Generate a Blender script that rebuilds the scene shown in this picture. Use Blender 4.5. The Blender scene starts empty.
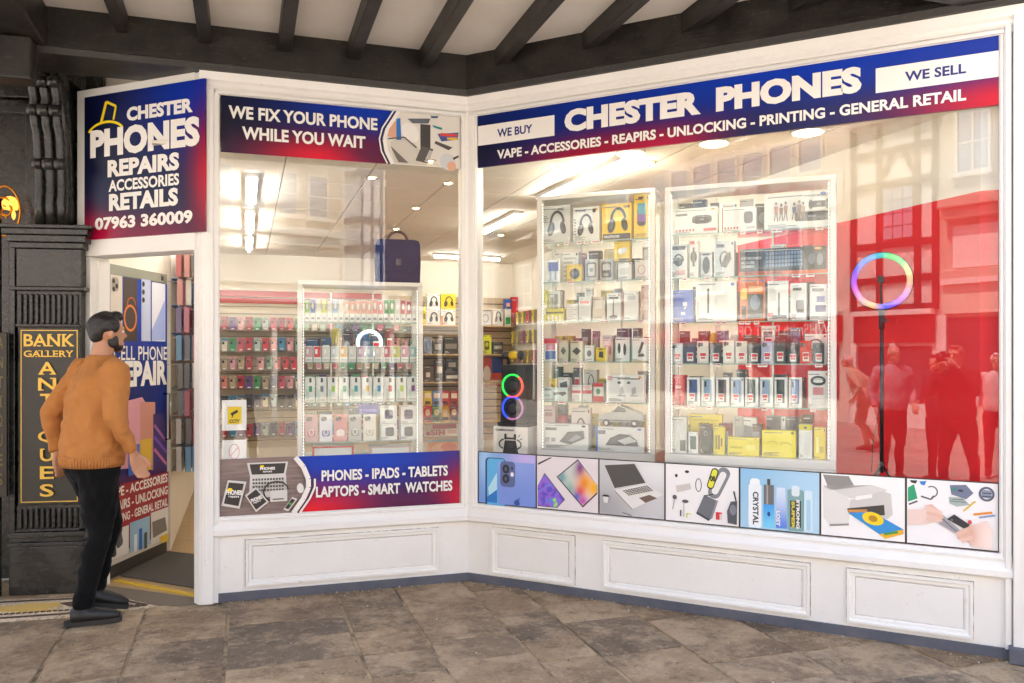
import bpy, bmesh, math, random
from mathutils import Matrix, Vector

# ------------------------------------------------------------------ camera, sky, sun, exposure
SC = bpy.context.scene
COL = SC.collection
F, H, HZ = 820.0, 1.58, 356.0            # focal length in pixels, camera height, horizon row
cam_d = bpy.data.cameras.new('camera')
cam_d.sensor_width = 36.0
cam_d.lens = F / 1024 * 36.0
cam_d.shift_y = (HZ - 341.5) / 1024
cam_d.clip_start = 0.05
cam_d.clip_end = 400
cam = bpy.data.objects.new('camera', cam_d)
cam.location = (0, 0, H)
cam.rotation_euler = (math.radians(90), 0, 0)
COL.objects.link(cam)
SC.camera = cam

SUN_AZ, SUN_EL = math.radians(-12), math.radians(64)      # sun stands behind the shop, a little left
world = bpy.data.worlds.new('World')
SC.world = world
world.use_nodes = True
_nt = world.node_tree
_nt.nodes.clear()
_sky = _nt.nodes.new('ShaderNodeTexSky')
_sky.sky_type = 'NISHITA'
_sky.sun_disc = False
_sky.sun_elevation = SUN_EL
_sky.sun_rotation = SUN_AZ
_sky.dust_density = 4.0
_sky.ozone_density = 0.6
_bg = _nt.nodes.new('ShaderNodeBackground')
_bg.inputs[1].default_value = 0.15
_wo = _nt.nodes.new('ShaderNodeOutputWorld')
_nt.links.new(_sky.outputs[0], _bg.inputs[0])
_nt.links.new(_bg.outputs[0], _wo.inputs[0])
sun_d = bpy.data.lights.new('sun', 'SUN')
sun_d.energy = 4.0
sun_d.angle = math.radians(0.53)
sun_d.color = (1.0, 0.975, 0.94)
sun = bpy.data.objects.new('sun', sun_d)
COL.objects.link(sun)
_sd = Vector((math.sin(SUN_AZ) * math.cos(SUN_EL), math.cos(SUN_AZ) * math.cos(SUN_EL), math.sin(SUN_EL)))
sun.rotation_euler = _sd.to_track_quat('Z', 'Y').to_euler()
SC.view_settings.view_transform = 'Standard'
SC.view_settings.look = 'None'
SC.view_settings.exposure = 2.35
SC.view_settings.gamma = 1.0
SC.view_settings.use_curve_mapping = False
SC.render.engine = 'CYCLES'
SC.cycles.use_denoising = True
SC.cycles.max_bounces = 8
SC.cycles.diffuse_bounces = 5
SC.cycles.glossy_bounces = 4
SC.cycles.transmission_bounces = 4
SC.cycles.transparent_max_bounces = 28
SC.cycles.caustics_reflective = False
SC.cycles.caustics_refractive = False
SC.cycles.sample_clamp_indirect = 6.0

R = random.Random(7)

# ------------------------------------------------------------------ colours and materials
def lin(h):
    if not isinstance(h, str):
        return tuple(h)
    h = h.lstrip('#')
    o = []
    for i in (0, 2, 4):
        c = int(h[i:i + 2], 16) / 255
        o.append(c / 12.92 if c <= 0.04045 else ((c + 0.055) / 1.055) ** 2.4)
    return tuple(o)

_mats = {}
def plain(col, rough=0.5, metal=0.0, emit=0.0, spec=0.5, coat=0.0):
    key = (col, rough, metal, emit, spec, coat)
    if key in _mats:
        return _mats[key]
    m = bpy.data.materials.new('paint')
    m.use_nodes = True
    b = m.node_tree.nodes['Principled BSDF']
    c = lin(col)
    b.inputs['Base Color'].default_value = (*c, 1)
    b.inputs['Roughness'].default_value = rough
    b.inputs['Metallic'].default_value = metal
    b.inputs['Specular IOR Level'].default_value = spec
    if coat:
        b.inputs['Coat Weight'].default_value = coat
    if emit:
        b.inputs['Emission Color'].default_value = (*c, 1)
        b.inputs['Emission Strength'].default_value = emit
    _mats[key] = m
    return m

class NT:
    """small wrapper to build procedural materials"""
    def __init__(s, name):
        s.m = bpy.data.materials.new(name)
        s.m.use_nodes = True
        s.t = s.m.node_tree
        s.b = s.t.nodes['Principled BSDF']
        s.out = s.t.nodes['Material Output']
    def n(s, typ, **kw):
        nd = s.t.nodes.new(typ)
        for k, v in kw.items():
            setattr(nd, k, v)
        return nd
    def link(s, a, b):
        s.t.links.new(a, b)
    def coord(s, kind='Object'):
        return s.n('ShaderNodeTexCoord').outputs[kind]
    def geo(s):
        return s.n('ShaderNodeNewGeometry').outputs['Position']
    def noise(s, vec, scale, detail=4, rough=0.55, dist=0.0):
        nd = s.n('ShaderNodeTexNoise')
        nd.inputs['Scale'].default_value = scale
        nd.inputs['Detail'].default_value = detail
        nd.inputs['Roughness'].default_value = rough
        nd.inputs['Distortion'].default_value = dist
        if vec is not None:
            s.link(vec, nd.inputs['Vector'])
        return nd.outputs['Fac']
    def mapping(s, vec, scale=(1, 1, 1), loc=(0, 0, 0), rot=(0, 0, 0)):
        nd = s.n('ShaderNodeMapping')
        nd.inputs['Scale'].default_value = scale
        nd.inputs['Location'].default_value = loc
        nd.inputs['Rotation'].default_value = rot
        s.link(vec, nd.inputs['Vector'])
        return nd.outputs[0]
    def ramp(s, fac, stops):
        nd = s.n('ShaderNodeValToRGB')
        el = nd.color_ramp.elements
        while len(el) < len(stops):
            el.new(0.5)
        for e, (p, c) in zip(el, stops):
            e.position = p
            if isinstance(c, (int, float)):
                c = (c, c, c)
            e.color = (*lin(c), 1)
        s.link(fac, nd.inputs[0])
        return nd.outputs[0]
    def math(s, op, a, b=None, clamp=False):
        nd = s.n('ShaderNodeMath', operation=op, use_clamp=clamp)
        for i, x in enumerate((a, b)):
            if x is None:
                continue
            if isinstance(x, (int, float)):
                nd.inputs[i].default_value = x
            else:
                s.link(x, nd.inputs[i])
        return nd.outputs[0]
    def mix(s, fac, a, b, blend='MIX'):
        nd = s.n('ShaderNodeMix', data_type='RGBA', blend_type=blend)
        for sock, x in ((nd.inputs[0], fac), (nd.inputs[6], a), (nd.inputs[7], b)):
            if isinstance(x, (int, float)):
                sock.default_value = x
            elif isinstance(x, (tuple, list, str)):
                sock.default_value = (*lin(x), 1)
            else:
                s.link(x, sock)
        return nd.outputs[2]
    def bump(s, h, strength=0.3, dist=0.01):
        nd = s.n('ShaderNodeBump')
        nd.inputs['Strength'].default_value = strength
        nd.inputs['Distance'].default_value = dist
        s.link(h, nd.inputs['Height'])
        s.link(nd.outputs[0], s.b.inputs['Normal'])
    def base(s, col):
        if isinstance(col, (tuple, list, str)):
            s.b.inputs['Base Color'].default_value = (*lin(col), 1)
        else:
            s.link(col, s.b.inputs['Base Color'])
    def rough(s, r):
        if isinstance(r, (int, float)):
            s.b.inputs['Roughness'].default_value = r
        else:
            s.link(r, s.b.inputs['Roughness'])

def blobs(name, basecol, items, rough=0.35, stretch=None):
    """print whose colours run into one another: soft colour spots over the sheet's own extent"""
    k = NT(name)
    g = k.coord('Generated')
    sep = k.n('ShaderNodeSeparateXYZ')
    k.link(g, sep.inputs[0])
    X, Z = sep.outputs[0], sep.outputs[2]
    cur = lin(basecol)
    spots = []
    for it in items:
        c_ = lin(it[4])
        if c_[0] > .3 and c_[2] < .2 and 'brand' in name:            # red runs into navy through a near-black edge
            spots.append((it[0], it[1], it[2] * 1.45, it[3] * 1.55, '#12112c'))
        spots.append(it)
    for cx, cz, rx, rz, col in spots:
        dx = k.math('DIVIDE', k.math('SUBTRACT', X, cx), rx)
        dz = k.math('DIVIDE', k.math('SUBTRACT', Z, cz), rz)
        d2 = k.math('ADD', k.math('MULTIPLY', dx, dx), k.math('MULTIPLY', dz, dz))
        f = k.math('POWER', 2.718, k.math('MULTIPLY', d2, -1.0))
        cur = k.mix(f, cur, col)
    k.base(cur)
    k.rough(rough)
    k.b.inputs['Specular IOR Level'].default_value = 0.25
    return k.m

def mat_white_paint():
    k = NT('white_gloss_paint')
    p = k.geo()
    n1 = k.noise(p, 3.0, 5, 0.6)
    n2 = k.noise(p, 38, 6, 0.7)
    c = k.mix(k.ramp(n1, [(0.3, 0.0), (0.75, 1.0)]), (0.86, 0.85, 0.825), (0.81, 0.795, 0.765))
    chips = k.ramp(n2, [(0.63, 0.0), (0.74, 0.55)])
    c = k.mix(chips, c, (0.42, 0.36, 0.29))
    scr = k.noise(k.mapping(p, (60, 60, 2.2)), 1.0, 4, 0.6)
    c = k.mix(k.ramp(scr, [(0.66, 0.0), (0.88, 0.25)]), c, (0.5, 0.44, 0.36))
    k.base(c)
    k.rough(k.ramp(n1, [(0.2, 0.28), (0.8, 0.45)]))
    k.bump(k.noise(p, 22, 4, 0.6), 0.12, 0.004)
    return k.m
WHITE = mat_white_paint()

def mat_joint_grime():
    k = NT('aged_white_moulding')
    p = k.geo()
    n = k.noise(p, 9, 6, 0.7)
    c = k.mix(k.ramp(n, [(0.60, 0.0), (0.78, 0.5)]), (0.85, 0.84, 0.81), (0.36, 0.29, 0.21))
    k.base(c); k.rough(0.5)
    k.bump(n, 0.2, 0.004)
    return k.m
AGED = mat_joint_grime()

A0 = math.radians(18)
def mat_black_wood(name='black_painted_timber', a=(0.008, 0.0068, 0.0055), b=(0.026, 0.021, 0.016), r0=.38):
    k = NT(name)
    p = k.geo()
    n = k.noise(k.mapping(p, (1, 1, 1)), 6, 6, 0.65)
    g = k.noise(k.mapping(p, (9, 9, 60)), 1.0, 4, 0.6)
    c = k.mix(k.ramp(n, [(0.35, 0.0), (0.75, 1.0)]), a, b)
    ch = k.ramp(k.noise(p, 48, 6, 0.75), [(0.62, 0.0), (0.72, 0.85)])
    c = k.mix(ch, c, (0.15, 0.12, 0.085))
    gr = k.ramp(k.noise(k.mapping(p, (3.2, 22, 40), rot=(0, 0, A0)), 2.0, 5, 0.7), [(0.58, 0.0), (0.70, 0.6)])
    c = k.mix(gr, c, (0.075, 0.06, 0.045))
    k.base(c)
    k.rough(k.ramp(n, [(0.3, r0), (0.8, r0 + .22)]))
    k.bump(g, 0.25, 0.006)
    return k.m
BLACKWOOD = mat_black_wood()
IRON = mat_black_wood('black_gloss_paint', (0.012, 0.012, 0.012), (0.04, 0.038, 0.034), .18)

def mat_plaster(name, a, b, sc=2.0):
    k = NT(name)
    p = k.geo()
    n = k.noise(p, sc, 6, 0.6)
    c = k.mix(k.ramp(n, [(0.3, 0.0), (0.75, 1.0)]), a, b)
    k.base(c); k.rough(0.85)
    k.bump(k.noise(p, 30, 5, 0.6), 0.2, 0.006)
    return k.m
PLASTER = mat_plaster('soffit_plaster', (0.85, 0.82, 0.76), (0.76, 0.71, 0.64))

def mat_stone():
    k = NT('york_stone')
    p = k.geo()
    oi = k.n('ShaderNodeObjectInfo')
    rnd = oi.outputs['Random']
    off = k.n('ShaderNodeVectorMath', operation='ADD')
    k.link(p, off.inputs[0])
    cmb = k.n('ShaderNodeCombineXYZ')
    k.link(k.math('MULTIPLY', rnd, 37.0), cmb.inputs[2])
    k.link(cmb.outputs[0], off.inputs[1])
    q = off.outputs[0]
    c = k.ramp(rnd, [(0.0, (0.19, 0.122, 0.069)), (0.25, (0.27, 0.18, 0.102)), (0.45, (0.135, 0.098, 0.066)), (0.65, (0.33, 0.225, 0.13)), (0.85, (0.205, 0.137, 0.083)), (1.0, (0.115, 0.086, 0.06))])
    n1 = k.noise(q, 1.7, 8, 0.72)
    c = k.mix(k.ramp(n1, [(0.46, 0.0), (0.56, 0.7)]), c, (0.50, 0.365, 0.225))
    n2 = k.noise(q, 5.0, 9, 0.78)
    c = k.mix(k.ramp(n2, [(0.50, 0.0), (0.63, 0.62)]), c, (0.085, 0.060, 0.040))
    n3 = k.noise(q, 15, 9, 0.85)
    c = k.mix(k.ramp(n3, [(0.53, 0.0), (0.62, 0.65)]), c, (0.50, 0.39, 0.26))
    n4 = k.noise(q, 46, 7, 0.8)
    c = k.mix(k.ramp(n4, [(0.52, 0.0), (0.66, 0.55)]), c, (0.09, 0.07, 0.055))
    sp = k.noise(q, 140, 3, 0.6)
    c = k.mix(k.ramp(sp, [(0.66, 0.0), (0.76, 0.7)]), c, (0.60, 0.53, 0.42))
    k.base(c)
    k.rough(k.ramp(n2, [(0.3, 0.45), (0.7, 0.75)]))
    h = k.math('ADD', k.math('MULTIPLY', n2, 0.8), k.math('ADD', k.math('MULTIPLY', n4, 0.35), k.math('MULTIPLY', n3, 0.4)))
    k.bump(h, 0.6, 0.012)
    return k.m
STONE = mat_stone()

def mat_mortar():
    k = NT('sandy_mortar')
    p = k.geo()
    n = k.noise(p, 5, 6, 0.7)
    k.base(k.ramp(n, [(0.38, (0.13, 0.10, 0.065)), (0.6, (0.45, 0.34, 0.21))]))
    k.rough(0.9)
    k.bump(k.noise(p, 60, 4), 0.5, 0.008)
    return k.m
MORTAR = mat_mortar()

def mat_glass(name='window_glass', boost=1.0, tint=(0.985, 0.99, 0.985)):
    k = NT(name)
    k.t.nodes.remove(k.b)
    tr = k.n('ShaderNodeBsdfTransparent')
    tr.inputs[0].default_value = (*tint, 1)
    gl = k.n('ShaderNodeBsdfGlossy')
    gl.inputs['Roughness'].default_value = 0.0
    gl.inputs['Color'].default_value = (1, 1, 1, 1)
    lw = k.n('ShaderNodeLayerWeight')
    lw.inputs[0].default_value = 0.5
    f5 = k.math('POWER', lw.outputs['Facing'], 5.0)
    f = k.math('MULTIPLY', k.math('ADD', k.math('MULTIPLY', f5, 0.96), 0.04), boost, clamp=True)
    mx = k.n('ShaderNodeMixShader')
    k.link(f, mx.inputs[0]); k.link(tr.outputs[0], mx.inputs[1]); k.link(gl.outputs[0], mx.inputs[2])
    k.link(mx.outputs[0], k.out.inputs[0])
    return k.m
GLASS = mat_glass('window_glass', 0.74)
CASEGLASS = mat_glass('cabinet_glass', 0.5, (0.97, 0.985, 0.975))
SHELFGLASS = mat_glass('shelf_glass', 1.0, (0.86, 0.93, 0.90))

def mat_fabric(name, a, b, scale=140, bump=0.25):
    k = NT(name)
    p = k.coord('Object')
    n = k.noise(p, 5, 5, 0.6)
    w = k.noise(p, scale, 3, 0.6)
    k.base(k.mix(k.ramp(n, [(0.3, 0.0), (0.7, 1.0)]), a, b))
    k.rough(0.9)
    k.b.inputs['Sheen Weight'].default_value = 0.04
    k.b.inputs['Specular IOR Level'].default_value = 0.12
    fold = k.noise(k.mapping(p, (3, 3, 9)), 2.0, 3, 0.5, 0.5)
    k.bump(k.math('ADD', k.math('MULTIPLY', w, 0.15), fold), bump, 0.03)
    return k.m

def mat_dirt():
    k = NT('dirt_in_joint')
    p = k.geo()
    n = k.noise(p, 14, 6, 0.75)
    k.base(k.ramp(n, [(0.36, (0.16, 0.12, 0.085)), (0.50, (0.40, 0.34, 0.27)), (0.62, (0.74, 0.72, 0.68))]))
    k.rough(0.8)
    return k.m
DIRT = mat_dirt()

# ------------------------------------------------------------------ mesh builder
def frame(o, a, z=0.0):
    return Matrix.Translation((o[0], o[1], z)) @ Matrix.Rotation(a, 4, 'Z')

_font_cache = {}
def text_geo(s, bold):
    key = (s, bold)
    if key in _font_cache:
        return _font_cache[key]
    cu = bpy.data.curves.new('lettering', 'FONT')
    cu.body = s
    cu.size = 1.0
    cu.offset = bold
    cu.space_character = 1.0 + bold * 0.3
    cu.resolution_u = 3
    ob = bpy.data.objects.new('lettering', cu)
    COL.objects.link(ob)
    dg = bpy.context.evaluated_depsgraph_get()
    me = bpy.data.meshes.new_from_object(ob.evaluated_get(dg))
    vs = [(v.co.x, v.co.y) for v in me.vertices]
    fs = [tuple(p.vertices) for p in me.polygons]
    bpy.data.objects.remove(ob)
    bpy.data.curves.remove(cu)
    bpy.data.meshes.remove(me)
    x0 = min(v[0] for v in vs); x1 = max(v[0] for v in vs)
    y0 = min(v[1] for v in vs); y1 = max(v[1] for v in vs)
    vs = [((v[0] - x0) / (x1 - x0), (v[1] - y0) / (y1 - y0)) for v in vs]
    _font_cache[key] = (vs, fs, (x1 - x0) / (y1 - y0))
    return _font_cache[key]

class MB:
    def __init__(s):
        s.v = []; s.f = []; s.mi = []; s.mats = []
    def m(s, mat):
        if isinstance(mat, (str, tuple)):
            mat = plain(mat)
        if mat not in s.mats:
            s.mats.append(mat)
        return s.mats.index(mat)
    def add(s, vs, fs, mat):
        b = len(s.v); k = s.m(mat)
        s.v += [tuple(v) for v in vs]
        for f in fs:
            s.f.append(tuple(b + i for i in f)); s.mi.append(k)
        return s
    def box(s, x0, x1, y0, y1, z0, z1, mat, bev=0.0):
        if x0 > x1: x0, x1 = x1, x0
        if y0 > y1: y0, y1 = y1, y0
        if z0 > z1: z0, z1 = z1, z0
        if bev > 0:
            b = min(bev, (x1 - x0) / 2.2, (y1 - y0) / 2.2, (z1 - z0) / 2.2)
            bm = bmesh.new()
            bmesh.ops.create_cube(bm, size=1.0)
            for v in bm.verts:
                v.co = Vector(((x0 + x1) / 2 + v.co.x * (x1 - x0), (y0 + y1) / 2 + v.co.y * (y1 - y0), (z0 + z1) / 2 + v.co.z * (z1 - z0)))
            bmesh.ops.bevel(bm, geom=bm.edges[:], offset=b, segments=2, affect='EDGES', profile=0.5)
            bm.verts.index_update()
            vs = [v.co[:] for v in bm.verts]
            fs = [[v.index for v in f.verts] for f in bm.faces]
            bm.free()
            return s.add(vs, fs, mat)
        vs = [(x, y, z) for x in (x0, x1) for y in (y0, y1) for z in (z0, z1)]
        fs = [(0, 1, 3, 2), (4, 6, 7, 5), (0, 4, 5, 1), (2, 3, 7, 6), (0, 2, 6, 4), (1, 5, 7, 3)]
        return s.add(vs, fs, mat)
    def prism(s, poly, z0, z1, mat):
        """plan polygon (x,y) counter-clockwise, extruded in z"""
        n = len(poly)
        a = sum(poly[i][0] * poly[(i + 1) % n][1] - poly[(i + 1) % n][0] * poly[i][1] for i in range(n))
        if a < 0: poly = poly[::-1]
        vs = [(p[0], p[1], z0) for p in poly] + [(p[0], p[1], z1) for p in poly]
        fs = [tuple(range(n - 1, -1, -1)), tuple(range(n, 2 * n))]
        fs += [(i, (i + 1) % n, n + (i + 1) % n, n + i) for i in range(n)]
        return s.add(vs, fs, mat)
    def xprism(s, prof, x0, x1, mat):
        """profile (y,z) extruded along x"""
        n = len(prof)
        vs = [(x0, p[0], p[1]) for p in prof] + [(x1, p[0], p[1]) for p in prof]
        fs = [tuple(range(n)), tuple(range(2 * n - 1, n - 1, -1))]
        fs += [((i + 1) % n, i, n + i, n + (i + 1) % n) for i in range(n)]
        return s.add(vs, fs, mat)
    def yprism(s, prof, y0, y1, mat):
        """outline (x,z) counter-clockwise seen from the front, extruded along y"""
        n = len(prof)
        a = sum(prof[i][0] * prof[(i + 1) % n][1] - prof[(i + 1) % n][0] * prof[i][1] for i in range(n))
        if a < 0: prof = prof[::-1]
        vs = [(p[0], y0, p[1]) for p in prof] + [(p[0], y1, p[1]) for p in prof]
        fs = [tuple(range(n)), tuple(range(2 * n - 1, n - 1, -1))]
        fs += [((i + 1) % n, i, n + i, n + (i + 1) % n) for i in range(n)]
        return s.add(vs, fs, mat)
    def tube(s, pts, r, mat, n=8, cap=True, closed=False):
        pts = [Vector(p) for p in pts]
        rs = r if isinstance(r, (list, tuple)) else [r] * len(pts)
        rings = []
        m = len(pts)
        prev = None
        for i, p in enumerate(pts):
            a = pts[(i - 1) % m] if (closed or i > 0) else p
            b = pts[(i + 1) % m] if (closed or i < m - 1) else p
            t = (b - a).normalized()
            if prev is None:
                up = Vector((0, 0, 1)) if abs(t.z) < 0.9 else Vector((0, 1, 0))
            else:
                up = prev
            sx = t.cross(up)
            if sx.length < 1e-6: sx = t.cross(Vector((1, 0, 0)))
            sx.normalize(); sy = sx.cross(t).normalized(); prev = sy
            rings.append([p + sx * rs[i] * math.cos(2 * math.pi * k / n) + sy * rs[i] * math.sin(2 * math.pi * k / n) for k in range(n)])
        vs = [v[:] for rg in rings for v in rg]
        fs = []
        for i in range(m if closed else m - 1):
            j = (i + 1) % m
            for k in range(n):
                fs.append((i * n + k, j * n + k, j * n + (k + 1) % n, i * n + (k + 1) % n))
        if cap and not closed:
            fs.append(tuple(range(n))); fs.append(tuple(range(m * n - 1, (m - 1) * n - 1, -1)))
        return s.add(vs, fs, mat)
    def lathe(s, prof, c, mat, n=20, axis='z'):
        """profile (r, h) spun about an axis through c"""
        vs = []
        for r, h in prof:
            for k in range(n):
                a = 2 * math.pi * k / n
                if axis == 'z': vs.append((c[0] + r * math.cos(a), c[1] + r * math.sin(a), c[2] + h))
                elif axis == 'y': vs.append((c[0] + r * math.cos(a), c[1] + h, c[2] + r * math.sin(a)))
                else: vs.append((c[0] + h, c[1] + r * math.cos(a), c[2] + r * math.sin(a)))
        fs = []
        for i in range(len(prof) - 1):
            for k in range(n):
                fs.append((i * n + k, i * n + (k + 1) % n, (i + 1) * n + (k + 1) % n, (i + 1) * n + k))
        fs.append(tuple(range(n - 1, -1, -1))); fs.append(tuple(range((len(prof) - 1) * n, len(prof) * n)))
        return s.add(vs, fs, mat)
    # flat print on a face that looks towards -y
    def poly(s, pts, y, mat):
        a = sum(pts[i][0] * pts[(i + 1) % len(pts)][1] - pts[(i + 1) % len(pts)][0] * pts[i][1] for i in range(len(pts)))
        if a < 0: pts = pts[::-1]
        return s.add([(p[0], y, p[1]) for p in pts], [tuple(range(len(pts)))], mat)
    def text(s, t, x0, x1, z0, z1, y, mat, bold=0.02):
        vs, fs, _ = text_geo(t, bold)
        return s.add([(x0 + a * (x1 - x0), y, z0 + b * (z1 - z0)) for a, b in vs], fs, mat)
    def textrot(s, t, cx, cz, w, h, ang, y, mat, bold=0.02):
        vs, fs, _ = text_geo(t, bold)
        ca, sa = math.cos(ang), math.sin(ang)
        o = []
        for a, b in vs:
            p, q = (a - .5) * w, (b - .5) * h
            o.append((cx + p * ca - q * sa, y, cz + p * sa + q * ca))
        return s.add(o, fs, mat)
    def art(s, x0, x1, z0, z1, y, items, step=0.0004):
        """drawing in 0..1 sheet coordinates; every stroke lies a hair in front of the one before"""
        W, Hh = x1 - x0, z1 - z0
        P = lambda a, b: (x0 + a * W, z0 + b * Hh)
        for it in items:
            y -= step
            k = it[0]
            if k == 'p':
                s.poly([P(a, b) for a, b in it[1]], y, it[2])
            elif k == 'r':
                _, a, b, c, d, m = it
                s.poly([P(a, b), P(c, b), P(c, d), P(a, d)], y, m)
            elif k == 'e':
                cx, cz, rx, rz, m = it[1:6]
                rot = it[6] if len(it) > 6 else 0
                pts = []
                for i in range(20):
                    t = 2 * math.pi * i / 20
                    p, q = rx * W * math.cos(t), rz * Hh * math.sin(t)
                    c = P(cx, cz)
                    pts.append((c[0] + p * math.cos(rot) - q * math.sin(rot), c[1] + p * math.sin(rot) + q * math.cos(rot)))
                s.poly(pts, y, m)
            elif k == 'ring':
                cx, cz, rx, rz, th, m = it[1:7]
                a0, a1 = (it[7], it[8]) if len(it) > 8 else (0, 2 * math.pi)
                N = 24
                c = P(cx, cz); tw = th * W
                vs = []
                for i in range(N + 1):
                    t = a0 + (a1 - a0) * i / N
                    for q in (0, 1):
                        vs.append((c[0] + (rx * W - q * tw) * math.cos(t), y, c[1] + (rz * Hh - q * tw) * math.sin(t)))
                s.add(vs, [(2 * i, 2 * i + 2, 2 * i + 3, 2 * i + 1) for i in range(N)], m)
            elif k == 'rr':                      # rotated rounded bar: centre, size, angle, radius
                cx, cz, w, h, ang, rad, m = it[1:8]
                c = P(cx, cz); w *= W; h *= W; rad *= W
                pts = []
                for qx, qz, st in ((1, 1, 0), (-1, 1, 90), (-1, -1, 180), (1, -1, 270)):
                    for j in range(4):
                        t = math.radians(st + 30 * j)
                        pts.append((qx * (w / 2 - rad) + rad * math.cos(t), qz * (h / 2 - rad) + rad * math.sin(t)))
                ca, sa = math.cos(ang), math.sin(ang)
                s.poly([(c[0] + a * ca - b * sa, c[1] + a * sa + b * ca) for a, b in pts], y, m)
            elif k == 'l':
                pts = [P(a, b) for a, b in it[1]]; w = it[2] * W / 2; m = it[3]
                for (a, b), (c, d) in zip(pts[:-1], pts[1:]):
                    L = math.hypot(c - a, d - b) or 1
                    nx, nz = -(d - b) / L * w, (c - a) / L * w
                    s.poly([(a + nx, b + nz), (c + nx, d + nz), (c - nx, d - nz), (a - nx, b - nz)], y, m)
            elif k == 't':
                _, t, a, b, c, d, m, bold = it
                p, q = P(a, b), P(c, d)
                s.text(t, p[0], q[0], p[1], q[1], y, m, bold)
            elif k == 'tr':
                _, t, cx, cz, w, h, ang, m, bold = it
                c = P(cx, cz)
                s.textrot(t, c[0], c[1], w * W, h * W, ang, y, m, bold)
        return s
    def build(s, name, parent=None, mat4=None, smooth=False):
        me = bpy.data.meshes.new(name)
        me.from_pydata(s.v, [], s.f)
        for m in s.mats:
            me.materials.append(m)
        me.polygons.foreach_set('material_index', s.mi)
        if smooth:
            me.polygons.foreach_set('use_smooth', [True] * len(me.polygons))
        me.update()
        o = bpy.data.objects.new(name, me)
        COL.objects.link(o)
        if parent is not None:
            o.parent = parent
        if mat4 is not None:
            o.matrix_basis = mat4
        return o

def tag(o, label=None, cat=None, group=None, kind=None):
    if label: o['label'] = label
    if cat: o['category'] = cat
    if group: o['group'] = group
    if kind: o['kind'] = kind
    return o
def thing(name, label, cat, mat4=None, group=None):
    o = bpy.data.objects.new(name, None)
    o.empty_display_size = 0.1
    COL.objects.link(o)
    if mat4 is not None: o.matrix_basis = mat4
    return tag(o, label, cat, group)
def struct(o):
    return tag(o, kind='structure')

# ------------------------------------------------------------------ plan of the place
def ray(u, v):
    return Vector(((u - 512) / F, 1.0, (HZ - v) / F))
def ground(u, v):
    d = H * F / (v - HZ)
    return Vector(((u - 512) / F * d, d, 0))
class Fr:
    """upright plane: x to the right, y away from the street, z up"""
    def __init__(s, o, a):
        s.o = Vector((o[0], o[1], 0)); s.a = a
        s.ex = Vector((math.cos(a), math.sin(a), 0)); s.ey = Vector((-math.sin(a), math.cos(a), 0))
        s.M = frame(s.o, a)
    def px(s, u, v, off=0.0):
        r = ray(u, v)
        k = (s.o.dot(s.ey) + off) / r.dot(s.ey)
        p = r * k + Vector((0, 0, H))
        return ((p - s.o).dot(s.ex), p.z)
    def w(s, x, y, z=0.0):
        return s.o + s.ex * x + s.ey * y + Vector((0, 0, z))
    def loc(s, p):
        d = Vector((p[0], p[1], 0)) - s.o
        return (d.dot(s.ex), d.dot(s.ey))
A_L, A_R, A_D = math.radians(18), math.radians(-27.4), math.radians(-22)
PC = ground(469, 579)
_t = Fr(PC, A_L)
LW = -_t.px(200, 600)[0]                       # length of the left bay
PL = PC - _t.ex * LW
FL = Fr(PL, A_L)
FR = Fr(PC, A_R)
RW = FR.px(1012, 600)[0]
PR = FR.w(RW, 0)
_d = Fr(PL, A_D)
DW = -_d.px(83, 600)[0]
PD = PL - _d.ex * DW
FD = Fr(PD, A_D)
Z_SILL, Z_PB, Z_PT, Z_SB, Z_ST, Z_BB, Z_BT = 0.45, 0.545, 0.91, 2.90, 3.262, 3.385, 3.66
BK = 5.95                                     # depth of the shop behind the left bay
LWALL, RWALL = -0.30, 4.05                    # side walls in left-bay coordinates
Z_CEIL = 2.95

def clip(poly, p, n):
    """keep the part of a plan polygon where (q-p).n >= 0"""
    out = []
    for i in range(len(poly)):
        a, b = poly[i], poly[(i + 1) % len(poly)]
        da = (a[0] - p[0]) * n[0] + (a[1] - p[1]) * n[1]
        db = (b[0] - p[0]) * n[0] + (b[1] - p[1]) * n[1]
        if da >= 0: out.append(a)
        if (da >= 0) != (db >= 0):
            t = da / (da - db)
            out.append((a[0] + (b[0] - a[0]) * t, a[1] + (b[1] - a[1]) * t))
    return out
def area(p):
    return abs(sum(p[i][0] * p[(i + 1) % len(p)][1] - p[(i + 1) % len(p)][0] * p[i][1] for i in range(len(p)))) / 2

# mitre offset at the inner corner: plan point at distance y behind both bays
_dang = A_L - A_R
def corner(y):
    """corner point at offset y (left-bay coords)"""
    # solve q.eyL = y , q.eyR = y
    a, b = FL.ey, FR.ey
    det = a.x * b.y - a.y * b.x
    return PC + Vector(((y * b.y - a.y * y) / det, (a.x * y - y * b.x) / det, 0))
def sweep(mb, prof, side, mat, x_end=None):
    """profile (y,z) run along one bay and mitred at the corner; side 'L' or 'R'; world coordinates"""
    n = len(prof)
    A = []; B = []
    for y, z in prof:
        c = corner(y)
        if side == 'L':
            e = FL.w(x_end if x_end is not None else 0.0, y)
            A.append((e.x, e.y, z)); B.append((c.x, c.y, z))
        else:
            e = FR.w(x_end if x_end is not None else RW, y)
            A.append((c.x, c.y, z)); B.append((e.x, e.y, z))
    fs = [tuple(range(n)), tuple(range(2 * n - 1, n - 1, -1))]
    fs += [((i + 1) % n, i, n + i, n + (i + 1) % n) for i in range(n)]
    return mb.add(A + B, fs, mat)

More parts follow.
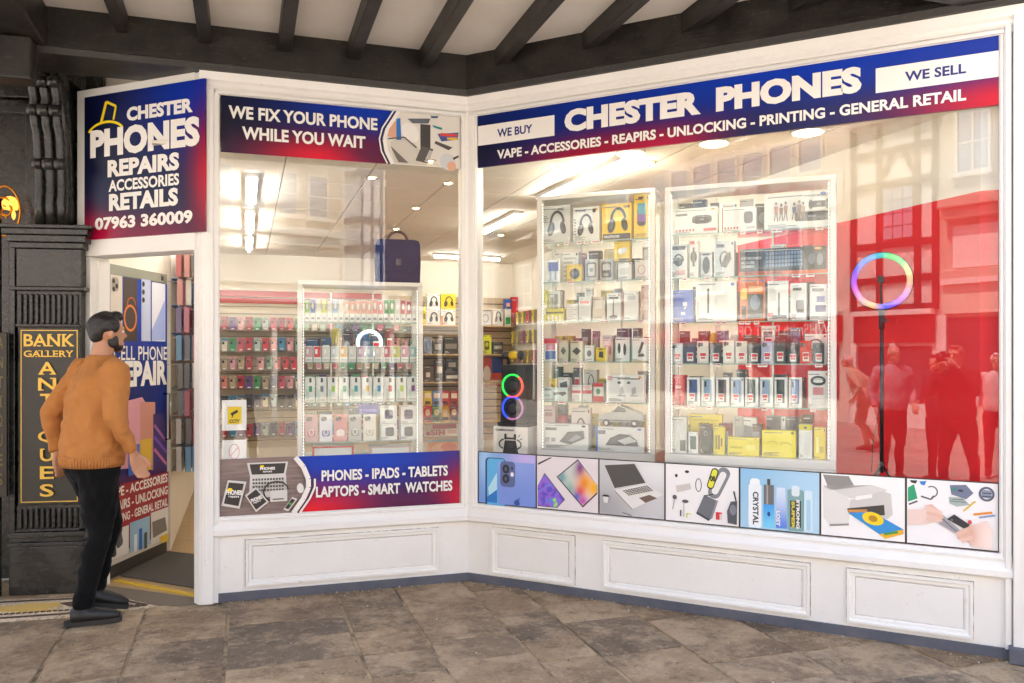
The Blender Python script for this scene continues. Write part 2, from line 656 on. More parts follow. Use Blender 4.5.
# ------------------------------------------------------------------ the ground
def build_ground():
    mb = MB()
    k = NT('street_setts')
    p = k.geo()
    v = k.n('ShaderNodeTexBrick')
    v.inputs['Scale'].default_value = 1.0
    v.inputs['Brick Width'].default_value = 0.62
    v.inputs['Row Height'].default_value = 0.42
    v.inputs['Mortar Size'].default_value = 0.012
    v.inputs['Color1'].default_value = (0.26, 0.235, 0.205, 1)
    v.inputs['Color2'].default_value = (0.36, 0.325, 0.285, 1)
    v.inputs['Mortar'].default_value = (0.10, 0.085, 0.07, 1)
    k.link(p, v.inputs['Vector'])
    n = k.noise(p, 1.3, 6, 0.6)
    k.base(k.mix(k.ramp(n, [(0.3, 0.0), (0.8, 0.5)]), v.outputs['Color'], (0.42, 0.36, 0.28)))
    k.rough(0.75)
    mb.box(-60, 60, -60, 60, -0.2, -0.035, k.m)
    return struct(mb.build('street'))
build_ground()

def build_pavement():
    mb = MB()
    a, b = FL.w(-4.5, 1.2), FL.w(-4.5, -4.2)
    # bed of mortar under the flags, open where the shop stands
    poly = [tuple(FL.w(-4.5, 1.0)[:2]), tuple(FL.w(-4.5, -4.6)[:2]), tuple(FL.w(9.0, -4.6)[:2]), tuple(FL.w(9.0, 1.0)[:2])]
    mb.prism(poly, -0.13, -0.006, MORTAR)
    pav = struct(mb.build('pavement'))
    cols = [-4.4, -3.75, -3.2, -2.45, -1.85]
    def lx(u, v):
        return FL.loc(ground(u, v))[0]
    cols += [lx(60, 640), lx(135, 640), lx(226, 640), lx(355, 640), lx(428, 640), lx(518, 640), lx(582, 640), lx(674, 640), lx(775, 640)]
    while cols[-1] < 8.5:
        cols.append(cols[-1] + R.uniform(0.5, 0.85))
    rng = random.Random(21)
    starts = {7: -0.55, 8: -0.50, 9: -0.62, 10: -0.30}
    for i in range(len(cols) - 1):
        x0, x1 = cols[i], cols[i + 1]
        y = 0.9
        first = True
        while y > -4.5:
            h = rng.choice([0.32, 0.38, 0.46, 0.55, 0.7])
            y2 = y - h
            if first and i in starts:
                y2 = starts[i]
            first = False
            g = 0.009
            q = [(x0 + g, y2 + g), (x1 - g, y2 + g), (x1 - g, y - g), (x0 + g, y - g)]
            q = [(a + rng.uniform(-.004, .004), b + rng.uniform(-.009, .009)) for a, b in q]
            wp = [tuple(FL.w(a, b)[:2]) for a, b in q]
            if (x0 + x1) / 2 > 0:
                wp = clip(wp, FL.w(0, 0.02), (-FL.ey.x, -FL.ey.y))
                if wp: wp = clip(wp, FR.w(0, 0.02), (-FR.ey.x, -FR.ey.y))
            else:
                wp = clip(wp, FD.w(0, -0.13), (-FD.ey.x, -FD.ey.y))
            y = y2
            if len(wp) < 3 or area(wp) < 0.01:
                continue
            cx = sum(p[0] for p in wp) / len(wp); cy = sum(p[1] for p in wp) / len(wp)
            m2 = MB()
            dz = rng.uniform(-0.0035, 0.004)
            loc = [(p[0] - cx, p[1] - cy) for p in wp]
            top = [(p[0] * 0.988, p[1] * 0.988) for p in loc]
            n = len(loc)
            vs = [(p[0], p[1], -0.05) for p in loc] + [(p[0], p[1], -0.004 + dz) for p in loc] + [(p[0], p[1], 0.0 + dz) for p in top]
            fs = []
            ccw = sum(loc[j][0] * loc[(j + 1) % n][1] - loc[(j + 1) % n][0] * loc[j][1] for j in range(n)) > 0
            for L in (0, 1):
                for j in range(n):
                    f = (L * n + j, L * n + (j + 1) % n, (L + 1) * n + (j + 1) % n, (L + 1) * n + j)
                    fs.append(f if ccw else f[::-1])
            t = tuple(range(2 * n, 3 * n))
            fs.append(t if ccw else t[::-1])
            m2.add(vs, fs, STONE)
            m2.build('flagstone', pav, Matrix.Translation((cx, cy, 0)))
    return pav
build_pavement()
def build_grit():
    rng = random.Random(9)
    mb = MB()
    m = [plain((.42, .33, .22), .9), plain((.16, .12, .09), .9), plain((.6, .55, .46), .8)]
    for i in range(420):
        if i < 260:
            side = rng.random() < .4
            fr = FL if side else FR
            x = rng.uniform(.05, LW - .05) if side else rng.uniform(.05, RW)
            w = fr.w(x, -.05 - abs(rng.gauss(0, .05)))
        else:
            w = FL.w(rng.uniform(-.8, 4.5), -rng.uniform(.1, 2.4))
            if (w - PC).dot(FR.ey) > -.06: continue
        r = rng.uniform(.0015, .0055)
        q = [(w.x + r * math.cos(t) * rng.uniform(.6, 1.3), w.y + r * math.sin(t) * rng.uniform(.6, 1.3)) for t in (0, 1.2, 2.4, 3.6, 4.9)]
        mb.prism(q, .001, .002 + r * .9, rng.choice(m))
    tag(mb.build('grit'), 'loose grit and crumbs of mortar along the foot of the shopfront', 'grit', kind='stuff')
build_grit()

# ------------------------------------------------------------------ shop front
front = thing('shopfront', 'white painted timber shopfront with two angled bays and panelled stall riser', 'shopfront')

PLINTH = mat_plaster('blue_grey_plinth_paint', (0.085, 0.092, 0.125), (0.13, 0.135, 0.16), 6)
def ring_moulding(mb, x0, x1, z0, z1, y, w, d, mat, inner=True):
    """picture-frame moulding standing d proud of the plane y: stepped and mitred"""
    steps = [(0.0, 0.0), (0.0, -d), (w * 0.30, -d), (w * 0.42, -d * 0.45), (w * 0.78, -d * 0.45), (w, 0.0)]
    vs = []
    for a, o in steps:
        vs += [(x0 + a, y + o, z0 + a), (x1 - a, y + o, z0 + a), (x1 - a, y + o, z1 - a), (x0 + a, y + o, z1 - a)]
    fs = []
    for i in range(len(steps) - 1):
        for k in range(4):
            fs.append((i * 4 + k, i * 4 + (k + 1) % 4, (i + 1) * 4 + (k + 1) % 4, (i + 1) * 4 + k))
    mb.add(vs, fs, mat)

def build_front():
    for side in 'LR':
        xe = RW + 0.35 if side == 'R' else None
        mb = MB(); sweep(mb, [(-0.045, 0.0), (-0.045, 0.055), (0.05, 0.055), (0.05, 0.0)], side, PLINTH, xe); mb.build('plinth', front)
        mb = MB(); sweep(mb, [(-0.03, 0.0555), (-0.03, Z_SILL - 0.03), (0.05, Z_SILL - 0.03), (0.05, 0.0555)], side, WHITE, xe)
        riser = mb.build('stall_riser', front)
        mb = MB(); sweep(mb, [(-0.055, Z_SILL - 0.0295), (-0.068, Z_SILL - 0.018), (-0.068, Z_SILL + 0.012), (-0.058, Z_SILL + 0.024), (-0.046, Z_SILL + 0.05), (-0.03, Z_PB - 0.004), (0.06, Z_PB - 0.004), (0.06, Z_SILL - 0.0295)], side, WHITE, xe); mb.build('sill', front)
        # head: moulded frieze between the sign and the beam
        mb = MB(); sweep(mb, [(-0.05, Z_ST + 0.002), (-0.05, Z_ST + 0.03), (-0.062, Z_ST + 0.04), (-0.062, Z_ST + 0.062), (-0.08, Z_ST + 0.075), (-0.095, Z_BB - 0.001), (0.06, Z_BB - 0.001), (0.06, Z_ST + 0.002)], side, WHITE, xe); mb.build('fascia_moulding', front)
        fr = FL if side == 'L' else FR
        if side == 'L':
            x0 = fr.px(219.5, 300)[0]; x1 = fr.px(460, 300)[0]
        else:
            x0 = fr.px(479, 300)[0]; x1 = fr.px(999, 300)[0]
        # frame round the glass
        mb = MB()
        for a, b in ((x0, x0 + 0.001), (x1 - 0.001, x1)):
            pass
        ring_moulding(mb, x0 - 0.03, x1 + 0.03, Z_PB - 0.03, Z_ST + 0.03, -0.03, 0.032, 0.02, WHITE)
        mb.build('window_frame', front, fr.M)
        # one big pane, sunk in the frame
        mb = MB(); mb.box(x0 - 0.012, x1 + 0.012, -0.004, 0.004, Z_PB - 0.003, Z_ST + 0.0015, GLASS)
        mb.build('window_pane', front, fr.M)
        panels = [(245.6, 438, 540.2, 586.3)] if side == 'L' else [(492.6, 575, 527, 573), (603.7, 810, 540.5, 587), (847, 973, 568, 621)]
        for u0, u1, vt, vb in panels:
            a, zt = fr.px(u0, vt, -0.03); _, zb = fr.px(u0, vb, -0.03); b, _ = fr.px(u1, vt, -0.03)
            mb = MB()
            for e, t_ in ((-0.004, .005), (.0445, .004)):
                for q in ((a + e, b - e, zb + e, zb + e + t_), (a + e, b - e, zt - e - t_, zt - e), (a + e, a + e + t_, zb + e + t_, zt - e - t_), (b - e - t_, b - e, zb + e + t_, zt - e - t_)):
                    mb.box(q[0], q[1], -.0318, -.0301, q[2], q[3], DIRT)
            ring_moulding(mb, a, b, zb, zt, -0.0302, 0.045, 0.022, AGED)
            mb.box(a + 0.046, b - 0.046, -0.036, -0.0303, zb + 0.046, zt - 0.046, WHITE, 0.003)
            mb.build('panel_moulding', riser, fr.M)
        if side == 'R':     # seam in the sill board
            for u in (575, 690, 818):
                a = fr.px(u, 525, -0.03)[0]
                mb = MB(); mb.box(a - 0.0015, a + 0.0015, -0.0302, -0.029, 0.06, Z_SILL - 0.031, AGED); mb.build('board_joint', riser, fr.M)
    # posts
    ztop = Z_BB - 0.002
    xl = FL.px(219.5, 300)[0]
    q = [FL.w(xl - 0.006, -0.045), FL.w(xl - 0.006, 0.08), FL.w(-0.03, 0.12), FD.w(DW - 0.02, -0.03), FL.w(0.0, -0.06)]
    mb = MB()
    mb.prism([tuple(p[:2]) for p in q], 0.0, ztop, WHITE)
    mb.build('corner_post', front)
    mb = MB(); mb.box(0.012, xl - 0.035, -0.072, -0.05, 0.0, Z_ST + 0.02, WHITE, 0.004)
    mb.box(0.03, xl - 0.055, -0.078, -0.071, 0.25, Z_ST - 0.05, WHITE, 0.003)
    mb.build('post_facing', front, FL.M)
    a = FL.px(460, 300)[0]; b = FR.px(479, 300)[0]
    c0 = corner(-0.045); c1 = corner(0.07)
    q = [FL.w(a + 0.006, -0.045), c0, FR.w(b - 0.006, -0.045), FR.w(b - 0.006, 0.07), c1, FL.w(a + 0.006, 0.07)]
    mb = MB(); mb.prism([tuple(p[:2]) for p in q], Z_PB - 0.003, ztop, WHITE); mb.build('corner_mullion', front)
    b = FR.px(1000, 300)[0]
    mb = MB(); mb.box(b + 0.02, RW - 0.005, -0.06, 0.07, 0.056, ztop, WHITE, 0.004)
    mb.box(RW, RW + 0.35, -0.085, 0.10, 0.06, ztop, WHITE, 0.006)
    mb.box(RW + 0.06, RW + 0.35, -0.105, -0.084, 0.2, ztop - 0.1, WHITE, 0.006)
    mb.build('end_pilaster', front, FR.M)
    mb = MB(); mb.box(RW - 0.02, RW + 0.36, -0.115, -0.046, 0.0, 0.085, PLINTH, 0.006); mb.build('pilaster_base', front, FR.M)
    # door surround
    zh = FD.px(207, 229)[1]; zt = FD.px(207, 76)[1]
    mb = MB(); mb.box(0.0, DW + 0.0, -0.05, 0.13, zh - 0.135, zh - 0.002, WHITE, 0.004); mb.build('door_head', front, FD.M)
    mb = MB(); mb.box(0.03, 0.115, -0.04, 0.12, 0.0, zh - 0.137, WHITE, 0.004); mb.box(0.115, 0.14, 0.01, 0.1, 0.0, zh - 0.16, WHITE, 0.003); mb.build('door_jamb', front, FD.M)
    mb = MB(); mb.box(0.0, DW, -0.048, 0.13, zh, zt + 0.02, WHITE, 0.004); mb.build('door_sign_backing', front, FD.M)
    return zh, zt
ZDH, ZDT = build_front()

# ------------------------------------------------------------------ timber beam, joists and plaster overhead
soffit = struct(bpy.data.objects.new('walkway_ceiling', None)); COL.objects.link(soffit)
def build_soffit():
    x_l = FL.px(-60, 50, -0.13)[0] - 0.3
    for side in 'LR':
        xe = x_l if side == 'L' else RW + 1.6
        mb = MB()
        y0 = -0.13
        sweep(mb, [(y0, Z_BB + 0.06), (y0, Z_BT + 0.04), (0.25, Z_BT + 0.04), (0.25, Z_BB + 0.06)], side, BLACKWOOD, xe)
        sweep(mb, [(y0 - 0.012, Z_BB + 0.036), (y0 - 0.012, Z_BB + 0.0595), (0.25, Z_BB + 0.0595), (0.25, Z_BB + 0.036)], side, BLACKWOOD, xe)
        sweep(mb, [(y0 + 0.012, Z_BB), (y0 - 0.004, Z_BB + 0.0355), (0.25, Z_BB + 0.0355), (0.25, Z_BB)], side, BLACKWOOD, xe)
        mb.build('bressummer_beam', soffit)
    mb = MB()
    mb.box(-5.2, 10, -2.25, 1.4, Z_BT, Z_BT + 0.05, PLASTER)
    mb.build('plaster_panel', soffit, FL.M)
    # joists run square to the left bay; feet measured in the photograph
    feet = [(122, 40), (205, 45), (285, 50), (354, 57), (425, 69), (502, 67), (590, 50), (690, 34), (800, 8)]
    xs = []
    for u, v in feet:
        fr = FL if u < 466 else FR
        lx, z = fr.px(u, v, -0.13)
        w = fr.w(lx, -0.13)
        xs.append(FL.loc(w))
    d = sum(xs[i + 1][0] - xs[i][0] for i in range(3)) / 3
    xs = [(xs[0][0] - d * 3, 0), (xs[0][0] - 2 * d, -0.1), (xs[0][0] - d, -0.1)] + xs
    xs += [(xs[-1][0] + d * k, xs[-1][1] - d * k) for k in range(1, 5)]
    rng = random.Random(3)
    for x, y in xs:
        mb = MB()
        w = 0.075 + rng.uniform(-0.006, 0.008)
        mb.box(-w / 2, w / 2, -2.24, y + 0.12, Z_BT - 0.115 + rng.uniform(-.008, .008), Z_BT + 0.01, BLACKWOOD, 0.008)
        mb.build('joist', soffit, FL.M @ Matrix.Translation((x, 0, 0)))
    mb = MB(); mb.box(-5.2, 10, -2.45, -2.255, Z_BT - 0.25, Z_BT + 0.2, BLACKWOOD, 0.01); mb.build('outer_beam', soffit, FL.M)
build_soffit()

# unseen storey above walkway and shop, put in to keep the sun off
def build_upper():
    o = thing('upper_storey', 'unseen plastered jettied storey over the walkway and shop, put in to block the sun', 'building')
    k = mat_plaster('upper_wall_plaster', (0.6, 0.56, 0.48), (0.5, 0.46, 0.4))
    mb = MB()
    mb.box(-6.0, 10.5, -2.4, 9.0, Z_BT + 0.22, 5.2, k)
    mb.build('wall', o, FL.M)
    mb = MB()
    mb.xprism([(-2.6, 5.2), (4.0, 7.2), (9.1, 5.2)], -6.2, 10.7, plain('#4a4440', 0.8)); mb.build('roof', o, FL.M)
    for x in (-5.0, 9.6):
        mb = MB(); mb.box(x - 0.13, x + 0.13, -2.45, -2.2, -0.03, Z_BT - 0.25, BLACKWOOD, 0.015); mb.build('post', o, FL.M)
build_upper()

# ------------------------------------------------------------------ inside the shop: floor, walls, ceiling
def mat_lino():
    k = NT('shop_vinyl_floor')
    p = k.geo()
    n = k.noise(k.mapping(p, (2, 12, 1), rot=(0, 0, 0.3)), 2, 6, 0.65)
    k.base(k.ramp(n, [(0.3, (0.30, 0.20, 0.10)), (0.55, (0.43, 0.30, 0.15)), (0.75, (0.36, 0.24, 0.12))]))
    k.rough(0.35)
    return k.m
CREAM = mat_plaster('cream_wall_paint', (0.80, 0.76, 0.67), (0.76, 0.71, 0.62), 1.2)
REDPAINT = mat_plaster('red_wall_paint', (0.78, 0.015, 0.022), (0.74, 0.012, 0.018), 1.0)
def build_inside():
    ri = -(RWALL - LW) * math.tan(A_L - A_R)          # where the right wall meets the right bay
    pts = [FD.w(0.0, 0.06), FD.w(DW, 0.06), FL.w(0.05, 0.06), corner(0.06), FL.w(RWALL, ri + 0.15), FL.w(RWALL, BK), FL.w(LWALL - 0.1, BK), FL.w(LWALL - 0.1, 1.5)]
    mb = MB(); mb.prism([tuple(p[:2]) for p in pts], -0.12, 0.004, mat_lino()); struct(mb.build('shop_floor'))
    mb = MB()
    mb.box(LWALL - 0.6, RWALL + 0.2, BK, BK + 0.12, 0, Z_CEIL + 0.02, CREAM)
    bw = struct(mb.build('shop_back_wall', None, FL.M))
    # slatted display panels on the back wall: the boards are too fine to pick apart at this distance
    SL = plain((0.66, 0.58, 0.44), 0.5)
    mb = MB()
    z = 0.35
    while z < 2.30:
        mb.box(LWALL + 0.02, 2.2, BK - 0.02, BK - 0.002, z, z + 0.088, SL); z += 0.1
    mb.box(LWALL + 0.02, 2.2, BK - 0.008, BK - 0.001, 0.35, 2.30, plain((0.25, 0.2, 0.14), 0.7))
    tag(mb.build('slat_board', bw, None), kind='stuff')
    mb = MB()
    z = 0.35
    SL2 = plain((0.50, 0.38, 0.24), 0.5)
    while z < 2.36:
        mb.box(2.21, RWALL - 0.02, BK - 0.02, BK - 0.002, z, z + 0.085, SL2); z += 0.1
    mb.box(2.21, RWALL - 0.02, BK - 0.008, BK - 0.001, 0.35, 2.36, plain((0.07, 0.05, 0.035), 0.7))
    tag(mb.build('slat_board', bw, None), kind='stuff')
    # two red bands
    for va, vb in ((291, 296.8), (298.2, 303.5)):
        z1 = FL.px(258, va, BK - 0.03)[1]; z0 = FL.px(258, vb, BK - 0.03)[1]
        mb = MB(); mb.box(LWALL + 0.02, 2.1, BK - 0.035, BK - 0.021, z0, z1, plain('#b8161b', 0.4)); mb.build('red_band', bw)
    mb = MB(); mb.box(LWALL - 0.1, LWALL, 1.55, BK, 0, Z_CEIL + 0.02, CREAM)
    lw_ = struct(mb.build('shop_left_wall', None, FL.M))
    a = FD.w(0.05, 0.14); b = FL.w(LWALL - 0.02, 1.6)
    d = (b - a); L = d.length
    mb = MB(); mb.box(-0.05, L, 0.0, 0.1, 0, Z_CEIL + 0.02, CREAM); struct(mb.build('lobby_wall', None, frame(a, math.atan2(d.y, d.x))))
    zr = 2.47
    def wall_plan(y0, y1, x=RWALL, th=.12):
        q = [tuple(FL.w(a, b)[:2]) for a, b in ((x, y0), (x + th, y0), (x + th, y1), (x, y1))]
        return clip(q, FR.w(0, 0.072), FR.ey[:2])
    mb = MB()
    mb.prism(wall_plan(ri - 1, BK + .12), zr + .001, Z_CEIL + .02, CREAM)
    mb.prism(wall_plan(ri + 2.4, BK + .12), 0, zr, CREAM)
    rw = struct(mb.build('shop_right_wall'))
    mb = MB(); mb.prism(wall_plan(ri - 1, ri + 2.395, RWALL - .004, .12), 0, zr, REDPAINT); mb.build('red_panel', rw)
    # suspended ceiling: grid and tiles
    pc = [FD.w(0.0, 0.14), FL.w(-0.02, 0.12), FL.w(0.08, 0.07), corner(0.07), FL.w(RWALL, ri + 0.2), FL.w(RWALL, BK), FL.w(LWALL - 0.1, BK), FL.w(LWALL - 0.1, 1.5)]
    mb = MB(); mb.prism([tuple(p[:2]) for p in pc], Z_CEIL + 0.012, Z_CEIL + 0.05, plain((0.42, 0.38, 0.32), 0.8)); ce = struct(mb.build('shop_ceiling'))
    TILE = mat_plaster('ceiling_tile', (0.80, 0.75, 0.66), (0.75, 0.70, 0.61), 8)
    gx = [LW - 0.62 * k for k in range(4, 0, -1)] + [LW + 0.62 * k for k in range(0, 5)]
    gy = [BK - 0.62 * k for k in range(0, 15)]
    for i in range(len(gx)):
        x0 = gx[i]; x1 = min(gx[i] + 0.62, RWALL)
        if i == 0: x0 = LWALL
        for y1 in gy:
            y0 = y1 - 0.62
            g = 0.005
            q = [(x0 + g, y0 + g), (x1 - g, y0 + g), (x1 - g, y1 - g), (x0 + g, y1 - g)]
            wp = [tuple(FL.w(a, b)[:2]) for a, b in q]
            if x0 >= LW - 0.01:
                wp = clip(wp, FR.w(0, 0.09), FR.ey[:2])
            else:
                wp = clip(wp, FL.w(0, 0.09), FL.ey[:2])
            if len(wp) < 3 or area(wp) < 0.02: continue
            cx = sum(p[0] for p in wp) / len(wp); cy = sum(p[1] for p in wp) / len(wp)
            m2 = MB(); m2.prism([(p[0] - cx, p[1] - cy) for p in wp], -0.006, 0.014, TILE)
            m2.build('ceiling_tile', ce, Matrix.Translation((cx, cy, Z_CEIL)))
    # bulkhead round the front edge of the ceiling, above the signs
    for side in 'LR':
        mb = MB(); sweep(mb, [(0.065, Z_CEIL - 0.0), (0.065, Z_BT), (0.085, Z_BT), (0.085, Z_CEIL - 0.0)], side, CREAM, None if side == 'L' else RW - 0.1)
        struct(mb.build('bulkhead'))
    mb = MB(); mb.box(0.0, DW - 0.02, 0.14, 0.16, ZDH - 0.1, Z_BT, CREAM); struct(mb.build('bulkhead', None, FD.M))
build_inside()

# lights on the shop ceiling
def ceiling_point(u, v, z=None):
    z = z or Z_CEIL
    d = (z - H) * F / (HZ - v)
    return Vector(((u - 512) / F * d, d, z))
def build_lights():
    TUBE = plain((1.0, 0.955, 0.87), 0.4, emit=17.0)
    BODY = plain((0.75, 0.73, 0.7), 0.4)
    runs = [((252, 172), (251, 200), 'strip light nearest the glass, first of the left row'), ((250, 208), (249.5, 229), 'second strip light of the left row above the case wall'), ((249.3, 234), (249, 247), 'far strip light at the end of the left row'),
            ((626, 155), (540, 195), 'strip light of the right row, lengthened towards the sign for more light'), ((519, 210), (484, 228), 'second strip light of the right row, towards the back wall'),  # first one lengthened at its near end to brighten the red wall
            ((434, 252.5), (500, 256), 'strip light lying crosswise near the back wall')]
    for (a, b, lab) in runs:
        p, q = ceiling_point(*a), ceiling_point(*b)
        d = q - p; L = d.length
        M = frame((p + q) / 2, math.atan2(d.y, d.x), Z_CEIL)
        o = thing('strip_light', 'white ' + lab, 'light', M, 'strip lights on the shop ceiling')
        mb = MB(); mb.box(-L / 2, L / 2, -0.045, 0.045, -0.036, -0.006, BODY, 0.004); mb.build('housing', o)
        mb = MB(); mb.lathe([(0.015, -L / 2 + .01), (0.015, L / 2 - .01)], (0, 0, -0.053), TUBE, 10, 'x'); mb.build('tube', o)
    WARM = plain((1.0, 0.72, 0.36), 0.4, emit=24.0)
    CHR = plain((0.8, 0.7, 0.5), 0.25, 0.9)
    names = ['nearest the mullion', 'beside the wide sign', 'over the blue bag', 'left of the blue bag', 'farthest back, above the middle shelves', 'right of the phone banner', 'near the back corner']
    for i, (u, v) in enumerate([(448, 182), (650, 161), (416, 207), (372, 176.5), (396, 228), (430, 160), (501, 234)]):
        p = ceiling_point(u, v)
        o = thing('downlight', 'small round recessed ceiling spot glowing warm, ' + names[i], 'light', Matrix.Translation(p), 'round ceiling spots')
        mb = MB(); mb.lathe([(0.030, -0.007), (0.045, -0.014), (0.048, -0.006)], (0, 0, 0), CHR, 16); mb.build('bezel', o, None, True)
        mb = MB(); mb.lathe([(0.028, -0.012), (0.001, -0.020)], (0, 0, 0), WARM, 12); mb.build('lamp', o)
build_lights()
def build_round_lamps():
    GLOW = plain((1.0, .78, .46), .4, emit=3.2)
    RIM = plain((.78, .72, .6), .4)
    for u, v, lab in ((631, 151, 'below the word REPAIRS'), (714, 140.5, 'below the word UNLOCKING'), (808, 127, 'below the word PRINTING')):
        p = FR.w(FR.px(u, v, .195)[0], .195, Z_CEIL)
        o = thing('round_ceiling_lamp', 'broad round warm ceiling lamp half hidden by the wide sign, ' + lab, 'light', Matrix.Translation(p), 'round ceiling lamps behind the wide sign')
        mb = MB(); mb.lathe([(.10, -.006), (.10, -.022), (.092, -.024)], (0, 0, 0), RIM, 24); mb.build('rim', o, None, True)
        mb = MB(); mb.lathe([(.090, -.0245), (.07, -.032), (.03, -.036), (.001, -.037)], (0, 0, 0), GLOW, 24); mb.build('diffuser', o, None, True)
build_round_lamps()

# ------------------------------------------------------------------ printed signs
INK_W = plain('#efece8', 0.45)
INK_NAVY = plain('#1b2a78', 0.45)
YEL = plain('#f5d90a', 0.45)
def sheet(fr, name, label, cat, x0, x1, z0, z1, mat, y0=-0.012, th=0.006, items=None, group=None, edge=None):
    """thin printed board lying on a plane; origin at its lower left corner"""
    mb = MB()
    mb.box(0, x1 - x0, y0, y0 + th, 0, z1 - z0, mat)
    o = mb.build(name, None, fr.M @ Matrix.Translation((x0, 0, z0)))
    tag(o, label, cat, group)
    if items:
        m2 = MB(); m2.art(0, x1 - x0, 0, z1 - z0, y0, items)
        m2.build('print', o)
    return o

def build_signs():
    # 1. wide sign over the right bay
    x0 = FR.px(479.5, 140)[0]; x1 = FR.px(998.5, 60)[0]
    g = blobs('brand_gradient_wide', '#06267e', [(0.0, 0.35, 0.16, 0.9, '#0c1030'), (0.30, -0.08, 0.13, 0.30, '#d8102e'), (0.44, -0.02, 0.15, 0.30, '#b8123c'), (0.62, 0.05, 0.14, 0.5, '#16174a'), (0.80, 0.15, 0.15, 0.4, '#0c1c58'), (1.05, 0.08, 0.15, 0.30, '#dc1228'), (0.70, 1.0, 0.40, 0.45, '#0434ac')], 0.35)
    def U(u): return (FR.px(u, 100)[0] - x0) / (x1 - x0)
    items = [('r', .334, 0.0, .3346, 1.0, plain('#0a0e30', .6)), ('r', .667, 0.0, .6676, 1.0, plain('#0a0e30', .6)), ('r', 0.0, 0.42, U(556), 0.80, INK_W), ('t', 'WE BUY', U(499), 0.53, U(534), 0.69, INK_NAVY, 0.03),
             ('t', 'CHESTER', U(566), 0.445, U(702), 0.86, INK_W, 0.06), ('t', 'PHONES', U(717), 0.445, U(862), 0.86, INK_W, 0.06),
             ('r', U(876), 0.40, 1.0, 0.78, INK_W), ('t', 'WE SELL', U(905), 0.515, U(966), 0.665, INK_NAVY, 0.03),
             ('t', 'VAPE - ACCESSORIES - REAPIRS - UNLOCKING - PRINTING - GENERAL RETAIL', U(499), 0.115, U(966), 0.29, INK_W, 0.035)]
    sheet(FR, 'fascia_sign', 'wide blue and red shop sign reading CHESTER PHONES over the right bay', 'sign', x0, x1, Z_SB, Z_ST, g, -0.024, 0.019, items)

    # 2. banner at the top of the left bay
    x0 = FL.px(221, 140)[0]; x1 = FL.px(460, 140)[0]
    W, Hh = x1 - x0, 0.365
    def U(u): return (FL.px(u, 130)[0] - x0) / W
    g = blobs('brand_gradient_repair', '#0c1648', [(0.0, 0.6, 0.25, 0.8, '#0b0b22'), (0.58, 1.0, 0.28, 0.55, '#0634a8'), (0.42, 0.0, 0.22, 0.32, '#e01030'), (0.62, 0.15, 0.15, 0.3, '#5a1840')], 0.35)
    cv = [(U(398), 1.0), (U(393), 0.84), (U(387), 0.66), (U(384), 0.45), (U(386), 0.22), (U(392), 0.0)]
    SKIN = plain('#d9a58a', 0.6); GREY = plain('#b9b6b0', 0.5); DK = plain('#3a3836', 0.5); BENCH = plain('#dcd8d0', 0.5)
    items = [('p', cv[::1] + [(1.0, 0.0), (1.0, 1.0)], BENCH),
             ('p', [(U(390), .42), (U(405), .58), (U(420), .3), (U(440), .02), (U(394), .02)], plain('#c9c4bb')),
             ('p', [(U(387), .52), (U(398), .48), (U(399), .80), (U(391), .82)], SKIN), ('p', [(U(396), .46), (U(401), .47), (U(400), .88), (U(396), .86)], plain('#1d6fc0')),
             ('e', U(410), .62, .035, .2, plain('#e8e6e2'), 0.6),
             ('p', [(U(420), .30), (U(430), .30), (U(430), .80), (U(420), .80)], DK), ('p', [(U(415), .10), (U(427), .06), (U(433), .34), (U(421), .38)], plain('#55504c')), ('p', [(U(424), .10), (U(427), .08), (U(432), .30), (U(429), .32)], GREY),
             ('p', [(U(407), .88), (U(430), .92), (U(428), .82), (U(412), .80)], plain('#5b616c')), ('p', [(U(430), .97), (U(438), .98), (U(437), .94), (U(431), .93)], plain('#33506a')),
             ('p', [(U(432), .80), (U(442), .76), (U(441), .72), (U(433), .76)], plain('#1f8a8f')),
             ('p', [(U(437), .64), (U(458), .70), (U(457), .56), (U(441), .50)], plain('#3f4f8f')), ('p', [(U(440), .66), (U(457), .66), (U(456), .62), (U(440), .60)], plain('#d43a2a')), ('p', [(U(446), .58), (U(457), .60), (U(456), .55), (U(447), .54)], plain('#e3b51f')),
             ('p', [(U(435), .50), (U(452), .40), (U(448), .34), (U(434), .45)], plain('#4b4845')),
             ('e', U(447), .12, .035, .16, plain('#c8cbd0'), 0.4), ('e', U(451), .04, .02, .09, SKIN),
             ('p', [(U(452), .20), (U(458), .26), (U(458), .22), (U(453), .16)], DK), ('l', [(U(388), .47), (U(404), .52), (U(416), .34)], 0.006, plain('#5f5a55')),
             ('p', [(U(390), .34), (U(402), .14), (U(408), .04), (U(398), .04)], plain('#6a625b')),
             ('l', cv, 0.016, INK_W), ('l', [(a - .012, b) for a, b in cv], 0.006, plain('#14204f')), ('l', [(a - .022, b) for a, b in cv], 0.006, INK_W),
             ('t', 'WE FIX YOUR PHONE', U(228.5), .60, U(377), .83, INK_W, 0.035), ('t', 'WHILE YOU WAIT', U(242), .245, U(365), .475, INK_W, 0.035)]
    sheet(FL, 'repair_banner', 'blue and red window banner reading WE FIX YOUR PHONE WHILE YOU WAIT', 'banner', x0, x1, Z_ST - Hh, Z_ST, g, -0.012, 0.006, items)

    # 3. banner at the foot of the left bay
    x0 = FL.px(219.5, 480)[0]; x1 = FL.px(459, 480)[0]; W = x1 - x0
    def U(u): return (FL.px(u, 480)[0] - x0) / W
    g = blobs('brand_gradient_low', '#14206a', [(0.30, 0.0, 0.30, 0.45, '#ee1a22'), (0.55, 0.9, 0.55, 0.45, '#053cb8'), (1.05, 0.15, 0.14, 0.5, '#d8143a'), (0.75, 0.0, 0.16, 0.3, '#5a1f4a')], 0.35)
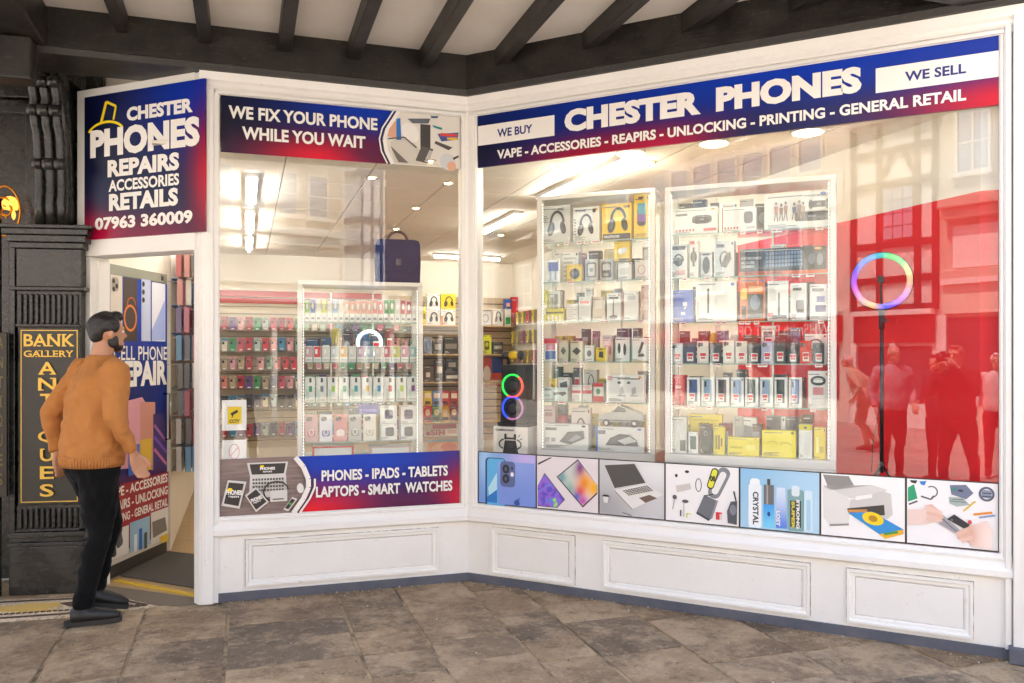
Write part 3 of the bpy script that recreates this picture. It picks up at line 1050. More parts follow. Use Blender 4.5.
    wood = NT('printed_wood'); wc = wood.mapping(wood.coord('Object'), (3, 3, 40)); wn = wood.noise(wc, 1.5, 5, 0.6); wood.base(wood.ramp(wn, [(0.3, '#6d5b58'), (0.7, '#94807a')])); wood.rough(0.4)
    cv = [(U(295), 1.0), (U(303), .82), (U(308), .60), (U(308), .45), (U(303), .25), (U(297), .10), (U(293), 0.0)]
    BLK = plain('#2b2826', 0.4); LG = plain('#d5d2ce', 0.4); KEY = plain('#55514e', 0.4)
    items = [('p', [(0, 0)] + [(0, 1.0)] + cv, wood.m),
             ('p', [(U(247), .92), (U(288), .92), (U(285.5), .68), (U(250), .68)], LG), ('p', [(U(249.5), .895), (U(285.8), .895), (U(283.7), .71), (U(251.8), .71)], BLK),
             ('e', U(262), .85, .008, .022, YEL), ('t', 'PHONES', U(260), .785, U(275), .835, INK_W, .05), ('t', 'REPAIRS', U(263), .74, U(272), .77, INK_W, .03),
             ('p', [(U(250), .68), (U(286), .68), (U(287), .30), (U(249), .30)], LG)]
    for r_ in range(4):
        z = .62 - r_ * .062
        for c_ in range(11):
            a = U(252.5 + c_ * 2.9); items.append(('r', a, z - .02, a + .008, z + .018, KEY))
    items += [('ring', U(276), .40, .052, .19, .006, BLK, 0.2, 4.4), ('r', U(270), .22, U(287), .42, LG), ('r', U(272.5), .255, U(283.5), .275, BLK),
              ('p', [(U(221.5), .20), (U(239.5), .13), (U(246.5), .60), (U(228), .64)], LG), ('p', [(U(224), .235), (U(238.5), .175), (U(244), .565), (U(229), .60)], BLK), ('tr', 'PHONES', U(234), .42, .062, .02, -.08, INK_W, .05), ('e', U(230), .47, .01, .03, YEL), ('tr', 'repairs', U(234), .345, .04, .012, -.08, INK_W, .02),
              ('p', [(U(256), .055), (U(268.5), .22), (U(256), .50), (U(245), .36)], LG), ('p', [(U(256), .095), (U(266.5), .23), (U(256), .46), (U(247), .345)], BLK), ('tr', 'PHONES', U(256.5), .29, .045, .016, .35, INK_W, .05), ('tr', 'repairs', U(257), .235, .03, .01, .35, INK_W, .02),
              ('p', [(U(283), .075), (U(288), .04), (U(297), .25), (U(292), .29)], LG), ('p', [(U(284.6), .10), (U(288), .075), (U(295), .235), (U(291.5), .26)], BLK), ('e', U(290), .17, .006, .02, plain('#47b04a')),
              ('e', U(300), .44, .014, .09, plain('#e6e3df'), 0.15),
              ('l', cv, 0.020, INK_W), ('l', [(a + .018, b) for a, b in cv[2:]], 0.007, plain('#3a1b3a')), ('l', [(a + .026, b) for a, b in cv[2:]], 0.008, INK_W),
              ('t', 'PHONES - IPADS - TABLETS', U(321), .545, U(446.5), .745, INK_W, .035), ('t', 'LAPTOPS - SMART  WATCHES', U(315.5), .255, U(451), .455, INK_W, .035)]
    sheet(FL, 'product_banner', 'blue and red window banner reading PHONES IPADS TABLETS with laptop on wood', 'banner', x0, x1, Z_PB, Z_PT + .003, g, -0.012, 0.006, items)

    # 4. sign over the door
    xa = FD.px(86.0, 150, -0.05)[0]; xb = FD.px(206.5, 150, -0.05)[0]
    zb = FD.px(206.8, 231.3, -0.06)[1]; zt = FD.px(206.8, 78, -0.06)[1]
    W = xb - xa
    def U(u): return (FD.px(u, 150, -.06)[0] - xa) / W
    g = blobs('brand_gradient_door', '#0a1244', [(0.0, 0.75, 0.55, 0.5, '#080c26'), (0.95, 0.95, 0.45, 0.38, '#0630a6'), (0.10, 0.0, 0.32, 0.15, '#c00c40'), (0.55, -0.02, 0.40, 0.13, '#7c1034'), (1.05, 0.35, 0.13, 0.32, '#c80f34'), (0.45, 0.28, 0.30, 0.15, '#10123c')], 0.3)
    def TU(t, ua, ub, za, zb_, bold): return ('t', t, U(ua), za, U(ub), zb_, INK_W, bold)
    items = [TU('CHESTER', 127, 193, .790, .886, .05), TU('PHONES', 90.5, 200, .565, .762, .055), TU('REPAIRS', 108, 179.5, .420, .540, .05), TU('ACCESSORIES', 109, 179.5, .320, .400, .035), TU('RETAILS', 109.5, 178.5, .185, .305, .05), TU('07963 360009', 95.5, 193, .060, .150, .045),
             ('l', [(U(101.5), .80), (U(107), .945), (U(116.5), .905), (U(114), .815)], .016, YEL), ('l', [(U(101.5), .80), (U(107), .945)], .022, YEL), ('ring', U(106.5), .71, .17, .105, .016, YEL, 0.5, 2.75)]
    sheet(FD, 'door_sign', 'square blue and red sign reading CHESTER PHONES with phone number above the doorway', 'sign', xa, xb, zb, zt, g, -0.062, 0.013, items)

    # 5. seven pictures along the foot of the right bay
    us = [479, 537, 599.5, 665.5, 740, 820.5, 906, 999]
    xs = [FR.px(u, 490)[0] for u in us]
    K = plain('#26241f', 0.4)
    W_ = plain('#eceae8', 0.45)
    G1 = plain('#8f8d8c', 0.45); G2 = plain('#55565a', 0.45)
    def kb(x0, z0, dx, dz, ex, ez, nx, nz, col):
        """grid of keys on a slanted keyboard"""
        out = []
        for i in range(nx):
            for j in range(nz):
                a = x0 + dx * (i + .12) / nx + ex * (j + .12) / nz; b = z0 + dz * (i + .12) / nx + ez * (j + .12) / nz
                p = [(a, b), (a + dx * .7 / nx, b + dz * .7 / nx), (a + dx * .7 / nx + ex * .7 / nz, b + dz * .7 / nx + ez * .7 / nz), (a + ex * .7 / nz, b + ez * .7 / nz)]
                out.append(('p', p, col))
        return out
    splash = NT('printed_paint_splash')
    co = splash.coord('Object')
    nz_ = splash.noise(splash.mapping(co, (1, 1, 1)), 9, 5, .6, 1.5)
    splash.base(splash.ramp(nz_, [(.28, '#2c66d8'), (.38, '#58b8c8'), (.46, '#e9efe8'), (.52, '#f0602c'), (.6, '#f7a51e'), (.7, '#9c3fb8')]))
    splash2 = NT('printed_nebula')
    nz_ = splash2.noise(splash2.coord('Object'), 11, 5, .6, 1.2)
    splash2.base(splash2.ramp(nz_, [(.3, '#2f55d0'), (.42, '#5f4fc8'), (.5, '#9d62d4'), (.58, '#3e7de0'), (.68, '#bfe04a')]))
    tri = [
     ('blue', blobs('print_blue', '#7ea3e0', [(.85, .95, .35, .3, '#c3b6ee'), (.1, .9, .2, .5, '#9cc4ee'), (.5, 0, .4, .3, '#5f86d6')]),
      [('rr', .30, .40, .36, 1.22 * .66, 0, .06, plain('#1d3f78')), ('rr', .31, .40, .32, 1.18 * .66, 0, .05, plain('#5fb4e8')), ('p', [(.17, .3), (.33, .62), (.33, .1), (.2, .1)], plain('#b5e2f5')), ('p', [(.15, .02), (.33, .02), (.33, .28), (.15, .12)], plain('#2b78c8')),
       ('r', .35, .0, .98, .84, blobs('print_blue_back', '#7e98e2', [(.5, 1, .8, .4, '#93a9ea')])), ('rr', .52, .60, .26, .40, 0, .06, plain('#5b6a9c')), ('e', .49, .70, .062, .09, plain('#23262f')), ('e', .49, .51, .062, .09, plain('#23262f')), ('e', .60, .60, .03, .045, plain('#e8e8ee')), ('e', .49, .70, .026, .04, plain('#4d5570')), ('e', .49, .51, .026, .04, plain('#4d5570')), ('e', .60, .72, .018, .026, plain('#2b2d38')),
       ('e', .69, .06, .055, .055, plain('#2c4f9c')), ('p', [(.69, .12), (.74, .17), (.72, .11)], plain('#2c4f9c')), ('e', .745, .075, .018, .025, plain('#8099e0'))],
      'picture of two blue smartphones, first of the picture strip'),
     ('tablet', plain('#e4dce0', .45),
      [('p', [(.012, .42), (.13, .68), (.47, .20), (.34, .03), (.012, .03)], plain('#4b4852')), ('p', [(.015, .42), (.13, .655), (.45, .20), (.34, .045), (.015, .045)], splash2.m), ('p', [(.02, .82), (.26, .98), (.22, .98), (.02, .86)], plain('#3a3833')),
       ('p', [(.33, .62), (.68, .98), (.99, .52), (.99, .36), (.76, .08)], plain('#3d3a44')), ('p', [(.355, .62), (.68, .95), (.985, .53), (.985, .39), (.76, .115)], blobs('print_tablet', '#e6e2dc', [(.42, .62, .10, .16, '#6f9ea6'), (.55, .40, .10, .2, '#8fb8b0'), (.60, .72, .10, .16, '#c8d0c8'), (.72, .82, .09, .2, '#7a3a8a'), (.80, .55, .12, .2, '#f2921c'), (.95, .45, .12, .2, '#f7b31e'), (.72, .36, .08, .14, '#e8563a'), (.76, .18, .10, .12, '#c25ab0'), (.66, .26, .06, .1, '#5a6ac8')]))],
      'picture of two tablets with bright paint-splash screens'),
     ('laptop', blobs('print_grey', '#c9c9cb', [(.9, .9, .5, .4, '#e4e4e6'), (.1, .1, .4, .4, '#a9a9ad')]),
      [('p', [(.06, .92), (.56, .985), (.74, .62), (.23, .47)], plain('#cfcdca')), ('p', [(.08, .90), (.55, .96), (.72, .63), (.24, .49)], plain('#4d4b4a')),
       ('p', [(.24, .46), (.74, .62), (.985, .44), (.52, .14)], plain('#e3e1de')), ('p', [(.24, .46), (.52, .14), (.52, .11), (.24, .43)], plain('#9d9a97')), ('p', [(.62, .35), (.78, .42), (.90, .37), (.72, .27)], plain('#6d5a50'))] + kb(.36, .46, .40, .14, .10, -.09, 10, 4, plain('#66615c')) +
      [('e', .115, .34, .055, .03, plain('#3a2520')), ('p', [(.07, .33), (.16, .33), (.145, .22), (.085, .22)], plain('#dedbd8')), ('l', [(.38, .07), (.52, .03)], .012, G2)],
      'picture of an open silver laptop beside a coffee cup'),
     ('gadget', plain('#f0eeef', .45),
      [('p', [(.14, .62), (.34, .68), (.36, .58), (.16, .50)], plain('#cfc9c2')), ('e', .15, .80, .02, .03, K), ('e', .30, .88, .03, .025, K), ('ring', .46, .66, .045, .12, .012, plain('#5b5f66')),
       ('rr', .74, .72, .17, .46, -.45, .08, plain('#80848c')), ('rr', .74, .72, .09, .34, -.45, .045, W_), ('rr', .655, .79, .10, .30, -.30, .05, plain('#2b2d2f')), ('rr', .655, .79, .07, .26, -.30, .03, plain('#dfe03e')), ('t', '08', .62, .74, .69, .84, K, .06),
       ('p', [(.44, .20), (.54, .50), (.70, .42), (.62, .08)], plain('#6b6e76')), ('p', [(.44, .20), (.62, .08), (.60, .05), (.43, .16)], plain('#3f4248')), ('p', [(.70, .42), (.62, .08), (.65, .10), (.73, .42)], plain('#8a8d95')), ('l', [(.54, .48), (.66, .52)], .012, K),
       ('l', [(.13, .42), (.10, .20)], .01, G1), ('e', .13, .42, .03, .04, G2), ('e', .28, .36, .045, .03, G2), ('l', [(.26, .34), (.26, .08)], .008, G1), ('l', [(.30, .07), (.30, .15), (.36, .14)], .012, plain('#d7d83a')), ('r', .205, .09, .225, .2, G2),
       ('r', .70, .09, .78, .22, plain('#d22b35')), ('r', .75, .09, .78, .19, plain('#ded6d4')), ('p', [(.86, .05), (.98, .03), (.985, .44), (.90, .42), (.85, .25)], plain('#4f5259')), ('e', .93, .28, .045, .09, plain('#7e828b')), ('l', [(.97, .44), (.94, .60)], .02, K)],
      'picture of grey power bank, smart band and earphones on white'),
     ('vape', blobs('print_sky', '#a9cfe8', [(.1, .9, .5, .5, '#93c3e4'), (.9, .3, .4, .5, '#bcdcf0')]),
      [('rr', .19, .76, .13, .13, 0, .04, plain('#eef3f6')), ('rr', .19, .38, .17, .58, 0, .03, plain('#e9eff4')), ('tr', 'CRYSTAL', .20, .34, .44, .075, -math.pi / 2, K, .03),
       ('r', .30, .03, .44, .42, blobs('print_vape_blue', '#2f8be4', [(.5, 0, .8, .4, '#7fd4f4')])), ('r', .305, .42, .435, .75, plain('#6f6d6c')), ('r', .34, .42, .36, .75, plain('#a7a5a4')), ('r', .35, .75, .39, .85, plain('#4a4a4c')), ('e', .37, .26, .02, .04, plain('#123f86')),
       ('p', [(.46, .04), (.60, .04), (.58, .72), (.47, .72)], blobs('print_vape_fade', '#dbe8f6', [(.5, 0, .8, .5, '#5f86e0')])), ('tr', 'LOST', .49, .2, .2, .05, -math.pi / 2, W_, .05),
       ('rr', .71, .36, .20, .54, 0, .03, plain('#7fa6a8')), ('rr', .71, .68, .10, .14, 0, .03, plain('#d9e6ec')), ('r', .64, .08, .78, .52, plain('#3d4a48')), ('tr', 'SUPER', .68, .28, .36, .04, -math.pi / 2, plain('#d8c43a'), .05), ('tr', 'STRONG', .74, .3, .38, .04, -math.pi / 2, W_, .05),
       ('rr', .87, .36, .11, .54, 0, .03, plain('#cfe6f2')), ('rr', .87, .30, .05, .40, 0, .02, plain('#a7cfe6'))],
      'picture of upright vapes and bottles on pale blue'),
     ('printer', plain('#f1efee', .45),
      [('p', [(.02, .98), (.34, .98), (.40, .84), (.08, .80)], plain('#8f8c89')), ('p', [(.02, .80), (.08, .72), (.20, .80), (.62, .86), (.80, .80), (.70, .70), (.36, .62)], plain('#d5d2ce')), ('p', [(.02, .78), (.30, .66), (.36, .58), (.34, .22), (.10, .18), (.03, .28)], plain('#e0ddd9')), ('p', [(.36, .60), (.74, .78), (.84, .74), (.86, .42), (.80, .34), (.34, .44)], plain('#cbc8c4')), ('p', [(.42, .66), (.62, .72), (.62, .66), (.42, .60)], plain('#efecea')),
       ('p', [(.32, .46), (.76, .56), (.77, .40), (.55, .36), (.33, .40)], plain('#3f3b38')), ('p', [(.33, .44), (.56, .47), (.56, .42), (.34, .40)], plain('#c98a45')), ('p', [(.10, .18), (.34, .22), (.34, .19), (.11, .15)], G1),
       ('p', [(.33, .39), (.62, .44), (.985, .20), (.985, .14), (.78, .03)], plain('#2e8fd2')), ('e', .63, .33, .13, .10, plain('#f2cf1d'), -.25), ('e', .63, .33, .055, .05, plain('#b5861c'), -.25), ('p', [(.70, .09), (.985, .20), (.985, .13), (.78, .03)], plain('#e8b021')), ('l', [(.76, .10), (.92, .15)], .03, plain('#3f8f3a'))],
      'picture of a white printer printing a sunflower'),
     ('repair', plain('#eeedee', .45),
      [('p', [(.01, .86), (.08, .92), (.12, .70), (.01, .64)], plain('#1f9c6c')), ('p', [(.03, .98), (.12, .98), (.10, .93), (.05, .94)], K), ('p', [(.14, .97), (.22, .98), (.20, .91), (.16, .92)], plain('#2a7fc8')), ('ring', .28, .82, .07, .09, .014, G2, -1.6, 2.2), ('l', [(.16, .74), (.27, .70), (.31, .76)], .02, G2), ('l', [(.02, .60), (.12, .66)], .02, G2),
       ('p', [(.48, .94), (.66, .96), (.74, .84), (.66, .74), (.50, .80)], plain('#6f7890')), ('p', [(.47, .76), (.62, .76), (.70, .66), (.56, .62), (.48, .66)], plain('#a8b4b0')), ('ring', .88, .84, .085, .11, .025, plain('#5a6478')), ('rr', .88, .84, .11, .10, -.1, .02, plain('#8f99ad')),
       ('l', [(.63, .56), (.76, .72)], .02, plain('#d7b84a')), ('l', [(.74, .52), (.94, .57)], .026, plain('#e0892a')), ('l', [(.80, .48), (.97, .53)], .02, plain('#7a8fc0')),
       ('p', [(.01, .52), (.16, .54), (.26, .62), (.38, .52), (.36, .40), (.24, .32), (.01, .28)], plain('#e9cfc6')), ('p', [(.20, .60), (.28, .63), (.38, .53), (.33, .49)], plain('#e2b3a6')),
       ('p', [(.36, .46), (.40, .48), (.60, .26), (.56, .20), (.36, .34)], plain('#9c9ba2')), ('p', [(.45, .42), (.53, .50), (.70, .36), (.66, .28)], plain('#2c2b2d')),
       ('p', [(.58, .26), (.70, .34), (.88, .44), (.95, .30), (.94, .02), (.74, .03), (.64, .16)], blobs('print_skin', '#ecd0c5', [(.7, .2, .1, .2, '#d9a894'), (.95, .1, .1, .3, '#f4e2da')])), ('rr', .62, .24, .16, .055, .5, .026, plain('#e3bba9')), ('rr', .64, .19, .16, .05, .5, .024, plain('#ddb09d')), ('rr', .67, .14, .14, .05, .5, .024, plain('#e6c0b0')), ('rr', .30, .54, .20, .055, -.35, .026, plain('#e6c3b6')), ('rr', .32, .47, .20, .05, -.2, .024, plain('#dfb5a6')), ('rr', .31, .40, .18, .05, -.05, .024, plain('#e4bfb1')), ('e', .70, .40, .022, .035, plain('#cf4f52')), ('r', .49, .40, .52, .43, plain('#6a6a70')), ('l', [(.40, .42), (.56, .24)], .008, plain('#55555c')), ('e', .60, .87, .03, .02, plain('#3a4258')), ('e', .53, .89, .02, .02, plain('#2a9a80')), ('l', [(.48, .70), (.66, .70)], .006, plain('#4a5a58')), ('l', [(.50, .73), (.64, .74)], .006, plain('#4a5a58')), ('r', .83, .80, .93, .815, plain('#3a4458')), ('r', .83, .85, .93, .865, plain('#3a4458'))],
      'picture of hands repairing a phone, last of the picture strip')]
    for i, (nm, mat, items, lab) in enumerate(tri):
        o = sheet(FR, 'picture_panel', lab, 'poster', xs[i] + .0055, xs[i + 1] - .0055, Z_PB + .009, Z_PT - .004, mat, -0.012, 0.006, items, 'pictures along the foot of the right window')
        w = xs[i + 1] - xs[i] - .011; h = Z_PT - Z_PB - .013
        mb = MB(); t = .006
        mb.box(-t, w + t, -.011, -.005, -t, -.0003, K); mb.box(-t, w + t, -.011, -.005, h + .0003, h + t, K)
        mb.box(-t, -.0003, -.011, -.005, -.0002, h + .0002, K); mb.box(w + .0003, w + t, -.0108, -.005, -.0002, h + .0002, K)
        mb.build('border', o)
build_signs()

# ------------------------------------------------------------------ open door leaf with its printed sheet
def build_door():
    a = ground(103, 584); b = ground(167, 553.5)
    d = b - a; L = d.length
    fd = Fr(a, math.atan2(d.y, d.x))
    zt = fd.px(103, 262)[1]
    o = thing('shop_door', 'open shop door covered by a poster reading CELL PHONE REPAIR', 'door', fd.M)
    ALU = plain('#b9b3a8', 0.35, 0.6); DKR = plain('#47443f', 0.4, 0.3)
    mb = MB(); mb.box(0, L, 0.0, .04, .01, .10, DKR, .003); mb.build('bottom_rail', o)
    mb = MB(); mb.box(0, L, -.004, .04, .101, .165, plain('#d8d2c8', .5), .003); mb.build('kick_strip', o)
    z0 = .168; z1 = zt - .075
    mb = MB(); mb.box(0, L, 0.0, .04, z1 + .001, zt, plain('#8f9184', .4, .2), .003); mb.box(L - .09, L - .06, -.004, 0.0, z1 + .02, zt - .02, plain('#4a4036', .4)); mb.build('top_rail', o)
    mb = MB(); mb.box(0, L, .004, .036, z0, z1 - .001, ALU); mb.build('leaf', o)
    blue = blobs('door_print', '#15286f', [(.5, 1.0, .9, .5, '#2446b8'), (.4, .45, .8, .25, '#111f5c'), (.5, 0.0, .9, .16, '#b01226'), (.5, .18, .9, .06, '#8c1230')])
    mb = MB(); mb.box(.004, L - .004, -.002, .003, z0 + .002, z1 - .003, blue)
    sh = mb.build('poster', o)
    def U(u, v=320): return fd.px(u, v)[0] / L
    def Zv(u, v): return (fd.px(u, v)[1] - z0) / (z1 - z0)
    m2 = MB()
    LB = plain('#b9c3de', .4); DKP = plain('#3d2f2a', .4)
    ph = lambda ua, ub, va, vb, m: ('r', U(ua), Zv(ua, vb), U(ub), Zv(ua, va), m)
    cl = plain('#c98a7a', .4)
    items = [ph(110, 122, 274, 340, plain('#d9d0c4', .4)), ph(123, 137, 277, 341, DKP), ('ring', U(130), Zv(130, 318), .10, .05, .02, plain('#e07a2a')), ('ring', U(131), Zv(131, 305), .07, .03, .015, plain('#b0561e'), 0, 3.4),
             ('rr', U(114.5), Zv(114, 284), .10, .11, 0, .03, plain('#a79c90')), ('e', U(113), Zv(113, 281), .02, .009, '#222222'), ('e', U(116), Zv(116, 286), .02, .009, '#222222'), ('e', U(113), Zv(113, 289), .02, .009, '#222222'),
             ph(140.5, 150, 278.5, 341, LB), ph(151, 164.5, 282, 341, plain('#dfe2ee', .4)), ('p', [(U(151), Zv(151, 330)), (U(164), Zv(164, 300)), (U(164), Zv(164, 340)), (U(151), Zv(151, 341))], plain('#9fb0e2')), ('e', U(142.5), Zv(142, 284), .022, .010, '#222222'), ('e', U(142.5), Zv(142, 292), .022, .010, '#222222'), ('e', U(142.5), Zv(142, 300), .022, .010, '#222222'),
             ('t', 'CELL PHONE', U(112.5), Zv(112.5, 360.5), U(166), Zv(112.5, 345.5), INK_W, .012), ('t', 'REPAIR', U(112.5), Zv(112.5, 388), U(166), Zv(112.5, 361), INK_W, .05),
             ('p', [(U(110), Zv(110, 405)), (U(141), Zv(141, 397)), (U(155), Zv(155, 420)), (U(155), Zv(155, 466)), (U(110), Zv(110, 470))], plain('#d99aa6')), ('p', [(U(139), Zv(139, 402)), (U(154), Zv(154, 402)), (U(154), Zv(154, 470)), (U(139), Zv(139, 470))], cl), ('p', [(U(152), Zv(152, 414)), (U(163), Zv(163, 414)), (U(166), Zv(166, 470)), (U(152), Zv(152, 470))], plain('#3a2c68')),
             ('l', [(U(153), Zv(153, 425)), (U(164), Zv(164, 440))], .03, plain('#a4629c')), ('l', [(U(153), Zv(153, 437)), (U(165), Zv(165, 452))], .03, plain('#7c4fae')), ('l', [(U(153), Zv(153, 449)), (U(165), Zv(165, 464))], .03, plain('#c06a9a')), ph(127, 138, 446, 476, plain('#2f6fd0')), ph(139, 150, 440, 472, plain('#e2b83a')),
             ('r', .0, Zv(103, 536), 1.0, Zv(103, 489), plain('#9c1024', .4)),
             ('t', 'VAPE - ACCESSORIES', U(106), Zv(106, 500), U(166), Zv(106, 490), INK_W, .03), ('t', 'REPAIRS - UNLOCKING', U(106), Zv(106, 514), U(166), Zv(106, 504), INK_W, .03), ('t', 'PRINTING - GENERAL RETAIL', U(106), Zv(106, 527), U(166), Zv(106, 518), INK_W, .03),
             ph(105, 127, 533, 562, plain('#e9e6e2', .4)), ph(128, 148, 523, 553, plain('#9fc4de', .4)), ph(149, 166.5, 513, 545, plain('#e4e0da', .4)),
             ('rr', U(117), Zv(117, 540), .10, .12, .3, .03, plain('#55565a')), ('rr', U(112), Zv(112, 552), .06, .08, .1, .02, '#2a2a2c'), ('ring', U(116), Zv(116, 530), .06, .03, .02, plain('#3c3d40')), ('r', U(132), Zv(132, 552), U(135), Zv(132, 535), '#e8eef2'), ('r', U(137), Zv(137, 550), U(140), Zv(137, 529), '#2f6fc8'), ('r', U(142), Zv(142, 549), U(145), Zv(142, 533), '#42524f'),
             ('p', [(U(150), Zv(150, 522)), (U(163), Zv(163, 517)), (U(165), Zv(165, 530)), (U(151), Zv(151, 538))], plain('#77736e')), ('p', [(U(157), Zv(157, 537)), (U(166), Zv(166, 533)), (U(166), Zv(166, 541)), (U(160), Zv(160, 543))], plain('#d9b52e'))]
    m2.art(0, L, z0, z1, -.0025, items)
    m2.build('print', sh)
    mb = MB()
    mb.tube([(L - .05, -.001, 1.28), (L - .05, -.05, 1.28), (L - .05, -.05, .92), (L - .05, -.001, .92)], .009, plain('#8d8a85', .25, 1.0)); mb.build('handle', o, None, True)
    # threshold strip and mat
    ya, yb = ground(117, 581.6), ground(198.5, 596.8)
    dv = yb - ya
    mb = MB(); mb.box(0, dv.length, -.022, .022, -.004, .014, plain('#c9a52a', .6), .004)
    tag(mb.build('threshold_strip', None, frame(ya, math.atan2(dv.y, dv.x))), 'yellow anti-slip strip across the shop doorway floor', 'threshold strip')
    k = NT('coir_mat'); n = k.noise(k.geo(), 160, 3, .7); k.base(k.ramp(n, [(.3, (.05, .046, .04)), (.7, (.12, .105, .09))])); k.rough(.95); k.bump(n, .6, .01)
    q = [ground(120, 577), ground(199, 590), ground(199, 556), ground(168, 552.5)]
    mb = MB(); mb.prism([tuple(p[:2]) for p in q], .0045, .0125, k.m)
    tag(mb.build('door_mat'), 'dark grey doormat just inside the open shop door', 'doormat')
    q = [ground(60, 580), ground(111, 582), ground(199, 598.5), ground(199, 604), ground(160, 606), ground(90, 592)]
    mb = MB(); mb.prism([tuple(p[:2]) for p in q], -.02, .003, plain((.16, .125, .09), .8)); struct(mb.build('doorstep'))
build_door()

# ------------------------------------------------------------------ neighbour: black pilaster, boards, corbel, lamp, mosaic
def build_neighbour():
    base = ground(45, 593)
    f = Fr(base, math.radians(8))
    def X(u, v=420, off=0.0): return f.px(u, v, off)[0]
    def Z(v, u=45): return f.px(u, v)[1]
    o = thing('pilaster', 'black moulded shop pilaster beside the doorway, fluted above and below its board', 'pilaster', f.M)
    x0, x1 = X(12), X(83)
    mb = MB(); mb.box(x0 - .0, x1 + .02, -.04, .45, 0, Z(545), IRON, .008); mb.build('plinth', o)
    mb = MB()
    for i, (v0, v1, e) in enumerate([(545, 541, .03), (541, 536, .015), (536, 531, .03)]):
        mb.box(x0 + .02 - e, x1 + .0 + e, -.02 - e, .4, Z(v0) + .0005, Z(v1), IRON, .004)
    mb.build('base_moulding', o)
    def fluted(v0, v1, nm):
        m2 = MB(); m2.box(x0 + .03, x1 - .012, .0, .4, Z(v0) + .001, Z(v1) - .001, IRON)
        n = 11; w = (x1 - x0 - .06) / n
        for i in range(n):
            a = x0 + .04 + i * w
            m2.box(a + w * .22, a + w * .78, -.022, -.0005, Z(v0) + .02, Z(v1) - .02, IRON, .009)
        m2.box(x0 + .03, x1 - .012, -.024, -.0005, Z(v0) + .001, Z(v0) + .018, IRON, .003)
        m2.build(nm, o)
    fluted(531, 505, 'fluted_band')
    mb = MB(); mb.box(x0 + .035, x1 - .016, .005, .4, Z(505), Z(327), IRON); mb.build('shaft', o)
    fluted(327, 291, 'fluted_band')
    mb = MB()
    for v0, v1, e in [(291, 287, .02), (249, 243, .015), (243, 236, .035), (236, 230, .055), (230, 226, .07)]:
        mb.box(x0 + .02 - e, x1 + e, -.02 - e, .4, Z(v0) + .0005, Z(v1), IRON, .005)
    mb.box(x0 + .03, x1 - .008, -.012, .4, Z(287) + .001, Z(249), IRON, .004)
    mb.build('capital', o)
    # corbel: three ribs of a double scroll
    cb = thing('corbel_bracket', 'black carved scroll bracket above the black pilaster', 'bracket', f.M)
    def rib(ua, ub, nm='rib'):
        a, b = X(ua, 150), X(ub, 150)
        pts = [(.30, Z(225)), (-.02, Z(225)), (-.04, Z(205)), (-.025, Z(190)), (-.04, Z(165)), (-.06, Z(145)), (-.07, Z(135)), (-.10, Z(128)), (-.12, Z(115)), (-.11, Z(103)), (-.13, Z(96)), (-.15, Z(88)), (-.15, Z(77)), (.30, Z(77))]
        w_ = (b - a) / 2
        m2 = MB(); m2.xprism([(p_[0] + w_ * .9, p_[1]) if 0 < k_ < len(pts) - 1 else p_ for k_, p_ in enumerate(pts)], a, b, IRON)
        m2.tube([((a + b) / 2, p_[0] + w_ * .9, p_[1]) for p_ in pts[1:-1]], w_ * .96, IRON, 10)
        for q_ in (4, 8, 11):
            m2.lathe([(w_ * .3, -w_ * 1.02), (w_ * 1.25, -w_ * .9), (w_ * 1.25, w_ * .9), (w_ * .3, w_ * 1.02)], ((a + b) / 2, pts[q_][0] + w_ * .3, pts[q_][1]), IRON, 14, 'x')
        m2.build(nm, cb, None, True)
    for ua, ub in ((35, 44.5), (45.5, 56), (57, 67)):
        rib(ua, ub)
    # the wall behind
    wl = thing('neighbour_front', 'black painted timber front of the antiques shop next door', 'shopfront')
    mb = MB(); mb.box(X(-220, 300), x1 - .05, .42, .55, 0, Z_BT, IRON); mb.build('wall', wl, f.M)
    mb = MB(); mb.box(x1 - .055, x1 + .06, .2, .55, Z(240), Z_BT, IRON, .004); mb.build('side_board', wl, f.M)
    mb = MB(); mb.box(X(-220, 300), X(20), .30, .415, Z(85), Z(70), IRON, .006); mb.box(X(-220, 300), X(20), .34, .415, Z(100), Z(86), IRON, .006); mb.box(X(8), X(20), .25, .415, 0, Z(100), IRON, .006); mb.build('frieze', wl, f.M)
    # boards
    SER = plain('#d9b24a', .4, .3)
    ink = plain('#2a2721', .4)
    a, b = X(21), X(81); za, zb = Z(503.5), Z(328)
    mb = MB(); mb.box(0, b - a, -.03, .004, 0, zb - za, ink, .004)
    bd = tag(mb.build('antiques_board', None, f.M @ Matrix.Translation((a, 0, za))), 'black signboard with gold letters reading BANK GALLERY ANTIQUES on the pilaster', 'sign')
    W, Hh = b - a, zb - za
    m2 = MB()
    def bx_(x_0, z_0, x_1, z_1): return ('r', x_0, z_0, x_1, z_1, SER)
    items = [bx_(.03, .012, .975, .017), bx_(.03, .983, .975, .988), bx_(.03, .017, .045, .983), bx_(.96, .017, .975, .983)]
    items += serif('BANK', .08, .895, .92, .965, SER) + serif('GALLERY', .085, .835, .91, .872, SER)
    zz = [.735, .645, .555, .465, .345, .245, .145, .045]
    for ch, z in zip('ANTIQUES', zz):
        w = {'I': .06, 'Q': .15, 'A': .15, 'N': .15}.get(ch, .115)
        items += serif(ch, .48 - w, z, .48 + w, z + .072, SER)
    m2.art(0, W, 0, Hh, -.0305, items)
    m2.build('lettering', bd)
    # second board turned edge-on further left
    a2 = X(1); b2 = X(13)
    mb = MB(); mb.box(0, b2 - a2, -.03, .0, 0, Z(333) - Z(494), plain('#2f2a20', .5), .004)
    GD = plain('#6a5a30', .5)
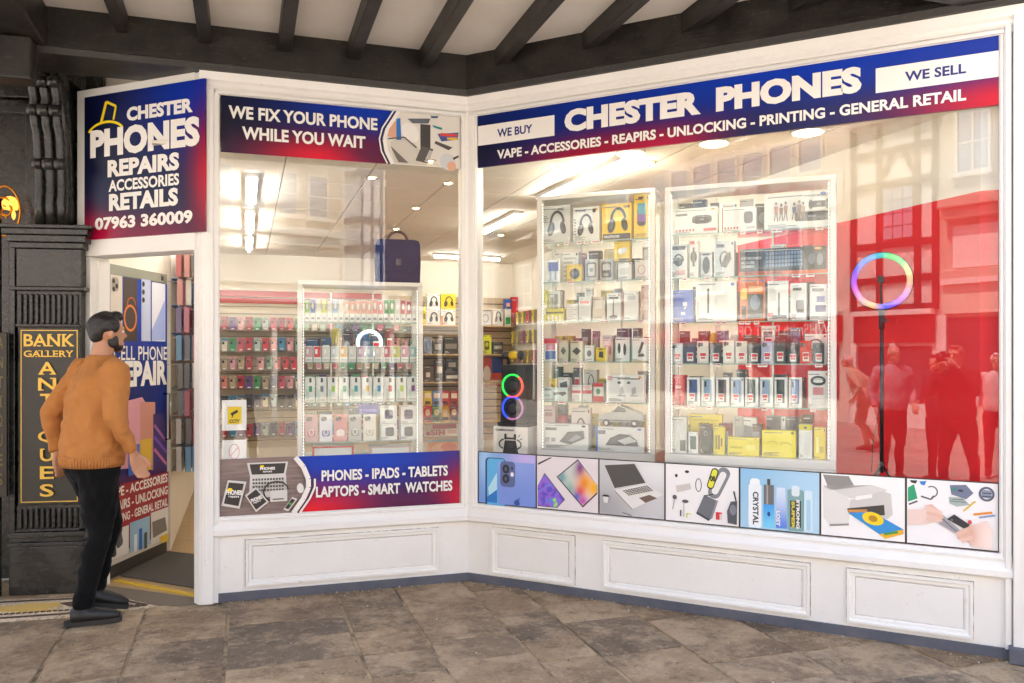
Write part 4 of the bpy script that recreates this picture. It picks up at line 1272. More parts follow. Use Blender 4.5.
    bd2 = tag(mb.build('narrow_board', None, f.M @ Matrix.Translation((a2, -.06, Z(494)))), 'narrow dark board with upright gold letters at the picture edge', 'sign')
    m2 = MB()
    W = b2 - a2; Hh = Z(333) - Z(494)
    items = [('r', .04, .006, .10, .994, GD)]
    for i, ch in enumerate('ANTIQUES'):
        z = .90 - i * .118
        items += serif(ch, .30, z, .72, z + .07, GD)
    m2.art(0, W, 0, Hh, -.0305, items); m2.build('lettering', bd2)
    mb = MB(); mb.box(X(0.0), X(3.5), -.055, -.02, Z(600), Z(200), IRON, .004); mb.box(X(10), X(16), -.02, .1, Z(600), Z(230), IRON, .004); mb.build('glazing_bar', wl, f.M)
    # warm lamp glow in its window: gilt scroll lamp
    lp = thing('scroll_lamp', 'glowing orange gilt scroll lamp in the antiques shop window', 'lamp', f.M)
    AMB = plain((1.0, .30, .04), .4, emit=.7); GLD = plain('#c8821e', .3, .8)
    cx, cz = X(-7), Z(208)
    mb = MB(); mb.tube([(cx + .10 * math.cos(t), .16, cz + .17 * math.sin(t)) for t in [2 * math.pi * i / 24 for i in range(24)]], .008, GLD, 8, False, True)
    for k in range(3):
        mb.tube([(cx + (.01 + .005 * i) * math.cos(i * .6 + k * 2), .16, cz - .05 + .05 * k + (.01 + .005 * i) * math.sin(i * .6 + k * 2)) for i in range(10)], .008, GLD, 6)
    mb.build('scroll', lp, None, True)
    mb = MB(); mb.lathe([(.001, -.035), (.010, -.02), (.013, 0), (.008, .02), (.001, .035)], (X(9.5, 215), .06, Z(214)), AMB, 12); mb.build('flame_bulb', lp, None, True)
    mb = MB(); mb.lathe([(.001, -.03), (.045, -.02), (.055, 0.02), (.03, .06), (.001, .07)], (cx + .02, .2, cz + .04), AMB, 12); mb.build('amber_globe', lp, None, True)
    # mosaic at the neighbour's entrance
    q = [ground(-140, 632), ground(60, 618), ground(156, 606.5), ground(112, 596), ground(-60, 604), ground(-200, 612)]
    k = NT('mosaic'); vv = k.n('ShaderNodeTexVoronoi'); vv.inputs['Scale'].default_value = 55; k.link(k.geo(), vv.inputs['Vector'])
    k.base(k.mix(k.ramp(vv.outputs['Distance'], [(.5, 0.0), (.75, .6)]), (.62, .52, .38), (.2, .15, .11))); k.rough(.7)
    mb = MB(); mb.prism([tuple(p[:2]) for p in q], -.02, .005, k.m)
    mo = tag(mb.build('mosaic_threshold'), 'worn pale mosaic threshold with dark border left of the doorway', 'mosaic')
    dk = plain('#4a3528', .7); yl = plain('#c8a860', .7)
    def strip(pts, w, mat, z):
        m2 = MB()
        for p, r_ in zip(pts[:-1], pts[1:]):
            d = (r_ - p); n = Vector((-d.y, d.x, 0)).normalized() * w / 2
            m2.prism([tuple((p + n)[:2]), tuple((r_ + n)[:2]), tuple((r_ - n)[:2]), tuple((p - n)[:2])], z, z + .002, mat)
        return m2
    strip([ground(-135, 628), ground(58, 615.2), ground(147, 606)], .03, dk, .0052).build('border_band', mo)
    strip([ground(-130, 611), ground(-40, 605.5), ground(105, 598), ground(147, 606)], .025, dk, .0075).build('border_band', mo)
    m2 = MB(); m2.prism([tuple(ground(u, v)[:2]) for u, v in [(-60, 611), (10, 607), (30, 604.5), (58, 603.5), (62, 607), (44, 609.5), (58, 611), (24, 613), (-10, 613), (-50, 617)]], .0052, .0085, yl); m2.build('yellow_inlay', mo)
    for (ua, va), (ub, vb), n_ in (((-100, 622), (58, 611.6), 26), ((58, 611.6), (140, 605.6), 14)):
        for i in range(n_):
            t_ = (i + .5) / n_; c_ = ground(ua + (ub - ua) * t_, va + (vb - va) * t_); r_ = .016
            m2 = MB(); m2.prism([(c_.x + r_, c_.y), (c_.x, c_.y + r_), (c_.x - r_, c_.y), (c_.x, c_.y - r_)], .0052, .0084, dk); m2.build('border_tile', mo)
    m2 = MB(); m2.prism([tuple(ground(u, v)[:2]) for u, v in [(60, 604), (86, 601.5), (112, 603), (96, 606), (70, 607.5)]], .0052, .0082, dk); m2.build('dark_inlay', mo)
    # heavy brace and cross beam in the upper left corner
    br = thing('corner_brace', 'dark timber brace and cross beam in the upper left corner', 'beam')
    mb = MB()
    p, q2 = f.w(X(45, 60), -.35, Z_BB + .05), f.w(X(2, 60) - .25, -1.5, Z_BT)
    mb.tube([p, q2], .11, BLACKWOOD, 4); mb.build('brace', br)
    xb = FL.px(47, 50, -.14)[0]
    mb = MB(); mb.box(xb - .42, xb, -2.2, -.145, Z_BB + .03, Z_BT - .003, BLACKWOOD, .012); mb.build('cross_beam', br, FL.M)
    mb = MB(); mb.box(xb - .5, xb - .05, -.30, -.146, Z_BB - .22, Z_BB + .028, BLACKWOOD, .012); mb.build('beam_cap', br, FL.M)

def serif(t, x0, z0, x1, z1, mat):
    """serif capitals: bold strokes with slab feet, in sheet coordinates"""
    out = [('t', t, x0, z0, x1, z1, mat, .018)]
    n = len(t); w = (x1 - x0) / n; s = (z1 - z0) * .09
    feet = {'A': ((.05, .35, 0), (.65, .95, 0)), 'N': ((.02, .32, 0), (.02, .22, 1), (.68, .98, 1)), 'T': ((.3, .7, 0),), 'I': ((.0, 1.0, 0), (.0, 1.0, 1)), 'U': ((.02, .35, 1), (.65, .98, 1)), 'E': ((.02, .3, 0), (.02, .3, 1)), 'K': ((.02, .38, 0), (.66, .99, 0), (.02, .38, 1), (.62, .95, 1)), 'L': ((.02, .4, 0), (.02, .4, 1)), 'R': ((.02, .4, 0), (.66, .99, 0)), 'Y': ((.3, .7, 0), (.02, .36, 1), (.66, .98, 1)), 'B': ((.02, .25, 0), (.02, .25, 1))}
    if t == 'I':
        out = [('r', x0 + (x1 - x0) * .3, z0, x0 + (x1 - x0) * .7, z1, mat)]
    for i, ch in enumerate(t):
        for a, b, top in feet.get(ch, ()):
            zz = z1 - s if top else z0
            out.append(('r', x0 + w * (i + a * .98), zz, x0 + w * (i + b * .98), zz + s, mat))
    return out
build_neighbour()

# ------------------------------------------------------------------ glass cabinets and the goods in them
FRAMEW = plain((0.80, 0.78, 0.73), 0.35)
EDGE = plain((0.30, 0.42, 0.36), 0.2)
LED = plain((1.0, 0.95, 0.85), 0.4, emit=.8)
ORD = ['first', 'second', 'third', 'fourth', 'fifth', 'sixth', 'seventh', 'eighth', 'ninth', 'tenth', 'eleventh', 'twelfth', 'thirteenth', 'fourteenth', 'fifteenth', 'sixteenth', 'seventeenth', 'eighteenth', 'nineteenth', 'twentieth', 'twenty-first', 'twenty-second', 'twenty-third', 'twenty-fourth']

class Cabinet:
    def __init__(s, fr, name, label, u0, u1, vtop, vbase, shelves, depth):
        s.f = fr
        s.o = thing('display_cabinet', label, 'cabinet', fr.M, 'glass display cabinets behind the shop windows')
        s.short = name
        W = s.W = fr.px(u1, 330)[0]
        zt = s.zt = fr.px(u0, vtop)[1]
        zb = s.zb = fr.px(u0, vbase)[1]
        s.D = depth
        t = 0.033
        mb = MB(); mb.box(0, W, 0.0, depth, 0.02, zb - .002, FRAMEW, .004); mb.build('base', s.o)
        mb = MB(); mb.box(0, W, -.003, depth, zb, zb + .055, FRAMEW, .004); mb.build('plinth_rail', s.o)
        mb = MB(); mb.box(0, W, 0, depth, zt - .03, zt, FRAMEW, .004); mb.build('top_rail', s.o)
        for x in (0, W - t):
            for y in (0, depth - t):
                mb = MB(); mb.box(x, x + t, y, y + t, zb + .056, zt - .031, FRAMEW, .003); mb.build('post', s.o)
        mb = MB(); mb.box(t + .001, W - t - .001, .002, .006, zb + .058, zt - .032, CASEGLASS); mb.build('glass_door', s.o)
        for x in (.006, W - .01):
            mb = MB(); mb.box(x, x + .004, t + .001, depth - t - .001, zb + .058, zt - .032, CASEGLASS); mb.build('side_glass', s.o)
        s.sz = []
        for v in shelves:
            uc = (u0 + u1) / 2
            z = fr.px(uc, v, 0.03)[1]
            s.sz.append(z)
            mb = MB(); mb.box(t * .5, W - t * .5, .03, depth - .01, z - .008, z, SHELFGLASS)
            mb.box(t * .5, W - t * .5, .0285, .0299, z - .008, z, EDGE)
            mb.build('shelf', s.o)
        s.sz.append(zb + .056)
        # strips of small lamps up the front posts
        for x in (t + .004, W - t - .012):
            mb = MB(); mb.box(x, x + .008, .010, .014, zb + .06, zt - .04, plain((.6, .58, .52), .4))
            st = mb.build('lamp_strip', s.o)
            m2 = MB(); z = zb + .07
            while z < zt - .05:
                m2.box(x + .002, x + .006, .0075, .0099, z, z + .007, LED); z += .022
            tag(m2.build('lamp_dot', st), kind='stuff')
        s.cnt = {}
        # mounting rails up the back
        for x in (W * .27, W * .62):
            mb = MB(); mb.box(x, x + .012, depth - .03, depth - .018, zb + .06, zt - .04, plain((.7, .68, .64), .3, .5)); mb.build('rail', s.o)

def box_item(fr, x0, x1, y0, z0, z1, depth, body, items, name, label, cat, group, tilt=0.0, step=0.0006):
    w = x1 - x0; h = z1 - z0
    items = list(items or ())
    if w > .045 and name in ('product_box', 'shelf_box', 'spare_box'):
        rq = random.Random(label)
        dark = sum(lin(body)) < .9 if isinstance(body, str) else False
        ik = '#cfccc8' if dark else '#6e6d70'
        fine = []
        zt_ = rq.uniform(.88, .93); wd = rq.uniform(.3, .7)
        fine += lines(.06, .06 + wd, zt_, zt_ + .05, 1, ik)
        for q in range(rq.randint(2, 4)): fine.append(('r', .06, .05 + q * .035, rq.uniform(.25, .55), .05 + q * .035 + .014, ik))
        if rq.random() < .6: fine.append(('e', .9, .92, .045, .04, rq.choice(['#c8303a', '#2f6fc0', '#3a3a3e', '#e0a020'])))
        if rq.random() < .5: fine.append(('r', .0, .0, rq.choice([.03, .04]), 1.0, rq.choice(['#c8303a', '#2f6fc0', '#3a3a3e', '#2a9a70', '#e0802a'])))
        items = fine + items
    mb = MB()
    mb.box(-w / 2, w / 2, 0, depth, 0, h, body if not isinstance(body, (str, tuple)) else plain(body, .4), 0.0)
    if items:
        mb.art(-w / 2, w / 2, 0, h, -.0006, [tuple(plain(q, .4) if (isinstance(q, str) and q.startswith('#')) else q for q in it) for it in items], step)
    M = fr.M @ Matrix.Translation(((x0 + x1) / 2, y0, z0)) @ Matrix.Rotation(tilt, 4, 'Z')
    return tag(mb.build(name, None, M), label, cat, group)

SHELF_WORD = ['top', 'second', 'third', 'fourth', 'fifth', 'bottom']
def put(cab, shelf, u0, u1, vtop, desc, body, items=(), name='product_box', cat='box', y=.06, depth=.07, lift_v=None, tilt=None):
    f = cab.f
    um = (u0 + u1) / 2
    a = f.px(u0, 330, y)[0]; b = f.px(u1, 330, y)[0]
    z0 = cab.sz[shelf] + .0005
    if lift_v is not None: z0 = f.px(um, lift_v, y)[1]
    z1 = f.px(um, vtop, y)[1]
    n = cab.cnt.get(shelf, 0); cab.cnt[shelf] = n + 1
    nsh = len(cab.sz)
    sw = 'bottom' if shelf == nsh - 1 else SHELF_WORD[shelf]
    lab = '%s, %s %s, %s shelf, %s' % (desc, ORD[n], name.split('_')[-1], sw, cab.short)
    if len(lab.split()) > 16: lab = '%s, %s shelf, %s' % (desc, sw, cab.short)
    g = (b - a) * .03
    return box_item(f, a + g, b - g, y, z0, max(z1, z0 + .02), min(depth, max(.03, (b - a) * .8)), body, list(items), name, lab, cat, 'boxed goods in the ' + cab.short, R.uniform(-.05, .05) if tilt is None else tilt)

# -------- small drawings for the packs (0..1 on the front of the box)
def headphones(c='#26262a', cx=.55, cz=.5, s=1.0):
    return [('ring', cx, cz, .27 * s, .36 * s, .085 * s, c, .15, 3.3), ('e', cx - .22 * s, cz - .12 * s, .12 * s, .19 * s, c, -.2), ('e', cx + .20 * s, cz - .10 * s, .10 * s, .17 * s, c, .2), ('e', cx - .22 * s, cz - .12 * s, .06 * s, .11 * s, '#55565c', -.2)]
def phone(body='#2b3350', scr='#5a78c0', cx=.5, w=.5, z0=.12, z1=.92):
    return [('r', cx - w / 2, z0, cx + w / 2, z1, body), ('r', cx - w / 2 + .04, z0 + .03, cx + w / 2 - .04, z1 - .03, scr), ('r', cx - w / 2 + .06, z1 - .26, cx - w / 2 + .2, z1 - .06, '#1a1a1e')]
def price(x=.25, z=.08, w=.5, h=.3):
    return [('r', x, z, x + w, z + h, '#f2efec'), ('r', x + .03, z + h * .55, x + w - .03, z + h * .9, '#d3202c'), ('t', '99', x + .08, z + h * .08, x + w - .08, z + h * .48, '#c01f2a', .06)]
def lines(x0, x1, z0, z1, n, col='#77767a'):
    return [('r', x0, z0 + (z1 - z0) * i / n, x1 - (x1 - x0) * (.3 if i % 2 else 0), z0 + (z1 - z0) * (i + .45) / n, col) for i in range(n)]

def build_cabinets():
    # ---- low cabinet in the left bay
    o = FL.px(297.5, 400, .42)
    fL = Fr(FL.w(o[0], .42), A_L - math.radians(3))
    lc = Cabinet(fL, 'low cabinet', 'waist-wide low glass cabinet with white frame behind the left window', 297.5, 423, 280, 466, [322, 362, 401.5, 441], .36)
    cols = ['#8cc63a', '#3a67b8', '#e9e6e2', '#d8e04a', '#e8e5e0', '#9ab7d8', '#e9e4df', '#f0b08a', '#f2a58a', '#eeb39a', '#ee9d86', '#f0ac8e', '#e98d80', '#e0525a', '#3f9a54', '#46a85a', '#d8d4cf', '#c8303c', '#b02a3c', '#dcd8d2']
    names = {'#8cc63a': 'lime', '#3a67b8': 'blue', '#d8e04a': 'yellow', '#9ab7d8': 'pale blue', '#3f9a54': 'green', '#46a85a': 'green', '#c8303c': 'red', '#b02a3c': 'dark red', '#e0525a': 'red', '#e98d80': 'coral', '#f0b08a': 'peach', '#f2a58a': 'peach', '#eeb39a': 'peach', '#ee9d86': 'salmon', '#f0ac8e': 'peach'}
    for i, c in enumerate(cols):
        a = 304.5 + i * 5.65
        put(lc, 0, a, a + 5.3, 300 + R.uniform(-1, 1), 'slim %s and white vape box' % names.get(c, 'plain'), '#eceae6', [('r', .05, .38, .95, .97, c), ('e', .5, .7, .25, .14, '#f5f2ee'), ('r', .2, .1, .8, .2, '#8a8a90')], 'vape_box', tilt=0)
    cc = ['#c8a0a8', '#d8303c', '#dcd8d4', '#c8d0d8', '#d8a03c', '#e0dcd8', '#d0a8c0', '#b8c8d8', '#e0d0c8', '#c86070', '#c8c850', '#d08098', '#a8c8c8']
    nn = ['mauve', 'red', 'grey', 'pale blue', 'amber', 'off-white', 'pink', 'sky blue', 'beige', 'rose', 'yellow-green', 'pink', 'teal']
    for i, (c, n_) in enumerate(zip(cc, nn)):
        a = 304.5 + i * 8.75
        put(lc, 1, a, a + 8.3, 346, 'small %s and white refill box' % n_, '#eeece8', [('r', .06, .3, .94, .96, c), ('r', .2, .5, .5, .8, '#f4f2ee'), ('r', .1, .08, .9, .18, '#c9c6c2')], 'refill_box', tilt=0)
    cc = [('#3f9a78', 'green'), ('#8a8d92', 'grey'), ('#a8d048', 'lime'), ('#48a868', 'leaf green'), ('#48b0b0', 'teal'), ('#e8b828', 'yellow'), ('#3a9ac8', 'blue'), ('#d84048', 'red'), ('#b8cc28', 'yellow-green'), ('#8a3a88', 'purple')]
    for i, (c, n_) in enumerate(cc):
        a = 304.5 + i * 11.4
        put(lc, 2, a, a + 10.8, 377, 'white vape kit box with %s picture' % n_, '#f0eeea', [('rr', .55, .52, .34, .62, 0, .1, c), ('r', .44, .78, .66, .96, '#4a4a50'), ('r', .12, .1, .4, .5, '#cfe0d4'), ('r', .1, .04, .9, .1, '#b8b5b2')], 'vape_kit_box', tilt=0)
    cs = [('#d8a8a8', 'pink phone case with swirl print', '#c86a78'), ('#e4e2ee', 'white and purple phone case', '#5a4aa0'), ('#d88888', 'rose phone case with ring', '#f0d8d4'), ('#b8b4ae', 'silver glitter phone case', '#8a8680'), ('#e4dcd2', 'cream phone case', '#c8b8a4')]
    for i, (c, n_, c2) in enumerate(cs):
        a = 304.5 + i * 14.6
        put(lc, 3, a, a + 13.6, 414.5, n_, c, [('rr', .5, .30, .62, .5, 0, .12, c2), ('ring', .5, .34, .2, .12, .06, '#f2efec'), ('rr', .34, .84, .42, .34, 0, .1, '#3a3a44'), ('e', .26, .88, .07, .04, '#8a8a94'), ('e', .42, .80, .07, .04, '#8a8a94')], 'phone_case', 'phone case', depth=.02, tilt=0)
    put(lc, 3, 380, 397.5, 423.5, 'white box picturing dark earbud case in lower row', '#efedea', [('rr', .55, .5, .5, .55, 0, .1, '#55565c'), ('r', .35, .66, .75, .7, '#2a2a2e')])
    put(lc, 3, 399.5, 417.5, 423.5, 'white box picturing black earbud case in lower row', '#efedea', [('rr', .5, .5, .5, .55, 0, .1, '#3c3d44'), ('r', .3, .66, .7, .7, '#1c1c20')])
    put(lc, 3, 380, 397.5, 405.5, 'white box picturing violet earbud case stacked on another', '#f0eeec', [('rr', .5, .5, .5, .55, 0, .1, '#4a466e'), ('e', .4, .7, .07, .07, '#18181c')], lift_v=423)
    put(lc, 3, 399.5, 417.5, 405.5, 'white box picturing plum earbud case stacked on another', '#f0eeec', [('rr', .5, .5, .5, .55, 0, .1, '#5a4668'), ('e', .4, .7, .07, .07, '#18181c')], lift_v=423)
    put(lc, 3, 357, 379, 404, 'flat blue-violet box lying behind the cases', '#4a3cc0', [('r', .1, .2, .9, .5, '#7a6ae0')], y=.2, lift_v=414)
    put(lc, 4, 311, 355, 446, 'white box with red border', '#f0eeea', [('r', 0, 0, .05, 1, '#d8342c'), ('r', .95, 0, 1, 1, '#d8342c'), ('r', 0, .82, 1, 1, '#d8342c')], depth=.2)
    put(lc, 4, 369, 412, 446.5, 'white box with pale pink border', '#f2efec', [('r', 0, .86, 1, 1, '#e8b8b8'), ('r', 0, 0, .05, 1, '#e8b8b8'), ('r', .95, 0, 1, 1, '#e8b8b8')], depth=.2)
    # blue bag on top
    f = fL
    a = f.px(375, 260, .16)[0]; b = f.px(420, 260, .16)[0]; z0 = lc.zt + .001; z1 = f.px(397, 240, .16)[1]
    w, h = b - a, z1 - z0
    bag = thing('laptop_bag', 'navy blue laptop bag with brown handle on the low cabinet', 'bag', f.M @ Matrix.Translation(((a + b) / 2, .12, z0)))
    NAVY = mat_fabric('navy_nylon', (.013, .016, .065), (.02, .024, .09), 90, .15)
    mb = MB(); mb.yprism([(-w * .48, .012), (-w * .44, 0), (w * .44, 0), (w * .48, .012), (w * .5, h * .5), (w * .485, h * .9), (w * .45, h * .975), (w * .36, h), (-w * .36, h), (-w * .45, h * .975), (-w * .485, h * .9), (-w * .5, h * .5)], 0, .10, NAVY); mb.build('body', bag)
    mb = MB(); mb.yprism([(-w * .47, h * .93), (-w * .47, h * .48), (-w * .30, h * .42), (-w * .16, h * .36), (w * .16, h * .36), (w * .30, h * .42), (w * .47, h * .48), (w * .47, h * .93)], -.010, -.0005, NAVY); mb.build('flap', bag)
    mb = MB(); mb.yprism([(-w * .42, h * .4), (w * .42, h * .4), (w * .3, h * .3), (0, h * .26), (-w * .3, h * .3)], -.01, .0, NAVY); mb.build('pocket_edge', bag)
    mb = MB(); mb.box(-.02, .02, -.02, -.0125, h * .4, h * .55, plain('#3a3a44', .3, .6), .004); mb.build('clasp', bag)
    mb = MB(); mb.tube([(.075 * math.cos(t), .05, h - .01 + .075 * math.sin(t)) for t in [math.pi * i / 12 for i in range(13)]], .011, plain('#3a2418', .6), 8); mb.build('handle', bag, None, True)

    # ---- middle cabinet
    o = FR.px(537, 400, .30)
    fM = Fr(FR.w(o[0], .30), math.radians(-21.5))
    mc = Cabinet(fM, 'middle cabinet', 'tall glass cabinet with white frame, left of the two in the right window', 537, 655, 196.5, 457, [240.5, 280.5, 320.5, 361.5, 402], .36)
    Y_, B_, W_ = '#f2cc10', '#1c1c20', '#f0eeeb'
    put(mc, 0, 541, 571, 205.5, 'pale grey box with black headphones', '#d4d3d2', headphones() + [('t', 'ANC', .55, .86, .8, .93, B_, .03)] + lines(.05, .25, .55, .75, 4))
    put(mc, 0, 572.5, 600, 207, 'white box with black headphones', W_, headphones(B_, .5, .46, .95) + [('t', 'TUNE', .08, .86, .5, .93, '#3c3c40', .03), ('e', .82, .88, .07, .06, B_)] + lines(.05, .13, .2, .7, 6))
    put(mc, 0, 601, 632.5, 203.5, 'yellow box with black headphones', Y_, headphones(B_, .56, .52, 1.05) + [('r', .04, .02, .97, .17, B_), ('t', 'HEADPHONE', .08, .06, .6, .13, W_, .03), ('t', 'TUNE', .74, .86, .95, .92, B_, .05)])
    put(mc, 0, 633.5, 650, 194.5, 'tall yellow box with blue and purple speaker', Y_, [('rr', .5, .50, .56, 1.2, 0, .2, B_), ('r', .24, .55, .76, .80, '#2f9ab8'), ('r', .24, .38, .76, .55, '#7a4aa8'), ('r', .3, .9, .6, .95, B_), ('r', .2, .06, .8, .12, '#c8a010')])
    put(mc, 1, 547, 560, 260, 'white tub of blue charging plugs', '#dfe4ea', [('r', .1, .5, .9, .9, '#2c3c9a'), ('r', .2, .1, .35, .5, '#9aa8c8'), ('r', .6, .1, .75, .5, '#9aa8c8')])
    put(mc, 1, 562, 579, 252, 'clear-fronted white cable box', '#f1f0ee', lines(.1, .9, .2, .9, 5, '#b8b8bc'), y=.14)
    put(mc, 1, 566, 582, 264.5, 'yellow box with black speaker', Y_, [('e', .55, .45, .32, .32, B_), ('e', .55, .45, .16, .16, '#55555c')])
    put(mc, 1, 585, 598, 259, 'clear case box with grey frame', '#cfcfce', [('rr', .5, .5, .8, 1.2, 0, .12, '#6f7074'), ('rr', .5, .5, .55, .95, 0, .08, '#dcdbd8'), ('e', .5, .5, .14, .1, '#8a8a8e')])
    put(mc, 1, 600, 613, 259, 'clear case box with black frame', '#c8c8c8', [('rr', .5, .5, .85, 1.25, 0, .12, '#2c2d30'), ('rr', .5, .62, .6, .5, 0, .08, '#b8b7b4'), ('r', .3, .2, .7, .34, '#8f8e8c')])
    put(mc, 1, 617, 632, 262.5, 'white adaptor box', W_, [('r', .2, .3, .8, .7, '#dcdad8'), ('r', .3, .1, .7, .18, '#aaa8a8')])
    put(mc, 1, 634.5, 649, 260, 'white box with pink ring', '#f0e9e6', [('ring', .5, .5, .3, .26, .07, '#d8a8a0'), ('r', .2, .08, .8, .14, '#c0b4b0')])
    put(mc, 1, 613.5, 630.5, 241.5, 'small yellow box with white earbuds hanging under the shelf', Y_, [('e', .42, .5, .16, .16, W_), ('e', .62, .56, .14, .16, '#dcdcdc'), ('r', .3, .02, .95, .12, B_)], lift_v=261)
    put(mc, 2, 540.5, 547.5, 290, 'tall slim yellow box', '#ece04a', [('r', .2, .2, .8, .6, '#f6f2d8')])
    put(mc, 2, 548, 560, 291, 'clear blister pack of grey plugs', '#dcdcda', [('r', .2, .2, .45, .8, '#9a9a9e'), ('r', .55, .3, .85, .9, '#85858a')], y=.14)
    put(mc, 2, 546, 564, 308.5, 'low yellow box of hanging chargers', '#e8d820', [('r', .1, 0, .2, .45, W_), ('r', .32, 0, .42, .5, W_), ('r', .54, 0, .64, .42, W_), ('r', .76, 0, .86, .5, W_), ('r', 0, .6, 1, .75, '#5a5420')])
    put(mc, 2, 566, 578, 304, 'white bundle of cables', '#eceae8', lines(.1, .9, .1, .9, 6, '#c4c2c0'))
    put(mc, 2, 578.5, 591, 297, 'white box with red line of print', W_, [('r', .1, .72, .9, .82, '#d84040'), ('r', .1, .2, .9, .6, '#e0dcda')])
    put(mc, 2, 592, 605, 297, 'beige upright box', '#ddd0c0', [('r', .2, .5, .8, .85, '#efe8de'), ('r', .2, .1, .8, .16, '#a89c8c')])
    put(mc, 2, 606.5, 621, 293, 'white box with black headset stand', '#e6e5e3', [('r', .44, .1, .52, .8, '#4a4b50'), ('r', .15, .78, .85, .86, '#3a3b40'), ('e', .5, .12, .3, .07, '#3a3b40')])
    put(mc, 2, 623, 639, 291, 'plain white upright box', '#f3f2f0', [('r', .2, .7, .8, .85, '#d4d6da')])
    put(mc, 2, 641, 650, 285, 'rosy brown box', '#c49a90', [('r', .15, .3, .85, .6, '#e0c4bc')])
    put(mc, 3, 544, 557.5, 338.5, 'white box with red top and blue picture', '#e8e8ec', [('r', 0, .78, 1, 1, '#c8303c'), ('r', .1, .1, .9, .45, '#4a6ab0'), ('r', .15, .5, .85, .74, '#d4889c')])
    put(mc, 3, 558.5, 568.5, 340.5, 'pale olive slim box', '#cfcbb8', [('p', [(.5, .3), (.8, .5), (.5, .7), (.2, .5)], '#6a675c')])
    put(mc, 3, 570, 583.5, 341, 'cream box with dark diamond', '#d4cdb4', [('p', [(.5, .3), (.85, .5), (.5, .7), (.15, .5)], '#46423a'), ('r', .1, .9, .6, .95, '#6a675c')])
    put(mc, 3, 584.5, 594, 345.5, 'white box with grey plug', W_, [('e', .5, .5, .25, .2, '#8a8a90'), ('r', .2, .1, .8, .16, '#b4b2b0')])
    put(mc, 3, 595.5, 606.5, 347.5, 'small yellow cube with black speaker', '#f0d010', [('p', [(.3, .3), (.75, .25), (.7, .7), (.35, .72)], B_), ('r', .3, .84, .7, .92, B_)])
    put(mc, 3, 602.5, 613.5, 338.5, 'pink and white box', '#eed4d6', [('r', .2, .3, .8, .7, '#d88a96')], y=.13)
    put(mc, 3, 614.5, 630, 337.5, 'white box with two black plugs', '#f1f0ee', [('e', .3, .55, .1, .22, '#3a3a3e'), ('e', .68, .5, .1, .25, '#3a3a3e'), ('r', .08, .9, .5, .95, '#8a8a8e')])
    put(mc, 3, 631, 649, 338, 'white box with black folding stand and bright edges', '#f4f3f1', [('p', [(.4, .2), (.8, .22), (.72, .34), (.38, .3)], '#3c3d40'), ('p', [(.5, .3), (.75, .8), (.6, .84), (.38, .38)], '#55565a'), ('r', 0, 0, .05, 1, '#28a8a0'), ('r', 0, 0, 1, .03, '#e8b020')])
    put(mc, 4, 542.5, 568.5, 387.5, 'pale green box with dark goggles', '#cfe0de', [('p', [(.42, .62), (.9, .72), (.97, .55), (.8, .36), (.66, .5), (.46, .42)], '#2c3438'), ('r', .06, .78, .36, .86, '#3a8a84'), ('r', .06, .3, .3, .5, '#9ac0c0')])
    put(mc, 4, 549, 557.5, 378.5, 'yellow packet behind the goggles box', '#e8c420', [('p', [(.2, .2), (.8, .5), (.3, .8)], '#3a3424')], y=.15)
    put(mc, 4, 558, 570, 377.5, 'tilted white box with grey phone', '#eceae8', [('p', [(.3, .15), (.9, .25), (.75, .85), (.15, .75)], '#5a5c62')], y=.15)
    put(mc, 4, 571.5, 581.5, 385, 'white box with red lower band', W_, [('r', 0, .5, 1, .66, '#c8303c'), ('r', .2, .1, .8, .4, '#d8d4d0')])
    put(mc, 4, 582.5, 592, 385, 'white box with broad red stripe', '#eceae6', [('r', 0, .48, 1, .68, '#b82834'), ('r', .2, .75, .8, .95, '#e8b8b4')])
    put(mc, 4, 593, 604, 383, 'red and white box with green mark', '#e8e6e0', [('r', 0, 0, 1, .3, '#d02c34'), ('r', 0, .8, 1, 1, '#d02c34'), ('e', .5, .55, .2, .16, '#3a8a5a')])
    put(mc, 4, 605.5, 645, 375, 'large white box with two drawn stands', '#f3f2f0', [('p', [(.35, .25), (.48, .35), (.44, .6), (.36, .5)], '#b8b8bc'), ('p', [(.68, .25), (.80, .35), (.78, .58), (.68, .5)], '#b8b8bc'), ('l', [(.3, .24), (.52, .24)], .02, '#9a9a9e'), ('l', [(.64, .24), (.84, .24)], .02, '#9a9a9e'), ('r', .3, .84, .9, .88, '#5a5a60'), ('r', .03, .8, .16, .97, '#d8a8a4'), ('e', .35, .72, .05, .05, '#6a6a70'), ('e', .6, .72, .05, .05, '#6a6a70')])
    put(mc, 5, 542.5, 555.5, 406, 'pink box with white circle', '#dcc0c0', [('ring', .5, .35, .3, .2, .06, W_), ('r', .2, .75, .8, .85, '#b88a90')], y=.15, depth=.05)
    put(mc, 5, 571, 591, 408, 'clear box with pink headphones', '#dccfcc', headphones('#5a3c44', .5, .4, 1.0) + [('e', .3, .4, .12, .16, '#c86a80')], y=.15, depth=.05)
    put(mc, 5, 542.5, 589.5, 424, 'wide white box with folded grey drone', '#e9e7e4', [('p', [(.36, .3), (.55, .7), (.9, .75), (.92, .45), (.6, .2)], '#4f5156'), ('p', [(.55, .35), (.75, .6), (.85, .5), (.65, .3)], '#9a9ca2'), ('r', .05, .75, .3, .85, '#5a5a60'), ('r', .05, .3, .14, .45, '#8a8a90'), ('r', .18, .3, .27, .45, '#8a8a90')])
